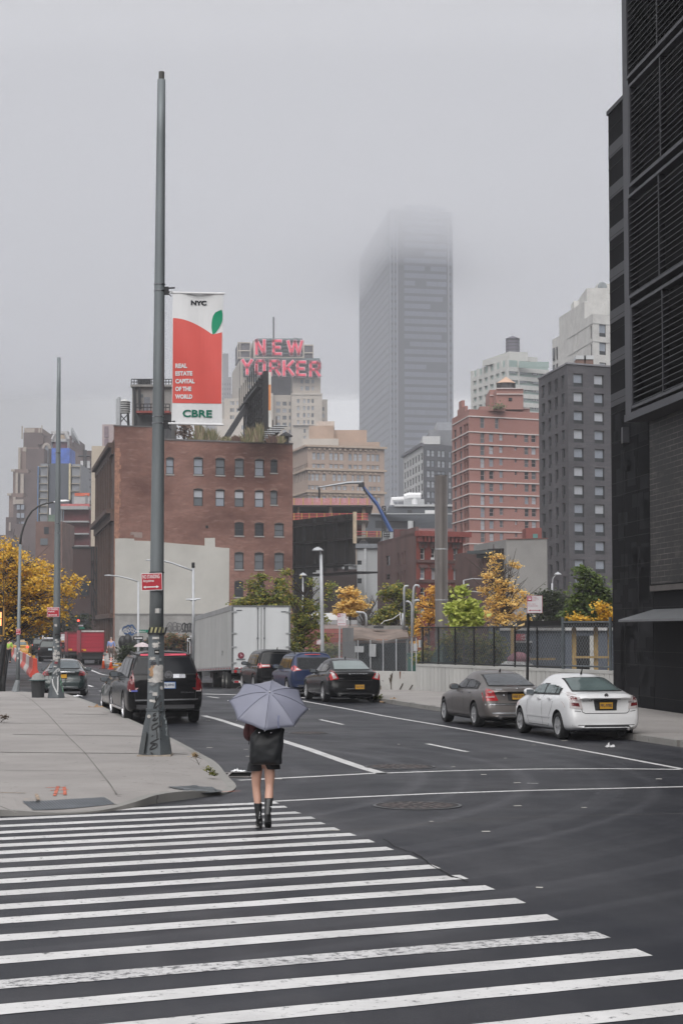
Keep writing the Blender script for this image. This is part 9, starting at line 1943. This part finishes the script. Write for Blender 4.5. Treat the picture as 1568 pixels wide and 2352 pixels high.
# ================================================================= person with umbrella
SKIN=mat('skin',(.52,.30,.225),.5,.06,6); CLOTH=mat('black_cloth',(.018,.018,.020),.9,.2,8); JACK=mat('maroon_tartan_jacket',(.055,.014,.016),.85,.6,9); BOOT=mat('black_leather',(.015,.015,.016),.42,.2,6)
LEATH=mat('bag_leather',(.013,.014,.016),.52,.25,3.5,0,.35); HAIR=mat('dark_hair',(.02,.014,.010),.6,.2,8)
def skin_mesh(name,verts,edges,radii,m,parent,root=0,sub=2):
    me=bpy.data.meshes.new('s'); me.from_pydata(verts,edges,[]); o=bpy.data.objects.new('s',me); COL.objects.link(o)
    md=o.modifiers.new('sk','SKIN'); md.use_smooth_shade=True; md2=o.modifiers.new('su','SUBSURF'); md2.levels=sub; md2.render_levels=sub
    sv=me.skin_vertices[0].data
    for i,r_ in enumerate(radii): sv[i].radius=(r_,r_) if not isinstance(r_,tuple) else r_; sv[i].use_root=(i==root)
    dg=bpy.context.evaluated_depsgraph_get(); res=bpy.data.meshes.new_from_object(o.evaluated_get(dg),depsgraph=dg); bpy.data.objects.remove(o)
    for p in res.polygons: p.use_smooth=True
    res.materials.clear(); res.materials.append(m); r_=bpy.data.objects.new(name,res); COL.objects.link(r_); r_.parent=parent; return r_
g=G(605,1902); pe=thing('person','person in black shorts and ankle boots walking away under a grey umbrella','person',(g.x,g.y,0))
ZP=g.y; U=lambda x,y,dy=0: Vector(((x-CX)/FL*ZP-g.x, dy, P(x,y,ZP).z))
# pelvis centre at x=606; body faces away (+Y). metres local
def L0(x,y,dy=0): v=P(x,y,ZP); return (v.x-g.x,dy,v.z)
pel=L0(606,1745); 
V=[pel,L0(606,1715),L0(606,1688),L0(607,1662,.01),L0(607,1648,.02),L0(607.5,1640,.02),L0(608,1624,.03),L0(608,1608,.04), # spine: pelvis..neck, head
   L0(597,1750),L0(588.5,1776,.03),L0(588,1811,.05),L0(590.5,1830,.03),L0(592.5,1852,.0),L0(594.5,1877,-.01),   # left leg to ankle
   L0(614,1750),L0(620,1776,-.02),L0(619,1806,-.03),L0(618.5,1828,-.10),L0(617,1850,-.17),L0(615.5,1868,-.22),       # right leg lifted behind
   L0(585,1652,.02),L0(571,1672,.03),L0(568,1692,.02),L0(576,1697,.10),L0(596,1683,.20),                     # left arm: shoulder, upper, elbow, forearm, wrist
   L0(627,1652,.02),L0(636,1672,.04),L0(637,1690,.06),L0(628,1690,.13),L0(612,1668,.22)]                       # right arm
Ed=[(0,1),(1,2),(2,3),(3,4),(4,5),(5,6),(6,7),(0,8),(8,9),(9,10),(10,11),(11,12),(12,13),(0,14),(14,15),(15,16),(16,17),(17,18),(18,19),(3,20),(20,21),(21,22),(22,23),(23,24),(3,25),(25,26),(26,27),(27,28),(28,29)]
Rr=[.135,.115,.12,.13,.06,.05,.085,.075,.095,.078,.055,.058,.043,.036,.095,.078,.055,.060,.044,.036,.055,.05,.042,.038,.026,.055,.05,.042,.038,.026]
body=skin_mesh('body',V,Ed,Rr,SKIN,pe)
def hand(root,wr,tip,side,m=SKIN):
    wr=Vector(wr); tip=Vector(tip); d=(tip-wr).normalized(); sd=d.cross(Vector((0,0,1))).normalized()*side; up=sd.cross(d)
    vs=[wr,wr+d*.045]; ed=[(0,1)]; rr=[.020,.026]
    for k,(o,l) in enumerate(((-.027,.060),(-.009,.070),(.009,.066),(.027,.052))):
        b=wr+d*.075+up*o; i=len(vs); vs+= [b,b+d*l*.5+sd*.016,b+d*l*.55+sd*.045,b+d*l*.15+sd*.055]; ed+=[(1,i),(i,i+1),(i+1,i+2),(i+2,i+3)]; rr+=[.010,.009,.0085,.008]
    i=len(vs); vs+=[wr+d*.035-up*.03,wr+d*.06-up*.045+sd*.02,wr+d*.08-up*.03+sd*.045]; ed+=[(1,i),(i,i+1),(i+1,i+2)]; rr+=[.011,.010,.0085]
    return skin_mesh('hand',vs,ed,rr,m,root)
hl=hand(pe,V[24],(V[24][0]+.03,V[24][1]+.02,V[24][2]+.05),1); hr=hand(pe,V[29],(V[29][0]-.02,V[29][1]+.02,V[29][2]+.06),-1)
# face and hair
hd=Vector(V[7])+Vector((0,0,-.02)); mb=MB(); mb.lathe(hd+Vector((0,-.03,-.02)),[(.02,.13),(.07,.12),(.10,.06),(.105,-.02),(.10,-.12),(.085,-.2),(.03,-.22)],16); mb.build('hair',HAIR,pe,smooth=True)
mb=MB(); mb.lathe(hd+Vector((0,.10,-.04)),[(.018,-.015),(.012,.03),(.003,.05)],8); mb.build('nose',SKIN,pe,smooth=True)
for sx in (-1,1): mb=MB(); mb.lathe(hd+Vector((sx*.032,.085,.0)),[(.002,-.011),(.011,0),(.002,.011)],8); mb.build('eye',WHITEP,pe)
mb=MB(); mb.box(hd+Vector((0,.088,-.075)),(.045,.01,.012)); mb.build('mouth',mat('lip_pink',(.35,.12,.11),.5),pe)
# clothes: lofted shells around measured outline
def loft(name,secs,m,seg=24,parent=None,capb=False,smooth=True,wob=0,seed=0):
    rnd=random.Random(seed); mb=MB(); vs=[]
    for (c,a,b) in secs:
        for k in range(seg):
            an=2*math.pi*k/seg; w_=1+wob*math.sin(an*5+c[2]*9)+rnd.uniform(-wob,wob)*.4; ca,sa=math.cos(an),math.sin(an)
            vs.append((c[0]+a*w_*(abs(ca)**.85)*(1 if ca>0 else -1),c[1]+b*w_*(abs(sa)**.85)*(1 if sa>0 else -1),c[2]))
    n=len(secs); fs=[(i*seg+k,i*seg+(k+1)%seg,(i+1)*seg+(k+1)%seg,(i+1)*seg+k) for i in range(n-1) for k in range(seg)]
    if capb: fs+=[tuple(range(seg-1,-1,-1)),tuple(range((n-1)*seg,n*seg))]
    mb.add(vs,fs); o=mb.build(name,m,parent or pe,smooth=smooth); md=o.modifiers.new('t','SOLIDIFY'); md.thickness=.006; md=o.modifiers.new('s','SUBSURF'); md.levels=1; md.render_levels=1; return o
px=1/181.
# shorts: hips + two legs
sh_=loft('shorts',[(L0(606,1752),.185,.135),(L0(605.5,1735),.18,.14),(L0(605,1715),.165,.13),(L0(605,1700),.15,.12)],CLOTH,wob=.02)
loft('shorts_leg',[(L0(584.5,1770.5),.096,.10),(L0(586.5,1760),.100,.105),(L0(590,1749),.105,.115),(L0(595,1740),.09,.11)],CLOTH,wob=.02)
loft('shorts_leg',[(L0(627,1766.5,-.01),.094,.10),(L0(625,1757,-.01),.099,.105),(L0(619,1747),.105,.115),(L0(614,1738),.09,.11)],CLOTH,wob=.025)
loft('jacket',[(L0(603,1735),.155,.14),(L0(604,1712),.155,.135),(L0(605,1690),.165,.135),(L0(606,1665,.01),.205,.14),(L0(606.5,1650,.015),.19,.12),(L0(607,1643,.02),.09,.08)],JACK,wob=.02)
sl1=skin_mesh('sleeve',[V[20],V[21],V[22],V[23],tuple(Vector(V[23]).lerp(Vector(V[24]),.7))],[(0,1),(1,2),(2,3),(3,4)],[.085,.078,.070,.06,.048],JACK,pe)
sl2=skin_mesh('sleeve',[V[25],V[26],V[27],V[28],tuple(Vector(V[28]).lerp(Vector(V[29]),.7))],[(0,1),(1,2),(2,3),(3,4)],[.085,.078,.070,.06,.048],JACK,pe)
# boots. left foot on the ground, right foot lifted, sole towards the camera
def boot_left():
    A=L0(592.8,1844,0); 
    o=loft('boot',[(L0(594.5,1893,.0),.030,.040),(L0(594.5,1886,.0),.036,.046),(L0(594.5,1878,-.01),.038,.044),(L0(594,1868,-.01),.043,.046),(L0(592.8,1856,-.0),.050,.052),(L0(592.3,1844,0),.055,.056)],BOOT,18,wob=.01)
    mb=MB(); # foot pointing away, heel up slightly
    secs=[((0.02,-.055,.095),.030,.045),((.015,.0,.10),.036,.05),((.0,.06,.075),.042,.045),((-.01,.12,.045),.043,.035),((-.015,.18,.032),.038,.028),((-.02,.215,.03),.02,.018)]
    base=Vector((L0(594.5,1893)[0],0,0)); vs=[]; seg=14
    for (c,a,b) in secs:
        for k in range(seg): an=2*math.pi*k/seg; vs.append(base+Vector((c[0]+a*math.cos(an),c[1],max(.006,c[2]+b*math.sin(an)))))
    n=len(secs); mb.add(vs,[(i*seg+k,i*seg+(k+1)%seg,(i+1)*seg+(k+1)%seg,(i+1)*seg+k) for i in range(n-1) for k in range(seg)]+[tuple(range(seg)),tuple(range((n-1)*seg,n*seg))]); mb.build('foot',BOOT,o,smooth=True)
    mb=MB(); mb.tube([base+Vector((.03,-.06,.07)),base+Vector((.022,-.055,.0))],[.026,.017],10); mb.build('heel',BLACK,o)
    mb=MB(); 
    for k in range(5): mb.lathe(Vector(L0(597.2-.3*k,1865+k*3.6,-.052)),[(.001,-.006),(.006,0),(.001,.006)],6)
    mb.build('stud',CHROME,o)
boot_left()
def boot_right():
    o=loft('boot',[(L0(615.5,1873,-.235),.036,.044),(L0(615.8,1866,-.215),.040,.046),(L0(616.5,1856,-.18),.045,.048),(L0(617.8,1840,-.14),.052,.054),(L0(618.8,1830,-.115),.055,.056)],BOOT,18,wob=.01)
    # foot hangs toe-down: we see heel and sole
    sx=L0(616.5,1890)[0]; mb=MB(); vs=[]; seg=16
    secs=[(1866,-.225,.040,.042),(1874,-.225,.043,.05),(1883,-.20,.045,.05),(1891,-.175,.045,.042),(1896.5,-.15,.040,.032),(1899,-.135,.026,.02)]
    for (y,dy,a,b) in secs:
        c=L0(616.8,y,dy)
        for k in range(seg): an=2*math.pi*k/seg; vs.append((c[0]+a*math.cos(an),c[1]+b*math.sin(an),c[2]))
    n=len(secs); mb.add(vs,[(i*seg+k,i*seg+(k+1)%seg,(i+1)*seg+(k+1)%seg,(i+1)*seg+k) for i in range(n-1) for k in range(seg)]+[tuple(range(seg)),tuple(range((n-1)*seg,n*seg))]); mb.build('foot',BOOT,o,smooth=True)
    mb=MB(); a=Vector(L0(616,1868,-.275)); b=Vector(L0(617,1883,-.31)); mb.tube([a,b],[.034,.028],4); mb.build('heel',BLACK,o)
    mb=MB(); 
    for k in range(7): mb.lathe(Vector(L0(617.5+k*1.2,1846.5+3.6*math.sin(k/6*1.5),-.2)),[(.001,-.006),(.006,0),(.001,.006)],6)
    mb.build('stud',CHROME,o)
boot_right()
# leather rucksack
bgm=thing('backpack','slouchy black leather backpack on the person under the umbrella','backpack',(g.x,ZP-.16,L0(610,1756)[2]))
o_=Vector(bgm.location); mb=MB()
out=[(1757,576,648),(1752,574.5,647),(1745,573,646.5),(1735,572.5,648),(1722,573,649.5),(1708,573.5,650),(1696,574,651),(1686,577,651.5),(1679,583,652),(1671.5,591,654.5)]
th=[.03,.07,.10,.115,.115,.105,.09,.065,.04,.012]; seg=28; vs=[]
for (y,x0,x1),t_ in zip(out,th):
    a=P(x0,y,ZP-.2); b=P(x1,y,ZP-.2); c=(a+b)/2; hw=(b.x-a.x)/2
    for k in range(seg):
        an=2*math.pi*k/seg; ca,sa=math.cos(an),math.sin(an); fold=1+.10*math.sin(an*6+y*.15)*(1 if sa<0 else 0)+.06*math.sin(an*11+y*.07)
        vs.append((c.x+hw*(abs(ca)**.55)*(1 if ca>0 else -1)-o_.x, sa*t_*fold-(0.02 if sa<0 else 0)+.0, c.z-o_.z))
n=len(out); mb.add(vs,[(i*seg+k,i*seg+(k+1)%seg,(i+1)*seg+(k+1)%seg,(i+1)*seg+k) for i in range(n-1) for k in range(seg)]+[tuple(range(seg-1,-1,-1)),tuple(range((n-1)*seg,n*seg))])
bo=mb.build('bag_body',LEATH,bgm,smooth=True); md=bo.modifiers.new('s','SUBSURF'); md.levels=2; md.render_levels=2
tx__=bpy.data.textures.new('folds','CLOUDS'); tx__.noise_scale=.16; md=bo.modifiers.new('d','DISPLACE'); md.texture=tx__; md.strength=.035; md.mid_level=.5; md.texture_coords='GLOBAL'
mb=MB(); 
for x in (596.3,622.8): mb.lathe(P(x,1682,ZP-.2)-o_+Vector((0,-.09,0)),[(.008,0),(.008,.006),(.001,.008)],10,0,Matrix.Rotation(R(90),3,'X'))
mb.build('rivet',CHROME,bgm)
mb=MB(); [mb.tube([P(x,1655,ZP)-o_+Vector((0,0,0)),P(x,1672,ZP-.12)-o_,P(x,1690,ZP-.2)-o_+Vector((0,.04,0))],.016,6) for x in (592,628)]; mb.build('strap',LEATH,bgm)
mb=MB(); mb.tube([P(572.5,1700,ZP-.05)-o_,P(572,1707,ZP-.06)-o_,P(571.5,1710,ZP-.06)-o_],.006,5); mb.build('drawstring',BLACK,bgm)
# ---- umbrella
UM=mat('lilac_grey_umbrella_cloth',(.19,.195,.25),.5,.06,2.5); 
uc=P(617,1619,ZP-.02); ub=thing('umbrella','lilac-grey folding umbrella held over the person crossing the street','umbrella',uc)
tl=R(37); roll=R(6.0)
axv=Vector((0.02,-math.sin(tl),math.cos(tl))); Mx=Matrix.Rotation(roll,3,'Y') @ Matrix.Rotation(tl,3,'X')
RU=.515; HU=.20
def rib(r_,an): # r 0..1
    z=HU*(1-r_**1.9)-.0; return Vector((RU*r_*math.cos(an),RU*r_*math.sin(an),z))
NR=8; a0=R(-90); vs=[]; fs=[]; nr=14; ns=10
mb=MB()
for s_ in range(NR):
    aa,ab=a0+2*math.pi*s_/NR,a0+2*math.pi*(s_+1)/NR; row=[]
    for i in range(nr+1):
        r_=i/nr; line=[]
        for j in range(ns+1):
            f_=j/ns; p=rib(r_,aa).lerp(rib(r_,ab),f_); sag=4*f_*(1-f_)
            d=1-.045*sag*r_**3; p.x*=d; p.y*=d; p.z-=.018*sag*r_*(1-r_*.4); 
            if r_>.85: p.z+=.006*math.sin(f_*14+s_)*(r_-.85)*5
            line.append(p)
        row.append(line)
    for i in range(nr):
        for j in range(ns):
            mb.add([Mx@row[i][j],Mx@row[i][j+1],Mx@row[i+1][j+1],Mx@row[i+1][j]],[(3,2,1,0)])
cano=mb.build('canopy',UM,ub,smooth=True)
bm=bmesh.new(); bm.from_mesh(cano.data); bmesh.ops.remove_doubles(bm,verts=bm.verts,dist=.0015); bm.to_mesh(cano.data); bm.free()
md=cano.modifiers.new('t','SOLIDIFY'); md.thickness=.002
for s_ in range(NR):
    an=a0+2*math.pi*s_/NR; mb=MB(); mb.tube([Mx@(rib(i/10,an)+Vector((0,0,-.014))) for i in range(11)],.0035,5); mb.build('rib',DARK,ub)
    mb=MB(); mb.tube([Mx@(rib(i/10,an)+Vector((0,0,.003))) for i in range(1,11)],.0035,4); mb.build('seam',mat('umbrella_seam',(.11,.115,.155),.7),cano)
    mb=MB(); p=Mx@rib(1,an); q=Mx@(rib(1,an)*1.015); mb.tube([p,q],.005,6); mb.build('tip',SILV,ub)
mb=MB(); mb.tube([Mx@Vector((0,0,HU-.01)),Mx@Vector((0,0,HU+.022))],[.012,.008],10); mb.build('ferrule',SILV,ub)
mb=MB(); mb.tube([Mx@Vector((0,0,HU-.01)),Mx@Vector((0,.02,-.30)),Vector(V[29])+Vector(pe.location)-Vector(ub.location)+Vector((0,.03,-.05))],.006,8); mb.build('shaft',SILV,ub)
mb=MB(); a=P(640,1652,ZP-.44)-uc; 
mb.add([a+Vector(v) for v in ((-.012,0,.05),(.018,-.005,.045),(.004,-.02,-.02),(.012,-.025,-.11),(-.010,-.025,-.11),(-.016,-.02,-.02))],[(0,5,2,1),(5,4,3,2)]); mb.build('tie_strap',mat('umbrella_tie',(.12,.13,.20),.7),ub)
# ================================================================= distant pedestrians
def pedestrian(label,px,py,Hm,shirt,trs,Z=None,hat=None,turn=0,extra=None):
    g=G(px,py,.14); k=Hm/1.75; t=thing('person',label,'person',(g.x,g.y,.14),turn); s=lambda *v: tuple(q*k for q in v)
    V=[s(0,0,.95),s(0,0,1.15),s(0,0,1.38),s(0,-.01,1.5),s(0,-.02,1.60),s(0,-.02,1.69), s(-.10,0,.88),s(-.11,-.04,.5),s(-.10,.02,.10),s(.10,0,.88),s(.12,.06,.5),s(.12,.02,.10), s(-.2,0,1.40),s(-.27,0,1.12),s(-.27,-.06,.88),s(.2,0,1.40),s(.27,.0,1.12),s(.27,-.06,.88),s(-.10,-.12,.05),s(.12,-.12,.05)]
    E=[(0,1),(1,2),(2,3),(3,4),(4,5),(0,6),(6,7),(7,8),(8,18),(0,9),(9,10),(10,11),(11,19),(2,12),(12,13),(13,14),(2,15),(15,16),(16,17)]
    Rd=[r_*k for r_ in (.15,.15,.16,.055,.09,.07,.09,.07,.05,.09,.07,.05,.07,.05,.035,.07,.05,.035,.04,.04)]
    skin_mesh('body',V,E,Rd,SKIN,t,0,1)
    skin_mesh('shirt',[V[0],V[1],V[2],V[12],V[13],tuple(Vector(V[13]).lerp(Vector(V[14]),.4)),V[15],V[16],tuple(Vector(V[16]).lerp(Vector(V[17]),.4))],[(0,1),(1,2),(2,3),(3,4),(4,5),(2,6),(6,7),(7,8)],[.165*k,.165*k,.175*k,.085*k,.065*k,.06*k,.085*k,.065*k,.06*k],shirt,t,0,1)
    skin_mesh('trousers',[V[0],V[6],V[7],V[8],V[9],V[10],V[11]],[(0,1),(1,2),(2,3),(0,4),(4,5),(5,6)],[.16*k,.105*k,.085*k,.07*k,.105*k,.085*k,.07*k],trs,t,0,1)
    mb=MB(); [mb.box(s(x,-.07,.04),s(.10,.27,.08)) for x in (-.10,.12)]; mb.build('shoe',BLACK,t)
    mb=MB(); mb.lathe(s(0,-.0,1.66),[(.085*k,-.03*k),(.09*k,.03*k),(.06*k,.09*k),(.01,.11*k)],12); mb.build('hat' if hat else 'hair',hat or mat('grey_hair',(.3,.26,.24),.8),t,smooth=True)
    return t
pedestrian('man in a pale blue shirt and brown trousers walking by the graffiti wall',255.5,1516,1.86,mat('pale_blue_shirt',(.20,.27,.50),.8,.1),mat('brown_trousers',(.12,.09,.08),.8))
pedestrian('worker in a hi-vis green top among the posts at the far left',20,1523,1.85,mat('hi_vis_green',(.35,.55,.08),.7),mat('navy_trousers',(.02,.02,.025),.8))
# dog beside the man
g=G(266.5,1514,.14); dg_=thing('dog','brown dog standing beside the man in the blue shirt','dog',(g.x,g.y,.14)); 
DV=[(0,.25,.46),(0,0,.47),(0,-.27,.50),(0,-.38,.66),(0,-.50,.70),(0,-.62,.66), (.09,.27,.28),(.09,.31,.14),(.09,.27,.03),(-.09,.27,.28),(-.09,.31,.14),(-.09,.27,.03),(.08,-.27,.26),(.08,-.26,.03),(-.08,-.27,.26),(-.08,-.26,.03),(0,.42,.50),(0,.56,.42)]
skin_mesh('body',DV,[(0,1),(1,2),(2,3),(3,4),(4,5),(0,6),(6,7),(7,8),(0,9),(9,10),(10,11),(2,12),(12,13),(2,14),(14,15),(0,16),(16,17)],[.11,.12,.14,.09,.085,.04,.06,.03,.028,.06,.03,.028,.045,.028,.045,.028,.03,.015],mat('dog_fur',(.13,.09,.07),.9,.4,12),dg_,1,1)
mb=MB(); [mb.box((x,-.44,.80),(.03,.04,.08)) for x in (-.05,.05)]; mb.build('ear',mat('dog_fur',(.13,.09,.07)),dg_)
# ================================================================= air
def volbox(name,a,b,col,dens,label,aniso=0):
    m=bpy.data.materials.new(name); m.use_nodes=True; n=m.node_tree.nodes; l=m.node_tree.links; n.remove(n['Principled BSDF'])
    pv=n.new('ShaderNodeVolumePrincipled'); pv.inputs['Color'].default_value=(*col,1); pv.inputs['Density'].default_value=dens; pv.inputs['Anisotropy'].default_value=aniso
    l.new(pv.outputs[0],n['Material Output'].inputs['Volume']); mb=MB(); mb.bb(a,b); o=mb.build(name,m); o['kind']='stuff'; o['label']=label; return o
volbox('haze',(-3200,-260,-1),(3200,2400,294),(.93,.94,.985),.00036,'even grey mist that fades the far towers')

volbox('low_cloud',(-3200,920,296),(3200,2400,362),(.94,.945,.97),.0105,'base of the low cloud that swallows the top of the tall tower')
